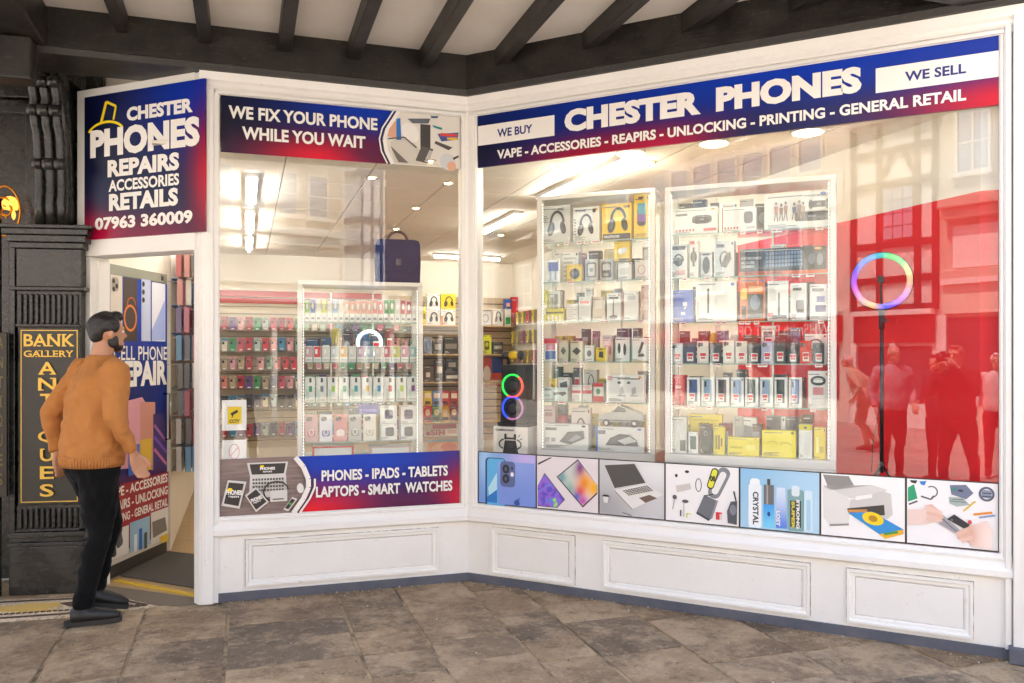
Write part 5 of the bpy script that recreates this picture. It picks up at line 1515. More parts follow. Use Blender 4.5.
    tb = put(mc, 5, 594.5, 646, 427, 'wide white box with printed sports car under the toy car', '#eae8e6', [('p', [(.2, .25), (.3, .55), (.5, .72), (.7, .7), (.85, .5), (.88, .25)], '#4c4e54'), ('p', [(.45, .45), (.7, .62), (.85, .45), (.6, .3)], '#c8cacd'), ('r', .04, .7, .2, .85, '#6a6a70')])
    # can speaker
    a = fM.px(562, 420, .17)
    cp = thing('can_speaker', 'black and red can-shaped speaker standing behind the drone box', 'speaker', fM.M @ Matrix.Translation((a[0], .19, mc.sz[5] + .001)))
    h = fM.px(562, 402, .19)[1] - mc.sz[5] - .001
    mb = MB(); mb.lathe([(.036, 0), (.04, .01), (.04, h * .42)], (0, 0, 0), plain('#2a2a2e', .4), 18); mb.build('lower_body', cp, None, True)
    mb = MB(); mb.lathe([(.041, h * .421), (.041, h * .72)], (0, 0, 0), plain('#a81c2c', .4), 18); mb.build('red_band', cp, None, True)
    mb = MB(); mb.lathe([(.04, h * .721), (.042, h * .8), (.042, h), (.03, h + .004)], (0, 0, 0), plain('#3a3a40', .3, .5), 18); mb.build('upper_body', cp, None, True)
    # toy pickup on its box
    zt = fM.px(620, 427, .06)[1] + .002
    a = fM.px(598, 420, .06)[0]; b = fM.px(644, 420, .06)[0]; L = b - a
    car = thing('toy_car', 'silver angular toy pickup car on its white box', 'toy car', fM.M @ Matrix.Translation((a, .05, zt)))
    r_ = .155 * L / 2
    body = [(.0, .10), (.02, .23), (.28, .30), (.46, .46), (.60, .42), (.99, .27), (1.0, .14), (.94, .10)]
    SILV = plain('#9a9a98', .3, .5)
    mb = MB(); mb.yprism([(x * L, z * L) for x, z in body], 0, .085, SILV); mb.build('body', car)
    mb = MB(); mb.yprism([(x * L, z * L) for x, z in [(.32, .31), (.46, .435), (.60, .395), (.62, .32)]], -.0015, .0865, plain('#2a2d30', .15)); mb.build('side_window', car)
    mb = MB(); mb.box(.03 * L, .97 * L, -.0012, .0, .12 * L, .15 * L, plain('#55565a', .5)); mb.build('sill_trim', car)
    for x in (.19, .80):
        for y in (-.006, .071):
            mb = MB(); mb.lathe([(r_ * .6, 0), (r_, .003), (r_, .017), (r_ * .6, .02)], (x * L, y, r_), plain('#1c1c1e', .6), 18, 'y'); wh = mb.build('wheel', car, None, True)
            mb = MB(); mb.lathe([(r_ * .5, -.0015), (r_ * .5, .0215)], (x * L, y, r_), plain('#b8b8b8', .3, .6), 10, 'y'); mb.build('rim', wh)
    for y in (.012, .060):
        mb = MB(); mb.box(.995 * L, 1.004 * L, y, y + .015, .18 * L, .22 * L, plain('#f2efe6', .2)); mb.build('headlight', car)

    # ---- right cabinet
    o = FR.px(665, 400, .16)
    fC = Fr(FR.w(o[0], .16), math.radians(-22.5))
    rc = Cabinet(fC, 'right cabinet', 'wide tall glass cabinet with white frame beside the red wall', 665, 836, 187.5, 462, [230.5, 275.5, 321, 363.5, 407], .30)
    sp = lambda cx, cz, w, h: [('rr', cx, cz, w, h, 0, h * .45, '#2c2e33'), ('e', cx - w * .47, cz, .03, .13, '#4a4c52'), ('e', cx + w * .47, cz, .03, .13, '#4a4c52'), ('r', cx - w * .12, cz - .03, cx + w * .12, cz + .03, '#8a8c92')]
    put(rc, 0, 671, 719, 208, 'white box with black barrel speaker', '#f0efec', sp(.66, .55, .40, .19) + [('r', .08, .72, .34, .8, '#3c3c40')] + [('e', .1 + i * .075, .16, .022, .045, '#c03038') for i in range(6)] + [('r', .70, .1, .98, .2, '#c8303a')])
    put(rc, 0, 721, 757, 207, 'white box with small black upright speaker', '#eeedea', [('rr', .78, .56, .26, .36, 0, .08, '#3a3c42')] + [('e', .1 + i * .09, .16, .025, .045, '#c03038') for i in range(5)] + [('r', .72, .1, .98, .2, '#b8b4b0')])
    put(rc, 0, 762, 832, 192.5, 'large white speaker box printed with running people', '#f3f1ec', sp(.74, .32, .50, .15) + sp(.84, .64, .26, .10) + [('t', 'PARTY BOX', .62, .86, .94, .90, '#3a3a3e', .02)] +
        [q for i, (x, c) in enumerate([(.19, '#b06a50'), (.27, '#8a5a48'), (.34, '#a87860'), (.47, '#4a5a78'), (.55, '#6a4a44'), (.61, '#b08070')]) for q in (('e', x, .72 - (i % 2) * .05, .018, .05, '#6a4a3c'), ('p', [(x - .03, .65 - (i % 2) * .05), (x + .03, .65 - (i % 2) * .05), (x + .022, .42), (x - .022, .42)], c), ('l', [(x - .01, .43), (x - .03, .24)], .014, '#8a6a58'), ('l', [(x + .01, .43), (x + .025, .22)], .014, '#8a6a58'))])
    put(rc, 1, 670, 687.5, 244.5, 'white box with black smart watch', '#ecebe8', [('ring', .5, .5, .32, .22, .09, '#2a2b2e', 0, 3.5), ('e', .5, .48, .24, .13, '#34363a'), ('r', .1, .84, .9, .95, '#3c3c40'), ('r', .35, .1, .9, .24, '#d8a4a4')])
    put(rc, 1, 689, 698.5, 240, 'slim white box with dark watch', '#e4e3e0', [('e', .5, .55, .35, .16, '#2f3034'), ('r', .38, .3, .62, .8, '#4a4b50'), ('r', .1, .88, .6, .97, '#c84048')])
    put(rc, 1, 700, 712.5, 252, 'white box with black computer mouse', '#dedddb', [('e', .5, .48, .3, .34, '#3a3a3e'), ('r', .48, .5, .52, .8, '#6a6a70'), ('r', .2, .86, .8, .94, '#5a5a5e')])
    put(rc, 1, 714, 735, 241, 'grey box with folded black headset', '#d8dadd', [('p', [(.3, .3), (.55, .6), (.8, .7), (.85, .5), (.6, .25)], '#4a4c52'), ('ring', .5, .5, .25, .22, .08, '#5c5e64'), ('r', .1, .82, .5, .9, '#55565a')])
    put(rc, 1, 737, 830, 247.5, 'long black and orange gaming keyboard box', '#26272b', [('r', .30, .22, .74, .9, '#3c4656')] + [('r', .31 + i * .036, .30 + j * .145, .335 + i * .036, .40 + j * .145, '#6f86a8') for i in range(12) for j in range(4)] + [('t', 'KEYBOARD', .03, .58, .26, .68, '#cfcfd4', .03), ('t', 'MOUSE', .03, .42, .18, .52, '#cfcfd4', .03), ('t', 'COMBO', .03, .27, .18, .37, '#cfcfd4', .03), ('r', .0, .0, 1, .13, '#d85a1c'), ('t', 'MECHANICAL GAMING', .03, .03, .5, .11, '#2a2020', .03), ('e', .83, .52, .04, .2, '#5c6474'), ('e', .92, .5, .035, .22, '#77808f')])
    put(rc, 2, 672.5, 693.5, 290, 'bright blue box', '#3f66c8', [('r', .5, .5, .72, .62, '#dfe6f6'), ('r', .4, .22, .62, .32, '#c8d4f0'), ('p', [(.55, .45), (.7, .5), (.6, .38)], W_)])
    put(rc, 2, 694.5, 738, 281.5, 'wide white box with a black upright bar', '#f2f0ea', [('rr', .31, .52, .045, .62, 0, .02, '#3a3b3e'), ('r', .5, .3, .8, .75, '#e6e3dc'), ('r', .04, .12, .07, .5, '#c8c4bc')])
    put(rc, 2, 739, 765.5, 277.5, 'orange and black tall box', '#e06a1c', [('r', .32, .06, .95, .62, '#34363c'), ('e', .62, .42, .2, .18, '#6a7a90'), ('r', .05, .5, .3, .75, '#e8c420'), ('r', .1, .1, .26, .35, '#2a2a2e'), ('r', .36, .66, .9, .8, '#f0a860')])
    put(rc, 2, 767, 789, 281, 'white box with black tripod', '#eceae7', [('r', .2, .06, .92, .14, '#2e2f33'), ('p', [(.5, .12), (.6, .12), (.58, .7), (.52, .7)], '#55575c'), ('r', .1, .5, .4, .8, '#d8d6d4'), ('r', 0, .1, .25, .2, '#d04850')])
    put(rc, 2, 790, 807, 283, 'white box with grey microphone', '#edecea', [('rr', .6, .4, .5, .7, 0, .1, '#8a8c92'), ('r', .4, .2, .85, .3, '#3a3b40'), ('r', .15, .8, .7, .88, '#55565a')])
    put(rc, 2, 808.5, 831, 284, 'white box with violet lamp', '#ededf0', [('rr', .55, .32, .5, .34, 0, .05, '#3a3a8a'), ('r', .36, .5, .74, .66, '#7a7ab8'), ('r', .15, .8, .7, .88, '#8a8a90')])
    pc_ = [('#c8c9cc', 'silver'), ('#4a4e6a', 'slate blue'), ('#e4dcd2', 'cream'), ('#3c4248', 'charcoal'), ('#e6dfd4', 'ivory'), ('#e2d8ca', 'sand'), ('#2c2a2e', 'black'), ('#b4b2d0', 'lilac'), ('#46443f', 'dark bronze'), ('#26262a', 'jet black'), ('#d8281e', 'red'), ('#34323a', 'graphite')]
    for i, (c, n_) in enumerate(pc_):
        a = 671 + i * 12.85; hgt = 341 + (2, 1, 0, 2, -1, 0, 2, 0, -1, 3, 0, 2)[i]
        put(rc, 3, a, a + 12.2, hgt, '%s second-hand phone with price ticket' % n_, c, [('r', .03, .02, .97, .98, c), ('rr', .3, .84, .44, .3, 0, .08, '#5c5c64'), ('e', .2, .88, .08, .05, B_), ('e', .2, .78, .08, .05, B_)] + price(.25, .1, .55, .4), 'phone', 'phone', depth=.012)
    put(rc, 3, 760.5, 775.5, 326, 'white phone box with price ticket standing behind the phones', W_, [('r', .2, .3, .8, .85, '#4a4a50')] + price(.3, .3, .5, .4), y=.15)
    put(rc, 3, 698, 709.5, 331, 'black box with red cross, left one behind the phones', B_, [('r', .42, .25, .58, .75, '#d84048'), ('r', .25, .42, .75, .58, '#d84048')], y=.15)
    put(rc, 3, 778.5, 790.5, 331, 'black box with red cross, right one behind the phones', B_, [('r', .42, .25, .58, .75, '#d84048'), ('r', .25, .42, .75, .58, '#d84048')], y=.15)
    put(rc, 3, 803.5, 828, 334, 'white box with black drawn band behind the last phones', '#f0efec', [('ring', .5, .62, .32, .22, .07, '#3a3b3e'), ('r', .2, .1, .4, .3, '#d04850')], y=.15)
    put(rc, 4, 672, 685.5, 375, 'plain red box', '#d8343a', [('r', .2, .3, .8, .5, '#e87a78'), ('r', .25, .55, .7, .65, '#f0b0ac')])
    pb = [('#34508c', 'blue'), ('#7ca048', 'green'), ('#4a3c44', 'plum'), ('#b4c0d4', 'pale blue'), ('#1f4a50', 'deep teal'), ('#8ab4a8', 'mint'), ('#28443c', 'bottle green'), ('#2c4468', 'navy')]
    for i, (c, n_) in enumerate(pb):
        a = 686.5 + i * 14.55
        put(rc, 4, a, a + 14.0, 377.5, 'white phone box with %s phone picture' % n_, '#f1efec', phone(c, '#8fa6cc' if i % 2 else c, .48, .60, .14, .93) + price(.2, .16, .42, .28))
    put(rc, 4, 807, 829.5, 371, 'tall white box with black wristband', '#f0efec', [('ring', .5, .74, .36, .13, .1, '#2c2d30'), ('e', .5, .70, .34, .09, '#2c2d30'), ('e', .5, .73, .24, .05, '#f0efec'), ('r', .25, .36, .75, .56, '#d8888a'), ('r', .2, .06, .8, .26, '#c8c6c4')])
    put(rc, 5, 670, 687, 417, 'clear bag of white earphones', '#d9d8d2', [('l', [(.3, .2), (.5, .8), (.7, .3)], .04, '#f4f3f0'), ('r', .6, .06, .95, .36, '#3a4c44')])
    put(rc, 5, 688, 723, 414.5, 'large yellow speaker box', '#f0d814', [('t', 'SOUND', .3, .70, .62, .78, '#3a3410', .04), ('r', .12, .84, .9, .87, '#c8b010'), ('e', .8, .42, .12, .18, '#d8c010')], y=.16)
    put(rc, 5, 688, 698.5, 432, 'small white box with green phone', '#e9e8e4', [('r', .2, .2, .8, .8, '#2f5a50')])
    put(rc, 5, 699.5, 712, 424.5, 'dark green upright box', '#2c3a30', [('ring', .5, .7, .15, .09, .05, '#a8b0a4'), ('r', .2, .1, .8, .3, '#46564a')])
    put(rc, 5, 713, 725, 427, 'yellow box with dark lettering', '#ead21a', [('r', .2, .2, .32, .7, '#6a5e14'), ('r', .45, .2, .57, .7, '#6a5e14'), ('r', .68, .3, .8, .6, '#6a5e14')])
    put(rc, 5, 726, 760, 437.5, 'long low yellow box', '#f2dc1c', [('r', .1, .4, .5, .5, '#d0bc10'), ('r', .6, .3, .9, .6, '#f8ea60')])
    put(rc, 5, 738.5, 757, 417.5, 'white box with grey tablet', '#ecebe8', [('p', [(.25, .2), (.8, .25), (.75, .75), (.3, .8)], '#85868c')], y=.17)
    put(rc, 5, 761, 797, 430.5, 'long yellow box with thin curved lines', '#f4e01e', [('ring', .3, .5, .14, .1, .01, '#7a7020', 0, 3), ('ring', .7, .45, .16, .12, .01, '#7a7020', 0, 3), ('r', .2, .15, .5, .19, '#b8a818')])
    put(rc, 5, 765, 786, 416.5, 'white and orange speaker box behind the yellow boxes', '#eeeae4', [('r', 0, .2, .22, 1, '#e87a28'), ('e', .6, .55, .18, .22, '#3c4a3c'), ('e', .6, .55, .1, .12, '#c8b820')], y=.17)
    put(rc, 5, 798.5, 812.5, 424.5, 'white pack with yellow top', '#efeee6', [('r', 0, .84, 1, 1, '#d8cc1c'), ('r', .15, .1, .85, .78, '#e4e4de'), ('r', .4, .88, .6, .94, '#3a3a20')])
    put(rc, 5, 813.5, 826, 427.5, 'narrow yellow end box', '#f2d818', [('r', .2, .2, .4, .7, '#f8ec80'), ('r', .5, .2, .8, .4, '#c8b414')])
    put(rc, 5, 827, 834, 420, 'plain white card at the cabinet edge', '#f6f5f2', [('r', .1, .1, .9, .2, '#e4e2de')], depth=.01)
    return fL, fM, fC, lc, mc, rc
fLC, fMC, fRC, LC, MC, RC = build_cabinets()

# ------------------------------------------------------------------ speaker, ring light, stands in the right window
def plinth(fr, x0, x1, y0, y1, z, label):
    mb = MB(); mb.box(0, x1 - x0, 0, y1 - y0, .006, z, FRAMEW, .006)
    tag(mb.build('display_plinth', None, fr.M @ Matrix.Translation((x0, y0, 0))), label, 'plinth')
def build_window_goods():
    # party speaker
    y = .32
    x0 = FR.px(498, 400, y)[0]; x1 = FR.px(528, 400, y)[0]
    zb = FR.px(512, 450, y)[1] - .02
    plinth(FR, x0 - .04, x1 + .02, y - .06, y + .28, zb, 'low white plinth behind the blue phone picture')
    z1 = FR.px(511, 426.5, y)[1]
    a, b = FR.px(493.5, 440, y - .03)[0], FR.px(527.5, 440, y - .03)[0]
    box_item(FR, a, b, y - .03, zb + .001, z1, .26, '#eae6df', [('p', [(.28, .0), (.34, .48), (.66, .48), (.74, .0)], '#3a3a3c'), ('r', .42, .2, .58, .4, '#4c4c50'), ('rr', .36, .62, .07, .16, 0, .03, '#3a3a3c'), ('rr', .64, .62, .07, .16, 0, .03, '#3a3a3c'), ('l', [(.36, .56), (.64, .56)], .05, '#3a3a3c'), ('ring', .5, .34, .34, .26, .04, '#3a3a3c', 2.2, 4.0), ('ring', .5, .34, .34, .26, .04, '#3a3a3c', -.9, .9), ('l', [(.74, .62), (.80, .72)], .02, '#3a3a3c'), ('l', [(.78, .52), (.86, .58)], .02, '#3a3a3c'), ('t', 'CHARGE FORCE', .08, .84, .62, .91, '#3a3a3c', .03)], 'speaker_carton', 'white carton with drawn black speaker under the light-ring speaker', 'box', None)
    f = FR
    zt = f.px(512, 365, y)[1]; h = zt - z1
    o = thing('party_speaker', 'black upright speaker with green and blue light rings', 'speaker', f.M @ Matrix.Translation(((x0 + x1) / 2, y, z1 + .001)))
    w = x1 - x0
    BK_ = plain('#17171a', .45)
    mb = MB(); mb.yprism([(-w * .42, .03), (-w * .36, h), (w * .40, h), (w * .46, .03)], 0, .2, BK_); mb.build('body', o)
    mb = MB(); mb.box(-w * .5, w * .54, -.012, .2, 0, .03, BK_, .004); mb.build('foot', o)
    for cz, cA, cB in ((.66, '#1ecb4a', '#e0503c'), (.30, '#2446e8', '#8a5a7a')):
        for a0, a1, c in ((.9, 4.2, cA), (4.2, 7.18, cB)):
            r_ = w * .33
            mb = MB(); mb.tube([(r_ * math.cos(a0 + (a1 - a0) * i / 18), -.006, h * cz + r_ * 1.0 * math.sin(a0 + (a1 - a0) * i / 18)) for i in range(19)], .0085, plain(c, .4, emit=.28), 6); mb.build('light_ring', o, None, True)
        mb = MB(); mb.lathe([(w * .20, -.002), (w * .12, -.010), (w * .02, -.006)], (0, 0, h * cz), plain('#2b2b30', .4), 20, 'y'); mb.build('cone', o, None, True)
    # torch-like gadget on top
    g = thing('camera_gadget', 'black and yellow handheld gadget lying on the ring speaker', 'gadget', f.M @ Matrix.Translation(((x0 + x1) / 2, y + .05, zt + .002)))
    mb = MB(); mb.lathe([(.028, -.055), (.032, -.03), (.03, .0)], (-.05, 0, .07), plain('#202024', .4), 14, 'x'); mb.lathe([(.014, 0), (.012, .055)], (-.06, 0, 0), plain('#202024', .4), 10); mb.build('head', g, None, True)
    mb = MB(); mb.lathe([(.028, .001), (.028, .075)], (-.05, 0, .07), plain('#e0b818', .4), 14, 'x'); mb.build('barrel', g, None, True)
    mb = MB(); mb.lathe([(.033, .076), (.036, .10), (.02, .102)], (-.05, 0, .07), plain('#202024', .4), 14, 'x'); mb.build('cap', g, None, True)
    # ring light
    y = .20
    cx, cz = FR.px(881.5, 281, y); zf = FR.px(884, 480, y)[1] - .06
    r_ = (FR.px(909, 281, y)[0] - FR.px(853, 281, y)[0]) / 2
    rl = thing('ring_light', 'glowing multicoloured ring light on a black tripod before the red wall', 'ring light', FR.M @ Matrix.Translation((cx, y, zf)))
    k = NT('rainbow_diffuser')
    co = k.coord('Object'); sep = k.n('ShaderNodeSeparateXYZ'); k.link(co, sep.inputs[0])
    ang = k.math('ARCTAN2', sep.outputs[2], sep.outputs[0])
    fac = k.math('ADD', k.math('DIVIDE', ang, 2 * math.pi), .5)
    col = k.ramp(fac, [(0.0, '#a050d8'), (.12, '#e87898'), (.20, '#e8b070'), (.27, '#4858e8'), (.36, '#a048e0'), (.46, '#e08888'), (.54, '#e0c080'), (.62, '#70c878'), (.70, '#38c850'), (.80, '#4888d8'), (.9, '#5058e8'), (1.0, '#a050d8')])
    k.base(col); k.link(col, k.b.inputs['Emission Color']); k.b.inputs['Emission Strength'].default_value = 0.14
    n = 48; vs = []; th = .027
    mb = MB(); hz = cz - zf
    mb.tube([(r_ * math.cos(2 * math.pi * i / n), 0, r_ * math.sin(2 * math.pi * i / n)) for i in range(n)], .0165, k.m, 10, False, True)
    mb.build('diffuser', rl, Matrix.Translation((0, 0, hz)), True)
    mb = MB(); mb.tube([((r_ + .006) * math.cos(2 * math.pi * i / n), .014, (r_ + .006) * math.sin(2 * math.pi * i / n)) for i in range(n)], .016, plain('#1a1a1c', .4), 8, False, True); mb.build('housing', rl, Matrix.Translation((0, 0, hz)), True)
    BKP = plain('#161618', .35)
    mb = MB(); mb.tube([(0, .02, .10), (0, .02, hz - r_ * 1.0)], .011, BKP, 10); mb.tube([(0, .02, hz - r_ - .13), (0, .02, hz - r_ - .02)], .017, BKP, 10); mb.build('pole', rl, None, True)
    mb = MB(); mb.box(-.018, .018, .005, .04, hz - r_ - .045, hz - r_ - .02, BKP, .004); mb.box(.012, .03, .01, .03, hz - r_ - .09, hz - r_ - .07, BKP, .003); mb.build('clamp', rl)
    mb = MB(); mb.tube([(0, .02, hz - r_), (-.005, .012, hz - .06), (-.005, .01, hz + .01)], .006, BKP, 8); mb.box(-.022, .014, .0, .018, hz - .01, hz + .03, BKP, .004); mb.build('phone_holder', rl, None, False)
    mb = MB(); mb.box(-.016, .016, .004, .036, .135, .165, BKP, .004); mb.build('collar', rl)
    for an in (2.5, 5.9, 4.2, ):
        mb = MB(); mb.tube([(0, .02, .15), (.10 * math.cos(an), .02 + .10 * math.sin(an), .002)], .007, BKP, 6); mb.build('leg', rl, None, True)
    plinth(FR, cx - .16, cx + .16, y - .14, y + .17, zf - .001, 'low white plinth under the ring light tripod')
    mb = MB(); mb.tube([FR.w(cx - .01, y + .03, zf + .5), FR.w(cx - .05, y + .04, zf + .25), FR.w(cx - .055, y + .04, zf + .1)], .003, BKP, 6)
    tag(mb.build('power_cable', None, None, True), 'thin black cable hanging beside the ring light pole', 'cable')
    # thin white pole leaning behind the ring
    p, q = FR.px(918, 196, .3), FR.px(873, 278, .3)
build_window_goods()

# ------------------------------------------------------------------ notices on the left glass
def build_notices():
    a, b = FL.px(222, 415, .03)[0], FL.px(246.5, 415, .03)[0]; z0, z1 = FL.px(222, 430.5, .03)[1], FL.px(222, 400, .03)[1]
    sheet(FL, 'camera_notice', 'white notice with yellow CCTV square stuck inside the left glass', 'notice', a, b, z0, z1, plain('#f0efec', .5), .012, .003, [('r', .22, .2, .80, .78, plain('#eac81c', .5)), ('p', [(.34, .56), (.62, .68), (.66, .60), (.40, .48)], plain('#2a2418')), ('l', [(.46, .52), (.40, .42)], .04, plain('#2a2418')), ('t', 'CCTV', .30, .25, .72, .36, plain('#2a2418'), .04)])
    a, b = FL.px(222, 450, .03)[0], FL.px(246.5, 450, .03)[0]; z0, z1 = FL.px(222, 466, .03)[1], FL.px(222, 440, .03)[1]
    sheet(FL, 'smoking_notice', 'white notice with thin red ring at the foot of the left glass', 'notice', a, b, z0, z1, plain('#efeeeb', .5), .012, .003, [('ring', .5, .55, .22, .3, .03, plain('#d88a90')), ('l', [(.35, .4), (.65, .7)], .03, plain('#d88a90'))])
build_notices()

# ------------------------------------------------------------------ hanging packs on the walls
PACKC = [('#c8506a', 'pink'), ('#3f9a6a', 'green'), ('#c83c48', 'red'), ('#8fae9a', 'sage'), ('#4a9ac8', 'blue'), ('#e0d8c8', 'cream'), ('#d88a80', 'coral'), ('#a82840', 'crimson'), ('#b4c8c4', 'pale teal'), ('#d8a0a8', 'rose'), ('#40425a', 'navy'), ('#b8a890', 'tan'), ('#6a4a8a', 'violet'), ('#2c2c30', 'black')]
def pack_mesh(c, depth=.05, w=.095, h=.18, bd=.25):
    mb = MB()
    mb.box(-w / 2, w / 2, 0, depth, 0, h, plain(tuple(bd * x + .12 for x in lin(c)), .3))
    mb.art(-w / 2, w / 2, 0, h, -.0006, [('rr', .5, .44, .72, 1.35, 0, .12, plain(c, .35)), ('rr', .33, .66, .30, .36, 0, .08, plain('#2a2a2e', .3)), ('r', .0, .86, 1, 1, plain(c if c != '#e0d8c8' else '#4a90c8', .4)), ('rr', .5, .93, .24, .08, 0, .03, plain('#4a463e', .6)), ('r', .3, .12, .7, .2, plain('#f2efea', .4))])
    mb.box(-.003, .003, -.03, depth + .15, h * .93, h * .95, plain('#9a9a9a', .3, .8))
    return mb
def build_spares():
    # a second row of goods further back on each shelf
    rng = random.Random(33)
    pal = [('#2a2b2f', 'black'), ('#3c4048', 'charcoal'), ('#55585e', 'grey'), ('#8a2a30', 'dark red'), ('#c8b428', 'yellow'), ('#30507a', 'blue'), ('#e6e4e0', 'white'), ('#4a3a30', 'brown'), ('#2f5a48', 'green'), ('#b8b6b2', 'pale grey')]
    for cab, nmax in ((MC, 10), (RC, 13), (LC, 7)):
        for sh in range(len(cab.sz)):
            top = (cab.sz[sh - 1] if sh else cab.zt - .03)
            gap = top - cab.sz[sh] - .02
            if cab is LC and sh not in (1, 3): continue
            x = .06; n = 0
            while x < cab.W - .12 and n < nmax:
                w = rng.uniform(.045, .10)
                h = gap * rng.uniform(.6, .95)
                c, nm = pal[rng.randrange(len(pal))]
                it = rng.choice([[('e', .5, .5, .28, .2, '#8a8c92')], [('r', .15, .3, .85, .75, '#a8a6a2')], headphones('#6a6c72'), [('rr', .5, .5, .5, .7, 0, .08, '#1c1c20'), ('rr', .5, .5, .4, .6, 0, .05, '#5a6a88')], price(.2, .2, .6, .5)])
                sw = 'bottom' if sh == len(cab.sz) - 1 else SHELF_WORD[sh]
                box_item(cab.f, x, min(x + w, cab.W - .06), cab.D - .12 - rng.uniform(0, .03), cab.sz[sh] + .0005, cab.sz[sh] + h, .05, c, it, 'spare_box', '%s box in the back row, %s from left, %s shelf, %s' % (nm, ORD[n], sw, cab.short), 'box', 'back row boxes in the ' + cab.short, rng.uniform(-.2, .2))
                x += w + rng.uniform(.002, .03); n += 1
    # price tickets on the shelf edges
    for cab in (MC, RC):
        for sh in [c for c in cab.o.children if c.name.startswith('shelf')]:
            z = max(v.co.z for v in sh.data.vertices)
            for i in range(5 if cab is MC else 7):
                x = rng.uniform(.05, cab.W - .09)
                mb = MB(); mb.box(x, x + .032, .0245, .0255, z - .022, z - .001, plain('#f0ede8', .5)); mb.poly([(x + .004, z - .012), (x + .028, z - .012), (x + .028, z - .005), (x + .004, z - .005)], .0243, plain('#c8303a', .5)); mb.build('price_ticket', sh)
    # small white ring light among the boxes of the low cabinet
    x, z = LC.f.px(369.5, 343, .22); r_ = .088
    o = thing('small_ring_light', 'small white lit ring light behind the boxes in the low cabinet', 'ring light', LC.f.M @ Matrix.Translation((x, .22, LC.sz[1] + .001)))
    hz = z - LC.sz[1]
    mb = MB(); mb.tube([(r_ * math.cos(2 * math.pi * i / 32), 0, hz + r_ * math.sin(2 * math.pi * i / 32)) for i in range(32)], .011, plain((1.0, .98, .94), .4, emit=1.2), 8, False, True); mb.build('ring', o, None, True)
    mb = MB(); mb.tube([(0, .015, .0), (0, .015, max(.02, hz - r_))], .006, plain('#2a2a2c', .4), 8); mb.lathe([(.04, 0), (.04, .006), (.01, .01)], (0, .015, 0), plain('#2a2a2c', .4), 16); mb.build('stand', o)
build_spares()

def build_packs():
    meshes = []
    for c, n_ in PACKC:
        o = pack_mesh(c).build('pack'); meshes.append((o.data, n_)); bpy.data.objects.remove(o)
    rng = random.Random(11)
    # back wall rows seen through the left window
    rows = [(316.5, 331), (335.5, 351.5), (356, 370.5), (374, 389.5), (394, 408.5), (417, 437)]
    yy = BK - .17
    for r_, (vt, vb) in enumerate(rows):
        n = 0
        z0 = FL.px(258, vb, yy)[1]
        u = 224.5
        while u < 417:
            x, _ = FL.px(u, vb, yy)
            me, n_ = meshes[rng.randrange(len(meshes))] if r_ != 4 else meshes[rng.choice([10, 8, 5, 4, 10, 13])]
            o = bpy.data.objects.new('hanging_case_pack', me); COL.objects.link(o)
            o.matrix_basis = FL.M @ Matrix.Translation((x, yy, z0 + rng.uniform(-.008, .008))) @ Matrix.Rotation(rng.uniform(-.08, .08), 4, 'Z')
            tag(o, '%s phone case pack, %s from left in %s row on back wall' % (n_, ORD[n], ORD[r_]), 'case pack', 'phone case packs hung on the back wall')
            n += 1
            u += 8.2 if not (r_ == 2 and n == 4) else 12
    # left wall rows seen through the doorway
    bright = []
    for c, n_ in PACKC:
        o = pack_mesh(c, bd=.62).build('pack'); bright.append((o.data, n_)); bpy.data.objects.remove(o)  # same packs, bodies lightened to stand in for light missing on this wall
    meshes = bright
    fw = Fr(FL.w(LWALL, 0), A_L + math.pi / 2)
    rows = [(2.24 - .225 * q, ) for q in range(8)]
    for r_, (z,) in enumerate(rows):
        for i in range(36):
            y = 1.56 + (i // 3) * .24
            me, n_ = meshes[rng.choice([13, 2, 6, 0, 4, 5, 12, 13, 2, 6, 10])]
            o = bpy.data.objects.new('wall_case_pack', me); COL.objects.link(o)
            o.matrix_basis = FL.M @ Matrix.Translation((LWALL + .09 + (i % 3) * .062, y + rng.uniform(-.02, .02), z - .02)) @ Matrix.Rotation(math.pi / 2 + rng.uniform(-.15, .15), 4, 'Z') @ Matrix.Diagonal((1.25, .8, 1.12, 1))
            tag(o, '%s case pack, %s on %s hook from doorway, %s row on left wall' % (n_, ('rear', 'middle', 'front')[i % 3], ORD[i // 3], ORD[r_]), 'case pack', 'phone case packs hung on the left wall')
        mb = MB(); mb.box(LWALL + .001, LWALL + .05, 1.62, BK - .3, z - .03, z - .02, plain('#2f6fc0' if r_ < 3 else '#8f8a80', .4), .002)
        tag(mb.build('price_rail', None, FL.M), 'thin %s price rail under the %s row of packs on left wall' % ('blue' if r_ < 3 else 'grey', ORD[r_]), 'rail', 'price rails on the left wall')

build_packs()

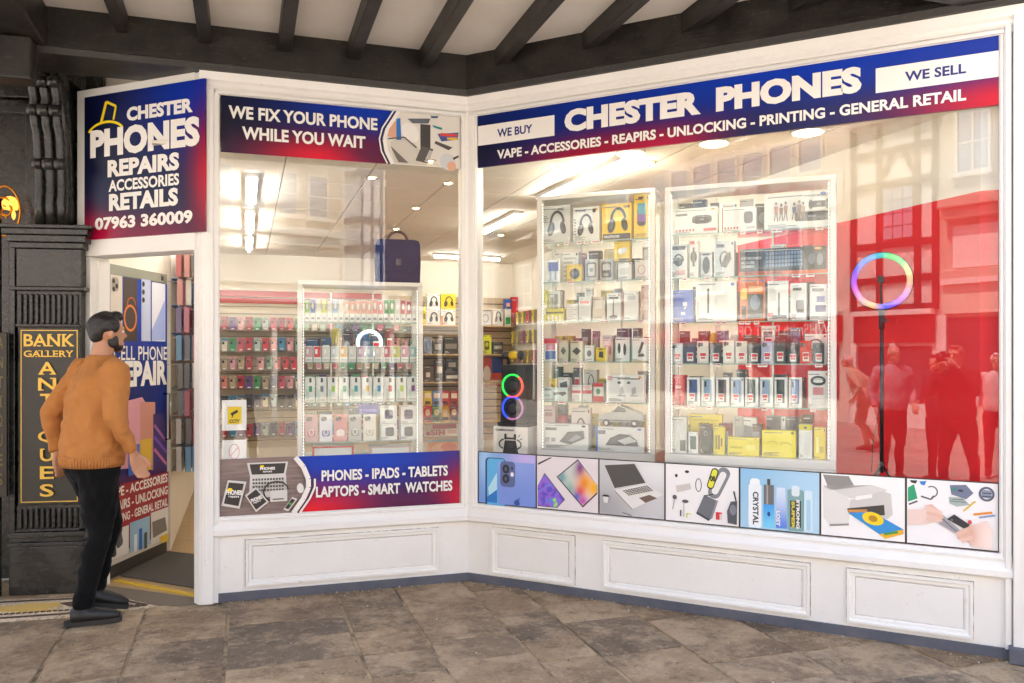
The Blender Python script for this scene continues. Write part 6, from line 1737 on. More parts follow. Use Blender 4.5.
# ------------------------------------------------------------------ shelves on the back wall towards the corner
def build_back_shelves():
    yf = BK - .30
    LIP = plain('#c8a878', .5)
    for i, (v, lab) in enumerate([(325, 'upper'), (354, 'second'), (382, 'third'), (422, 'lowest')]):
        z = FL.px(440, v, yf)[1]
        mb = MB(); mb.box(2.32, RWALL - .03, yf, BK - .022, z - .02, z, LIP, .003)
        tag(mb.build('wall_shelf', None, FL.M), 'light wood wall shelf at the back, %s of four' % lab, 'shelf', 'wooden shelves on the back wall')
    def it(u0, u1, vt, vs, desc, body, items, y=yf + .02, depth=.08, lift=None):
        a, b = FL.px(u0, vs, y)[0], FL.px(u1, vs, y)[0]
        z0 = FL.px(440, vs, yf)[1] + .001 if lift is None else FL.px(u0, lift, y)[1]
        z1 = FL.px((u0 + u1) / 2, vt, y)[1]
        box_item(FL, a, b, y, z0, z1, depth, body, items, 'shelf_box', desc, 'box', 'boxes on the back wall shelves')
    it(426.5, 440, 310, 325, 'white headphone box, lower left of four on the back shelf', '#eceae6', headphones())
    it(441, 455.5, 310, 325, 'white and orange headphone box, lower right of four on the back shelf', '#efeae4', headphones() + [('r', 0, 0, .12, .6, '#e87a28')])
    it(426.5, 440, 294, 325, 'white headphone box, upper left of four on the back shelf', '#f0eeea', headphones(), lift=309.6)
    it(441, 455.5, 294, 325, 'yellow headphone box, upper right of four on the back shelf', '#ecd018', headphones(), lift=309.6)
    it(422.5, 426, 306, 325, 'slim yellow box beside the four headphone boxes', '#e4d020', [('r', .2, .3, .8, .6, '#8a8018')])
    it(424, 432, 337, 354, 'grey box with blue cable on the second back shelf', '#9a9ca2', [('ring', .5, .5, .3, .3, .1, '#4a8ac8')])
    it(433, 443, 340, 354, 'dark adaptor box on the second back shelf', '#55504c', [('r', .2, .3, .8, .7, '#a8a49c')])
    it(444, 458, 337, 354, 'wide dark charger box on the second back shelf', '#4a443e', [('r', .1, .3, .9, .6, '#8a8478')])
    it(424, 434, 366, 382, 'brown box with white print on the third back shelf', '#5c4c40', [('r', .2, .3, .6, .6, '#d8d0c4')])
    it(435, 444, 360, 382, 'tall dark box with label on the third back shelf', '#453c36', [('r', .2, .4, .8, .7, '#c8c0b4')])
    it(445, 459, 371, 382, 'low dark box on the third back shelf', '#50463e', [('r', .1, .3, .9, .6, '#d8d2c8')])
    it(446, 458, 359, 382, 'small black box stacked on the third back shelf', '#3a3430', [('r', .2, .3, .8, .7, '#9a9288')], lift=370.6)
    cs = [('#b83038', 'red'), ('#3a7a4a', 'green'), ('#c89a2c', 'amber'), ('#7a3a4a', 'maroon')]
    for i, (c, n_) in enumerate(cs):
        it(423.5 + i * 8.8, 431.8 + i * 8.8, 406, 422, '%s game box, %s of four on the lowest back shelf' % (n_, ORD[i]), c, [('e', .5, .6, .3, .2, '#d8c8a8'), ('r', .1, .1, .9, .3, '#2a2426')])
    cs = [('#d8c030', 'yellow'), ('#5a8ac0', 'blue'), ('#c84048', 'scarlet'), ('#a82c34', 'dark red')]
    for i, (c, n_) in enumerate(cs):
        it(423.5 + i * 8.8, 431.8 + i * 8.8, 391, 422, '%s game box in the upper stack, %s of four' % (n_, ORD[i]), c, [('r', .15, .5, .85, .85, '#e8dccc'), ('r', .2, .1, .8, .3, '#3a2c2c')], lift=405.6)
    # seen through the right window
    it(480, 491, 311, 325, 'grey boxed headset at the corner end of the upper back shelf', '#c4c6ca', [('ring', .5, .5, .3, .3, .1, '#8a8c92')])
    it(492.5, 503, 309, 325, 'white box with black headphones near the back corner', '#dcdbd8', headphones())
    it(505, 511, 309, 325, 'small white and green box near the back corner', '#e4e4e0', [('r', .1, .1, .9, .5, '#3a9a48')])
    it(505, 511, 299, 325, 'small blue box stacked near the back corner', '#2f58b0', [('r', .2, .2, .8, .6, '#e8a080')], lift=308.6)
    it(511.8, 518, 297, 325, 'tall box, red above and green below, near the back corner', '#c4262c', [('r', 0, 0, 1, .45, '#3aa03a')])
    it(482, 491.5, 335, 354, 'yellow portable speaker box on the second shelf by the corner', '#d8dc28', [('rr', .5, .45, .5, .9, 0, .1, '#55581c'), ('e', .5, .5, .18, .12, '#c8cc40')])
    it(493, 503, 342, 354, 'low dark box on the second shelf by the corner', '#4a4844', [('r', .1, .4, .9, .7, '#a8a498')])
    # posters under the shelves
    for u0, u1, v0, v1, lab, body, items in [(424, 458, 424.5, 437, 'white and red poster reading eSIM below the back shelves', '#efe9e4', [('r', .25, .62, .95, .98, '#b82a2c'), ('t', 'eSIM', .05, .1, .62, .55, '#a8242c', .05), ('r', .68, .2, .95, .5, '#d8b0a8')]),
                                             (428, 460, 440, 456, 'orange patterned poster at the foot of the back wall', '#d88a58', [('e', .4, .4, .3, .35, '#e8b890'), ('e', .65, .5, .25, .3, '#c86a40'), ('r', .0, .85, 1, 1, '#7aa0b8')]),
                                             (480, 503, 357, 386, 'red and blue poster in the back corner', '#c8402c', [('r', .5, .45, 1, 1, '#28489a'), ('e', .3, .4, .16, .3, '#e8dcd0'), ('r', .1, .05, .9, .2, '#d8d0c8')])]:
        a, b = FL.px(u0, v0, BK - .05)[0], FL.px(u1, v0, BK - .05)[0]
        z1, z0 = FL.px(u0, v0, BK - .05)[1], FL.px(u0, v1, BK - .05)[1]
        mb = MB(); mb.box(0, b - a, 0, .01, 0, z1 - z0, plain(body, .5)); mb.art(0, b - a, 0, z1 - z0, -.0006, [tuple(plain(q, .5) if (isinstance(q, str) and q.startswith('#')) else q for q in t_) for t_ in items])
        tag(mb.build('wall_poster', None, FL.M @ Matrix.Translation((a, BK - .05, z0))), lab, 'poster')
    # hanging yellow and white packs on the right wall near the corner
    rng = random.Random(5)
    o = pack_mesh('#e0c828').build('pack'); ym = o.data; bpy.data.objects.remove(o)
    o = pack_mesh('#c83038').build('pack'); rm = o.data; bpy.data.objects.remove(o)
    for r_ in range(4):
        for i in range(5):
            o = bpy.data.objects.new('corner_case_pack', rm if (i + r_) % 3 == 0 else ym); COL.objects.link(o)
            o.matrix_basis = FL.M @ Matrix.Translation((RWALL - .12, BK - .35 - i * .22, 2.02 - r_ * .27)) @ Matrix.Rotation(-math.pi / 2 + rng.uniform(-.1, .1), 4, 'Z')
            tag(o, '%s pack, %s from the corner in %s row on right wall' % ('red' if (i + r_) % 3 == 0 else 'yellow', ORD[i], ORD[r_]), 'case pack', 'packs hung on the right wall near the back corner')
build_back_shelves()

# ------------------------------------------------------------------ people
_fold = bpy.data.textures.new('folds', 'CLOUDS'); _fold.noise_scale = .10; _fold.noise_depth = 2
def remeshed(mb, name, mat, voxel, parent, smooth=5, M=None, fold=0.0):
    me = bpy.data.meshes.new(name)
    me.from_pydata(mb.v, [], mb.f)
    ob = bpy.data.objects.new(name, me); COL.objects.link(ob)
    md = ob.modifiers.new('r', 'REMESH'); md.mode = 'VOXEL'; md.voxel_size = voxel; md.use_smooth_shade = True
    sm = ob.modifiers.new('s', 'SMOOTH'); sm.factor = .5; sm.iterations = smooth
    if fold:
        dm = ob.modifiers.new('d', 'DISPLACE'); dm.texture = _fold; dm.strength = fold; dm.mid_level = .5; dm.texture_coords = 'LOCAL'
        s2 = ob.modifiers.new('s2', 'SMOOTH'); s2.factor = .5; s2.iterations = 2
    dg = bpy.context.evaluated_depsgraph_get()
    m2 = bpy.data.meshes.new_from_object(ob.evaluated_get(dg))
    bpy.data.objects.remove(ob)
    m2.name = name
    m2.materials.clear()
    m2.materials.append(mat)
    m2.polygons.foreach_set('use_smooth', [True] * len(m2.polygons))
    m2.polygons.foreach_set('material_index', [0] * len(m2.polygons))
    o = bpy.data.objects.new(name, m2); COL.objects.link(o)
    if parent: o.parent = parent
    if M is not None: o.matrix_basis = M
    return o
def stack(mb, rings, n=20):
    """horizontal ellipses (cx, cy, z, rx, ry) lofted"""
    vs = []
    for cx, cy, z, rx, ry in rings:
        for k in range(n):
            t = 2 * math.pi * k / n
            vs.append((cx + rx * math.cos(t), cy + ry * math.sin(t), z))
    fs = []
    for i in range(len(rings) - 1):
        for k in range(n):
            fs.append((i * n + k, i * n + (k + 1) % n, (i + 1) * n + (k + 1) % n, (i + 1) * n + k))
    fs.append(tuple(range(n - 1, -1, -1))); fs.append(tuple(range((len(rings) - 1) * n, len(rings) * n)))
    mb.add(vs, fs, '#808080')
def ball(mb, c, r, n=12):
    """ellipsoid centre c radii r"""
    prof = [(math.sin(math.pi * i / n) + 1e-4, -math.cos(math.pi * i / n)) for i in range(n + 1)]
    vs = []; m = 16
    for a, h in prof:
        for k in range(m):
            t = 2 * math.pi * k / m
            vs.append((c[0] + r[0] * a * math.cos(t), c[1] + r[1] * a * math.sin(t), c[2] + r[2] * h))
    fs = [(i * m + k, i * m + (k + 1) % m, (i + 1) * m + (k + 1) % m, (i + 1) * m + k) for i in range(n) for k in range(m)]
    fs.append(tuple(range(m - 1, -1, -1))); fs.append(tuple(range(n * m, (n + 1) * m)))
    mb.add(vs, fs, '#808080')
def hand(mb, w, d, side, curl=.5, across=None):
    w = Vector(w); d = Vector(d).normalized()
    ac = Vector(across if across is not None else (0, 1, 0)); ac = (ac - d * ac.dot(d)).normalized()
    nm = d.cross(ac) * side
    for i, ln in enumerate((.92, 1.0, .95, .78)):
        o = ac * (1.5 - i) * .019
        k = w + d * .085 + o
        mid = k + (d * math.cos(curl * .7) + nm * math.sin(curl * .7)) * .040 * ln
        tip = mid + (d * math.cos(curl * 1.7) + nm * math.sin(curl * 1.7)) * .036 * ln
        mb.tube([w + o * .5, w + d * .04 + o * .9, k, mid, tip], [.016, .0155, .0125, .0105, .0085], '#808080', 8)
    t0 = w + d * .015 + ac * .012
    t1 = w + d * .045 + ac * .042 + nm * .012
    t2 = t1 + d * .034 + ac * .010 + nm * .014
    mb.tube([t0, t1, t2, t2 + d * .022 + nm * .006], [.016, .0145, .0115, .009], '#808080', 8)

def person(label, loc, rot, height, skin, hair, top, legs_, shoes, pose, girth=1.0, voxel=.016, top_name='sweatshirt', beard=None, group=None, bald=False, headturn=0.0):
    s = height / 1.75
    root = thing('person', label, 'person', Matrix.Translation(loc) @ Matrix.Rotation(rot, 4, 'Z') @ Matrix.Scale(s, 4), group)
    ln = pose.get('lean', 0.0)          # forward lean of the trunk
    def L(z): return ln * max(0, z - .92) / .55
    # joints
    J = pose
    shR, shL = Vector((.185, L(1.42), 1.425)), Vector((-.185, L(1.42), 1.425))
    g = girth
    # trousers
    mb = MB()
    stack(mb, [(0, 0, .80, .10 * g, .10), (0, 0, .86, .158 * g, .125 * g), (0, -.005, .94, .166 * g, .128 * g), (0, L(1.0), 1.0, .155 * g, .118 * g), (0, L(1.04), 1.04, .15 * g, .112 * g)])
    for sd, kn, an in ((1, J['kneeR'], J['ankR']), (-1, J['kneeL'], J['ankL'])):
        hip = Vector((.088 * sd, 0, .88)); kn = Vector(kn); an = Vector(an)
        mb.tube([hip, hip.lerp(kn, .35), hip.lerp(kn, .75), kn, kn.lerp(an, .3) + Vector((0, -.012, 0)), kn.lerp(an, .7), an + Vector((0, 0, .0))], [.098 * g, .092 * g, .074 * g, .064, .062, .052, .050], '#808080', 14)
    remeshed(mb, 'trousers', legs_, voxel, root, fold=.035)
    # top
    mb = MB()
    stack(mb, [(0, L(.90), .905, .158 * g, .124 * g), (0, L(.93), .93, .175 * g, .142 * g), (0, L(1.0), 1.0, .186 * g, .15 * g), (0, L(1.12), 1.12, .18 * g, .142 * g), (0, L(1.26), 1.26, .190 * g, .138 * g), (0, L(1.36), 1.36, .188 * g, .122 * g), (0, L(1.43), 1.43, .150 * g, .098), (0, L(1.475), 1.475, .092, .08), (0, L(1.50), 1.505, .068, .068)])
    for sh, el, wr in ((shR, J['elR'], J['wrR']), (shL, J['elL'], J['wrL'])):
        el = Vector(el); wr = Vector(wr)
        mb.tube([sh + Vector((-.05 if sh.x > 0 else .05, 0, .005)), sh, sh.lerp(el, .5), el, el.lerp(wr, .5), el.lerp(wr, .9)], [.060 * g, .069 * g, .062 * g, .053 * g, .046, .036], '#808080', 12)
    remeshed(mb, top_name, top, voxel, root, 4, fold=.04 if top_name == 'sweatshirt' else .02)
    # ribbed hem and cuffs
    m2 = MB()
    for k_ in range(64):
        t_ = 2 * math.pi * k_ / 64
        cx_, cy_ = .170 * g * math.cos(t_), L(.9) + .138 * g * math.sin(t_)
        m2.tube([(cx_ * .97, cy_ * .97, .885), (cx_, cy_, .91), (cx_, cy_, .945)], .0085 * g, top, 5)
    if top_name == 'sweatshirt': tag(m2.build('hem_rib', root, None, True), kind='stuff')
    # body: head, neck, core, hands in one surface
    mb = MB()
    hz = 1.635
    hc = Vector((0, L(1.63) + .02, hz))
    T = Matrix.Translation(hc) @ Matrix.Rotation(headturn, 4, 'Z') @ Matrix.Translation(-hc)
    b0 = len(mb.v)
    ball(mb, hc + Vector((0, -.008, .018)), (.074, .092, .098))
    ball(mb, hc + Vector((0, .025, -.055)), (.056, .062, .062))
    mb.tube([hc + Vector((0, .082, .0)), hc + Vector((0, .102, -.03))], [.012, .017], '#808080', 8)          # nose
    ball(mb, hc + Vector((0, .078, -.066)), (.026, .016, .011))                                              # lips
    ball(mb, hc + Vector((0, .068, -.098)), (.026, .022, .018))                                              # chin
    ball(mb, hc + Vector((0, .074, .022)), (.05, .018, .012))                                                # brow
    for sd in (1, -1):
        ball(mb, hc + Vector((.077 * sd, -.005, -.012)), (.012, .020, .032))                                 # ears
    for i in range(b0, len(mb.v)):
        mb.v[i] = tuple(T @ Vector(mb.v[i]))
    mb.tube([(0, L(1.36), 1.36), (0, L(1.46) - .002, 1.46), (0, L(1.55) + .004, 1.57)], [.062, .057, .054], '#808080', 12)
    mb.tube([(0, 0, .9), (0, L(1.2), 1.2), (0, L(1.4), 1.4)], [.07, .07, .07], '#808080', 10)
    for sd, sh, el, wr, hd in ((1, shR, J['elR'], J['wrR'], J.get('hdR')), (-1, shL, J['elL'], J['wrL'], J.get('hdL'))):
        el = Vector(el); wr = Vector(wr)
        mb.tube([(0, L(1.38), 1.38), sh, el, wr], [.035, .035, .028, .024], '#808080', 8)
        d = Vector(hd) if hd else (wr - el)
        hand(mb, wr, d, sd, J.get('curl', .55), J.get('acrossR' if sd > 0 else 'acrossL', (0, 1, 0)))
    for sd, kn, an in ((1, J['kneeR'], J['ankR']), (-1, J['kneeL'], J['ankL'])):
        mb.tube([(0, 0, .92), (.088 * sd, 0, .88), Vector(kn), Vector(an) - Vector((0, 0, .02))], [.05, .045, .035, .03], '#808080', 8)
    remeshed(mb, 'body', skin, min(voxel, .011) if voxel > .01 else voxel, root, 2)
    # eyes
    for sd in (1, -1):
        m2 = MB(); ball(m2, T @ (hc + Vector((.030 * sd, .074, .004))), (.0135, .010, .0085), 8)
        for f_ in range(len(m2.mi)): pass
        m2.mats = [plain('#e8e2da', .2)]
        ey = m2.build('eye', root, None, True)
        m3 = MB(); ball(m3, T @ (hc + Vector((.031 * sd, .0815, .004))), (.006, .004, .006), 6); m3.mats = [plain('#2a1c14', .2)]; m3.build('iris', ey, None, True)
    # hair
    if not bald:
        mb = MB(); b0 = 0
        ball(mb, hc + Vector((0, -.020, .040)), (.0785, .089, .082))
        ball(mb, hc + Vector((0, -.054, -.005)), (.066, .046, .070))
        ball(mb, hc + Vector((0, .045, .092)), (.052, .036, .026))
        for sd in (1, -1):
            ball(mb, hc + Vector((.068 * sd, .0, .04)), (.016, .045, .05))
        for i in range(len(mb.v)):
            mb.v[i] = tuple(T @ Vector(mb.v[i]))
        remeshed(mb, 'hair', hair, min(voxel, .007), root, 1, fold=.03)
    if beard is not None:
        mb = MB()
        ball(mb, hc + Vector((0, .042, -.086)), (.050, .046, .030))
        for sd in (1, -1):
            ball(mb, hc + Vector((.055 * sd, .015, -.052)), (.013, .034, .042))
        ball(mb, hc + Vector((0, .085, -.050)), (.028, .012, .007))
        for i in range(len(mb.v)):
            mb.v[i] = tuple(T @ Vector(mb.v[i]))
        remeshed(mb, 'beard', beard, min(voxel, .009), root, 2)
    # shoes
    for kn, an, fd in ((J['kneeR'], J['ankR'], J.get('toeR', (0, 1, 0))), (J['kneeL'], J['ankL'], J.get('toeL', (0, 1, 0)))):
        an = Vector(an); fd = Vector(fd).normalized()
        up = Vector((0, 0, 1)); up = (up - fd * up.dot(fd)).normalized()
        b = an - up * .085
        mb = MB()
        mb.tube([b - fd * .055 + up * .045, b + up * .05, b + fd * .08 + up * .042, b + fd * .15 + up * .032, b + fd * .195 + up * .026], [.040, .047, .045, .037, .022], '#808080', 12)
        mb.tube([b + up * .05, an + up * .015], [.045, .042], '#808080', 12)
        sh = remeshed(mb, 'shoe', shoes, min(voxel, .009), root, 3)
        sw = fd.cross(up)
        m2 = MB()
        prof = []
        for t, wd in ((-.088, .016), (-.075, .028), (0, .034), (.08, .041), (.15, .038), (.19, .024), (.203, .008)):
            prof.append((t, wd))
        pts = [b + fd * t + sw * wd for t, wd in prof] + [b + fd * t - sw * wd for t, wd in prof[::-1]]
        n = len(pts)
        vs = [(p - up * .004)[:] for p in pts] + [(p + up * .022)[:] for p in pts]
        m2.add(vs, [tuple(range(n)), tuple(range(2 * n - 1, n - 1, -1))] + [((i + 1) % n, i, n + i, n + (i + 1) % n) for i in range(n)], plain('#262523', .7))
        m2.build('sole', sh)
    return root

def mat_skin(c):
    k = NT('skin'); n = k.noise(k.coord('Object'), 12, 4, .6)
    c = lin(c); k.base(k.mix(n, tuple(x * .9 for x in c), tuple(min(1, x * 1.08) for x in c))); k.rough(.5)
    k.b.inputs['Subsurface Weight'].default_value = .08
    return k.m
def mat_hair(c):
    k = NT('hair'); n = k.noise(k.mapping(k.coord('Object'), (90, 90, 30)), 2, 3, .6)
    c = lin(c); k.base(k.mix(n, tuple(x * .6 for x in c), tuple(x * 1.5 for x in c))); k.rough(.45); k.bump(n, .7, .006)
    return k.m
def build_people():
    g = ground(92, 622)
    walk = dict(lean=.05, kneeR=(.065, .015, .50), ankR=(.02, -.065, .095), kneeL=(-.06, .14, .53), ankL=(-.075, .05, .16), toeR=(.55, 1, 0), toeL=(.3, .9, -.25),
                elR=(.285, -.01, 1.165), wrR=(.27, .105, .955), elL=(-.27, -.11, 1.17), wrL=(-.25, -.08, .93), hdR=(-.05, .35, -1), hdL=(0, .25, -1), acrossR=(0, .3, 1), acrossL=(0, 1, 0))
    ORANGE = mat_fabric('orange_sweatshirt', (.43, .175, .05), (.49, .205, .062), 160, .35)
    DENIM = mat_fabric('black_denim', (.0035, .0035, .004), (.008, .008, .0085), 180, .35)
    SHOE = plain('#0c0c0d', .5)
    person('man in orange sweatshirt and black jeans walking in by the open door', (g.x, g.y, 0), math.atan2(.78, .62) - math.pi / 2, 1.845, mat_skin('#b98768'), mat_hair('#17120f'), ORANGE, DENIM, SHOE, walk, 1.12, .0095, 'sweatshirt', mat_hair('#1a1411'), headturn=-.12)
    stand = lambda **k: {**dict(lean=.02, kneeR=(.10, .02, .49), ankR=(.11, 0, .09), kneeL=(-.10, .02, .49), ankL=(-.11, .0, .09), elR=(.27, -.03, 1.15), wrR=(.26, .08, .93), elL=(-.27, -.03, 1.15), wrL=(-.26, .08, .93)), **k}
    cam_pose = stand(elR=(.27, .10, 1.22), wrR=(.085, .21, 1.52), elL=(-.25, .14, 1.20), wrL=(-.055, .25, 1.47), hdR=(-.3, .3, .5), hdL=(.3, .6, .3), acrossR=(0, 1, 0), acrossL=(1, 0, 0), kneeR=(.17, .02, .49), ankR=(.2, 0, .09), kneeL=(-.15, .02, .49), ankL=(-.18, 0, .09))
    grp = 'people in the street seen in the glass'
    DK = mat_fabric('dark_jacket', (.012, .012, .015), (.025, .024, .028), 120, .3)
    person('person in dark jacket holding up a camera, mirrored at the right end of the glass', (.04, -.37, 0), 0, 1.70, mat_skin('#c89a80'), mat_hair('#6a5a4c'), DK, DENIM, SHOE, cam_pose, 1.08, .016, 'jacket', group=grp)
    cb = thing('photo_camera', 'black camera held up by the mirrored person in dark jacket', 'camera', Matrix.Translation((0, -.14, 1.52)), None)
    CB = plain('#141416', .45)
    m2 = MB(); m2.box(-.068, .068, -.02, .045, 0, .09, CB, .01); m2.box(-.025, .025, -.015, .04, .088, .115, CB, .008); m2.build('body', cb)
    m2 = MB(); m2.lathe([(.038, .046), (.040, .06), (.040, .085), (.036, .095)], (0, 0, .045), CB, 20, 'y'); m2.build('lens', cb, None, True)
    SH = mat_fabric('lilac_shirt', (.36, .26, .30), (.42, .31, .34), 120, .3)
    person('bald man in lilac shirt and dark trousers mirrored beside the ring light', (-1.12, -1.05, 0), math.radians(-60), 1.72, mat_skin('#c89a86'), mat_hair('#8a8480'), SH, DENIM, SHOE, stand(elR=(.27, .02, 1.15), wrR=(.18, .20, .98)), 1.12, .016, 'shirt', group=grp, bald=True)
    person('shorter person in dark clothes mirrored between lilac shirt and camera holder', (-.68, -1.35, 0), math.radians(20), 1.60, mat_skin('#c8947c'), mat_hair('#3a2c24'), mat_fabric('navy_coat', (.02, .02, .03), (.04, .04, .05), 120, .3), DENIM, SHOE, stand(wrL=(-.16, .2, 1.1), elL=(-.25, .02, 1.12)), 1.0, .016, 'coat', group=grp)
    person('stooped elderly person in beige coat mirrored at the left of the red wall', (-3.25, -3.9, 0), math.radians(75), 1.60, mat_skin('#d0a48c'), mat_hair('#c8c2b8'), mat_fabric('beige_coat', (.52, .40, .28), (.58, .46, .34), 120, .3), mat_fabric('tan_trousers', (.36, .26, .18), (.4, .3, .2), 120, .3), plain('#5a4030', .6), {**walk, 'lean': .22, 'ankL': (-.08, -.22, .14)}, 1.1, .016, 'coat', group=grp)
    person('white-haired person in pale top mirrored at the far right edge', (-.55, -2.6, 0), math.radians(-20), 1.62, mat_skin('#d0a48c'), mat_hair('#d8d4cc'), mat_fabric('pale_top', (.55, .52, .5), (.62, .6, .57), 120, .3), DENIM, SHOE, stand(), 1.0, .016, 'top', group=grp)
    person('walker in dark coat mirrored far off beside the ring speaker', (-13.2, -3.4, 0), math.radians(95), 1.76, mat_skin('#c8947c'), mat_hair('#2a2018'), DK, DENIM, SHOE, walk, 1.05, .02, 'coat', group=grp)
    person('walker in grey jacket mirrored far off left of the ring speaker', (-17.0, -4.6, 0), math.radians(-80), 1.74, mat_skin('#c8947c'), mat_hair('#2a2018'), mat_fabric('grey_jacket', (.16, .17, .2), (.2, .21, .24), 120, .3), DENIM, SHOE, walk, 1.0, .02, 'jacket', group=grp)
build_people()

# ------------------------------------------------------------------ the far side of the street (seen in the glass)
SKYGLASS = plain((0.62, 0.68, 0.74), 0.06, 1.0)
def facade(name, label, x0, x1, h, wall, rows, y=-9.0, extras=None, roofc='#5a4a44'):
    o = thing(name, label, 'building', Matrix.Translation((0, y, 0)))
    mb = MB(); mb.box(x0 + .005, x1 - .005, -6, 0, -.03, h, wall); mb.build('wall', o)
    mb = MB(); mb.xprism([(.3, h), (-3.0, h + 1.8), (-6.3, h)], x0 + .005, x1 - .005, plain(roofc, .8)); mb.build('roof', o)
    mb = MB(); mb.box(x0 + .01, x1 - .01, .001, .22, h - .25, h - .001, plain('#e6ddca', .7), .02); mb.build('cornice', o)
    FRW = plain('#efeae0', .5)
    for z0, z1, xs, w, nx, nz in rows:
        for xc in xs:
            m2 = MB(); m2.box(xc - w / 2 - .06, xc + w / 2 + .06, .001, .05, z0 - .06, z0, FRW); m2.box(xc - w / 2 - .06, xc + w / 2 + .06, .001, .05, z1, z1 + .08, FRW)
            m2.box(xc - w / 2 - .06, xc - w / 2, .001, .05, z0 + .0005, z1 - .0005, FRW); m2.box(xc + w / 2, xc + w / 2 + .06, .001, .05, z0 + .0005, z1 - .0005, FRW)
            for i in range(1, nx): m2.box(xc - w / 2 + w * i / nx - .02, xc - w / 2 + w * i / nx + .02, .012, .04, z0 + .001, z1 - .001, FRW)
            for j in range(1, nz): m2.box(xc - w / 2 + .001, xc + w / 2 - .001, .0125, .038, z0 + (z1 - z0) * j / nz - .018, z0 + (z1 - z0) * j / nz + .018, FRW)
            wo = m2.build('window', o)
            m2 = MB(); m2.box(xc - w / 2 + .0006, xc + w / 2 - .0006, .002, .011, z0 + .0006, z1 - .0006, SKYGLASS); m2.build('pane', wo)
            m2 = MB(); m2.box(xc - w / 2 - .12, xc + w / 2 + .12, .001, .12, z0 - .12, z0 - .062, FRW); m2.build('sill', wo)
    if extras: extras(o)
    return o
def build_street():
    CR = mat_plaster('cream_stone', (.62, .55, .43), (.56, .49, .38), 1.5)
    PALE = mat_plaster('pale_render', (.74, .69, .58), (.68, .63, .52), 1.5)
    WR = mat_plaster('white_render', (.80, .78, .72), (.76, .73, .66), 1.5)
    BRK = NT('red_brick'); bt = BRK.n('ShaderNodeTexBrick'); bt.inputs['Scale'].default_value = 4.5; bt.inputs['Color1'].default_value = (.12, .055, .04, 1); bt.inputs['Color2'].default_value = (.16, .07, .05, 1); bt.inputs['Mortar'].default_value = (.2, .17, .15, 1)
    BRK.link(BRK.mapping(BRK.geo(), rot=(math.pi / 2, 0, 0)), bt.inputs['Vector']); BRK.base(bt.outputs['Color']); BRK.rough(.85)
    TIM = plain('#1c1714', .7)
    FRW = plain('#efeae0', .5)
    def shop(o, x0, x1, z1, board, txt=None, tc='#f2efe8', tx=None, tz=None):
        m2 = MB(); m2.box(x0, x1, .001, .10, z1 - .62, z1, plain(board, .5), .01); fb = m2.build('fascia', o)
        m2 = MB(); m2.box(x0, x1, .001, .2, z1 + .001, z1 + .12, FRW, .01); m2.build('fascia_cornice', o)
        n = max(2, int((x1 - x0) / 1.3)); w = (x1 - x0) / n
        for i in range(n):
            m2 = MB(); m2.box(x0 + i * w + .08, x0 + (i + 1) * w - .08, .001, .02, .55, z1 - .7, plain('#3a4248', .08)); m2.build('shop_window', o)
            m2 = MB(); m2.box(x0 + i * w - .05, x0 + i * w + .07, .001, .09, 0, z1 - .63, FRW); m2.build('shop_pilaster', o)
        if txt:
            a, b = tx
            m2 = MB()
            vs, fs, _ = text_geo(txt, .02)
            m2.add([(a + (b - a) * (1 - p), .104, tz[0] + (tz[1] - tz[0]) * q) for p, q in vs], [f[::-1] for f in fs], plain(tc, .5)); m2.build('lettering', fb)
    # tudor house
    def tudor(o):
        xs0, xs1 = -6.72, -4.62
        def bar(a, b, z0, z1):
            m2 = MB(); m2.box(a, b, .002, .07, z0, z1, TIM, .008); m2.build('timber', o)
        for x in (-6.70, -6.05, -5.15, -4.75):
            bar(x, x + .13, 2.6, 7.0)
        for z in (2.6, 3.25, 4.05, 5.45, 6.2, 6.95):
            for a, b in ((-6.565, -6.055), (-5.915, -5.155), (-5.015, -4.755)):
                bar(a, b, z, z + .15)
        m2 = MB(); m2.box(-5.90, -5.17, .003, .05, 4.21, 5.44, plain('#4a3a30', .6)); wo = m2.build('window', o)
        for i in range(3):
            for j in range(4):
                m2 = MB(); m2.box(-5.87 + i * .235, -5.66 + i * .235, .051, .058, 4.25 + j * .295, 4.52 + j * .295, SKYGLASS); m2.build('pane', wo)
        for sx in (1, -1):
            m2 = MB(); m2.yprism([(-5.53 + sx * .37, 5.6), (-5.53 + sx * .49, 5.6), (-5.53 + sx * .2, 6.19), (-5.53 + sx * .08, 6.19)], .003, .06, TIM); m2.build('brace', o)
        shop(o, -6.6, -4.7, 2.5, '#7a1a1c')
    facade('tudor_house', 'black and white timbered house across the street, mirrored behind the ring light', -6.75, -4.6, 7.2, WR, [], extras=tudor)
    def stone(o):
        m2 = MB(); m2.box(-4.5, -1.1, .001, .35, 4.72, 4.95, CR, .03); m2.box(-4.45, -1.15, .002, .25, 4.5, 4.719, CR, .03); m2.build('string_course', o)
        m2 = MB(); m2.box(-4.3, -1.3, .001, .06, 3.45, 4.35, plain('#f4f0e6', .5), .01); m2.build('blank_sign', o)
        m2 = MB(); m2.box(-4.5, -1.1, .001, .18, 3.2, 3.42, CR, .02); m2.build('lower_course', o)
        shop(o, -4.5, -1.1, 3.1, '#e2d8c4')
    facade('stone_building', 'honey stone building with blank white fascia, mirrored at the right end', -4.6, -1.0, 8.6, CR, [(5.5, 7.3, (-3.9, -2.8, -1.7), .62, 2, 3)], extras=stone)
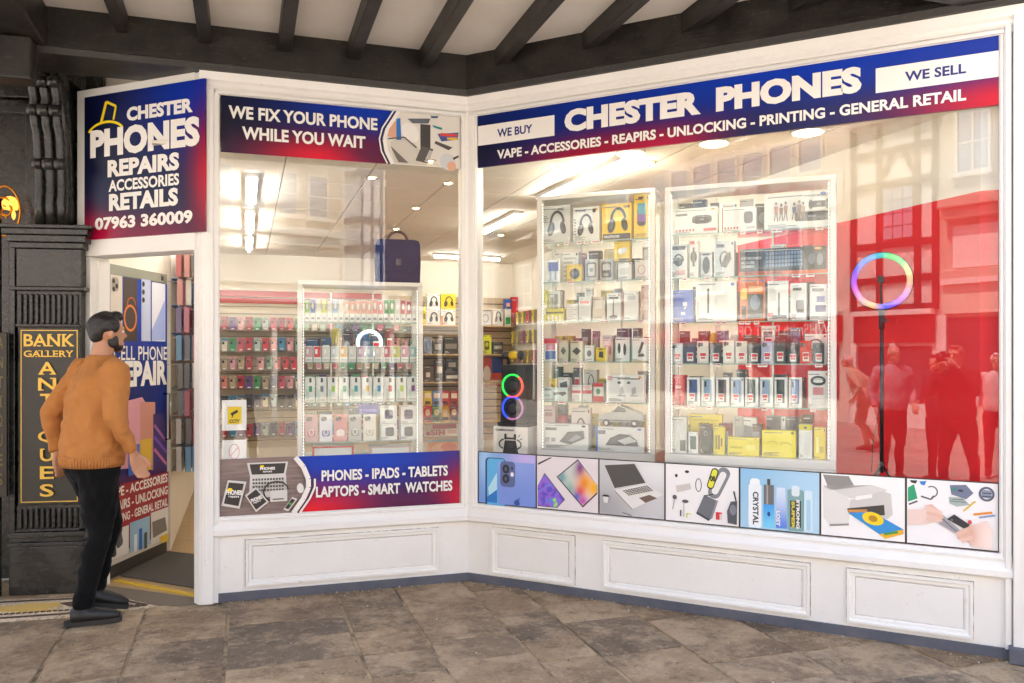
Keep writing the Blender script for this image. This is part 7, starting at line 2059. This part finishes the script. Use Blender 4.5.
    def gallery(o):
        shop(o, -13.6, -6.95, 2.55, '#b81c20', 'WHSmith POST OFFICE', '#f4e8e4', (-10.6, -7.2), (2.08, 2.4))
        m2 = MB(); m2.box(-7.9, -6.9, .001, .06, 5.2, 6.0, plain('#e9e2d2', .5), .01); sg = m2.build('sign_panel', o)
        m2 = MB(); vs, fs, _ = text_geo('Clarks', .01); m2.add([(-7.75 + .7 * (1 - p), .064, 5.5 + .28 * q) for p, q in vs], [f[::-1] for f in fs], plain('#5a5248', .5)); m2.build('lettering', sg)
    facade('gallery_building', 'pale building with rows of bright windows over a red shop fascia', -13.7, -6.75, 9.3, PALE, [(6.2, 7.0, [-13.1 + .88 * i for i in range(7)], .62, 1, 1), (7.5, 8.2, [-13.1 + .88 * i for i in range(7)], .62, 1, 1), (3.4, 4.9, (-12.6, -11.0, -9.4, -8.5), .8, 2, 3)], extras=gallery)
    facade('brick_house', 'red brick house far along the street seen in the glass', -21, -13.7, 8.4, BRK.m, [(3.4, 4.9, (-20, -18.3, -16.6, -14.9), .9, 2, 3), (6.0, 7.3, (-20, -18.3, -16.6, -14.9), .9, 2, 3)], extras=lambda o: shop(o, -20.6, -14.0, 2.7, '#2a4a6a'))
    facade('plain_building', 'unseen pale rendered filler building opposite the doorway, included for bounced light', -1.0, 1.8, 8.2, PALE, [(3.8, 5.3, (-.3, 1.1), .7, 2, 3), (6.1, 7.3, (-.3, 1.1), .7, 2, 3)], extras=lambda o: shop(o, -.9, 1.7, 3.0, '#22303a'))  # filler house out of view, included for the light it bounces
    def cream(o):
        for z0, z1, d in ((3.35, 4.30, .08), (4.32, 4.55, .2), (4.56, 4.75, .3), (2.95, 3.2, .15)):
            m2 = MB(); m2.box(1.9, 5.3, .001, d, z0, z1, FRW, .015); m2.build('fascia_band', o)
        shop(o, 1.9, 5.3, 2.9, '#e8e2d4')
    facade('cream_building', 'cream building with broad white bands, mirrored at the left bay', 1.8, 5.4, 8.8, CR, [(5.1, 6.1, (2.35, 3.15, 3.95, 4.75), .45, 1, 2), (6.9, 8.0, (2.35, 3.15, 3.95, 4.75), .45, 1, 2)], extras=cream)
    def oriel(o):
        NV = plain('#3c4470', .5); PN = plain('#dcdde6', .5)
        m2 = MB(); m2.prism([(5.5, .001), (6.5, .001), (6.3, .5), (5.7, .5)], 3.2, 7.4, PN); m2.build('bay', o)
        for z in (3.2, 4.3, 5.0, 6.2, 7.3):
            m2 = MB(); m2.prism([(5.46, .002), (6.54, .002), (6.33, .54), (5.67, .54)], z, z + .14, NV); m2.build('bay_rail', o)
        for x in (5.7, 5.98, 6.24):
            m2 = MB(); m2.box(x, x + .06, .501, .55, 3.35, 7.29, NV); m2.build('bay_post', o)
        shop(o, 5.45, 6.6, 2.6, '#303a5a')
    facade('oriel_house', 'narrow house with a navy and white oriel bay, mirrored in the left bay', 5.4, 6.65, 8.0, WR, [], extras=oriel)
    facade('corner_house', 'brick house beside the oriel bay across the street', 6.65, 13, 8.3, BRK.m, [(3.5, 5.0, (9.4, 10.7, 12.0), .8, 2, 3), (6.0, 7.2, (9.4, 10.7, 12.0), .8, 2, 3)], extras=lambda o: shop(o, 6.8, 12.8, 2.8, '#e0d8c8'))
    # buildings added past both ends of the row to block sky light
    facade('end_building', 'pale block added past the right end of the row to block sky light', 13, 24, 9.0, PALE, [(3.5, 5.0, (14.5, 16.5, 18.5, 20.5), .9, 2, 3), (6.2, 7.6, (14.5, 16.5, 18.5, 20.5), .9, 2, 3)], extras=lambda o: shop(o, 13.2, 23, 2.8, '#33433a'))
    facade('end_building', 'cream block added past the left end of the row to block sky light', -34, -21, 8.8, CR, [(3.5, 5.0, (-32, -30, -28, -26, -24, -22), .9, 2, 3), (6.2, 7.6, (-32, -30, -28, -26, -24, -22), .9, 2, 3)], extras=lambda o: shop(o, -33, -21.5, 2.8, '#5a2a2a'))
build_street()
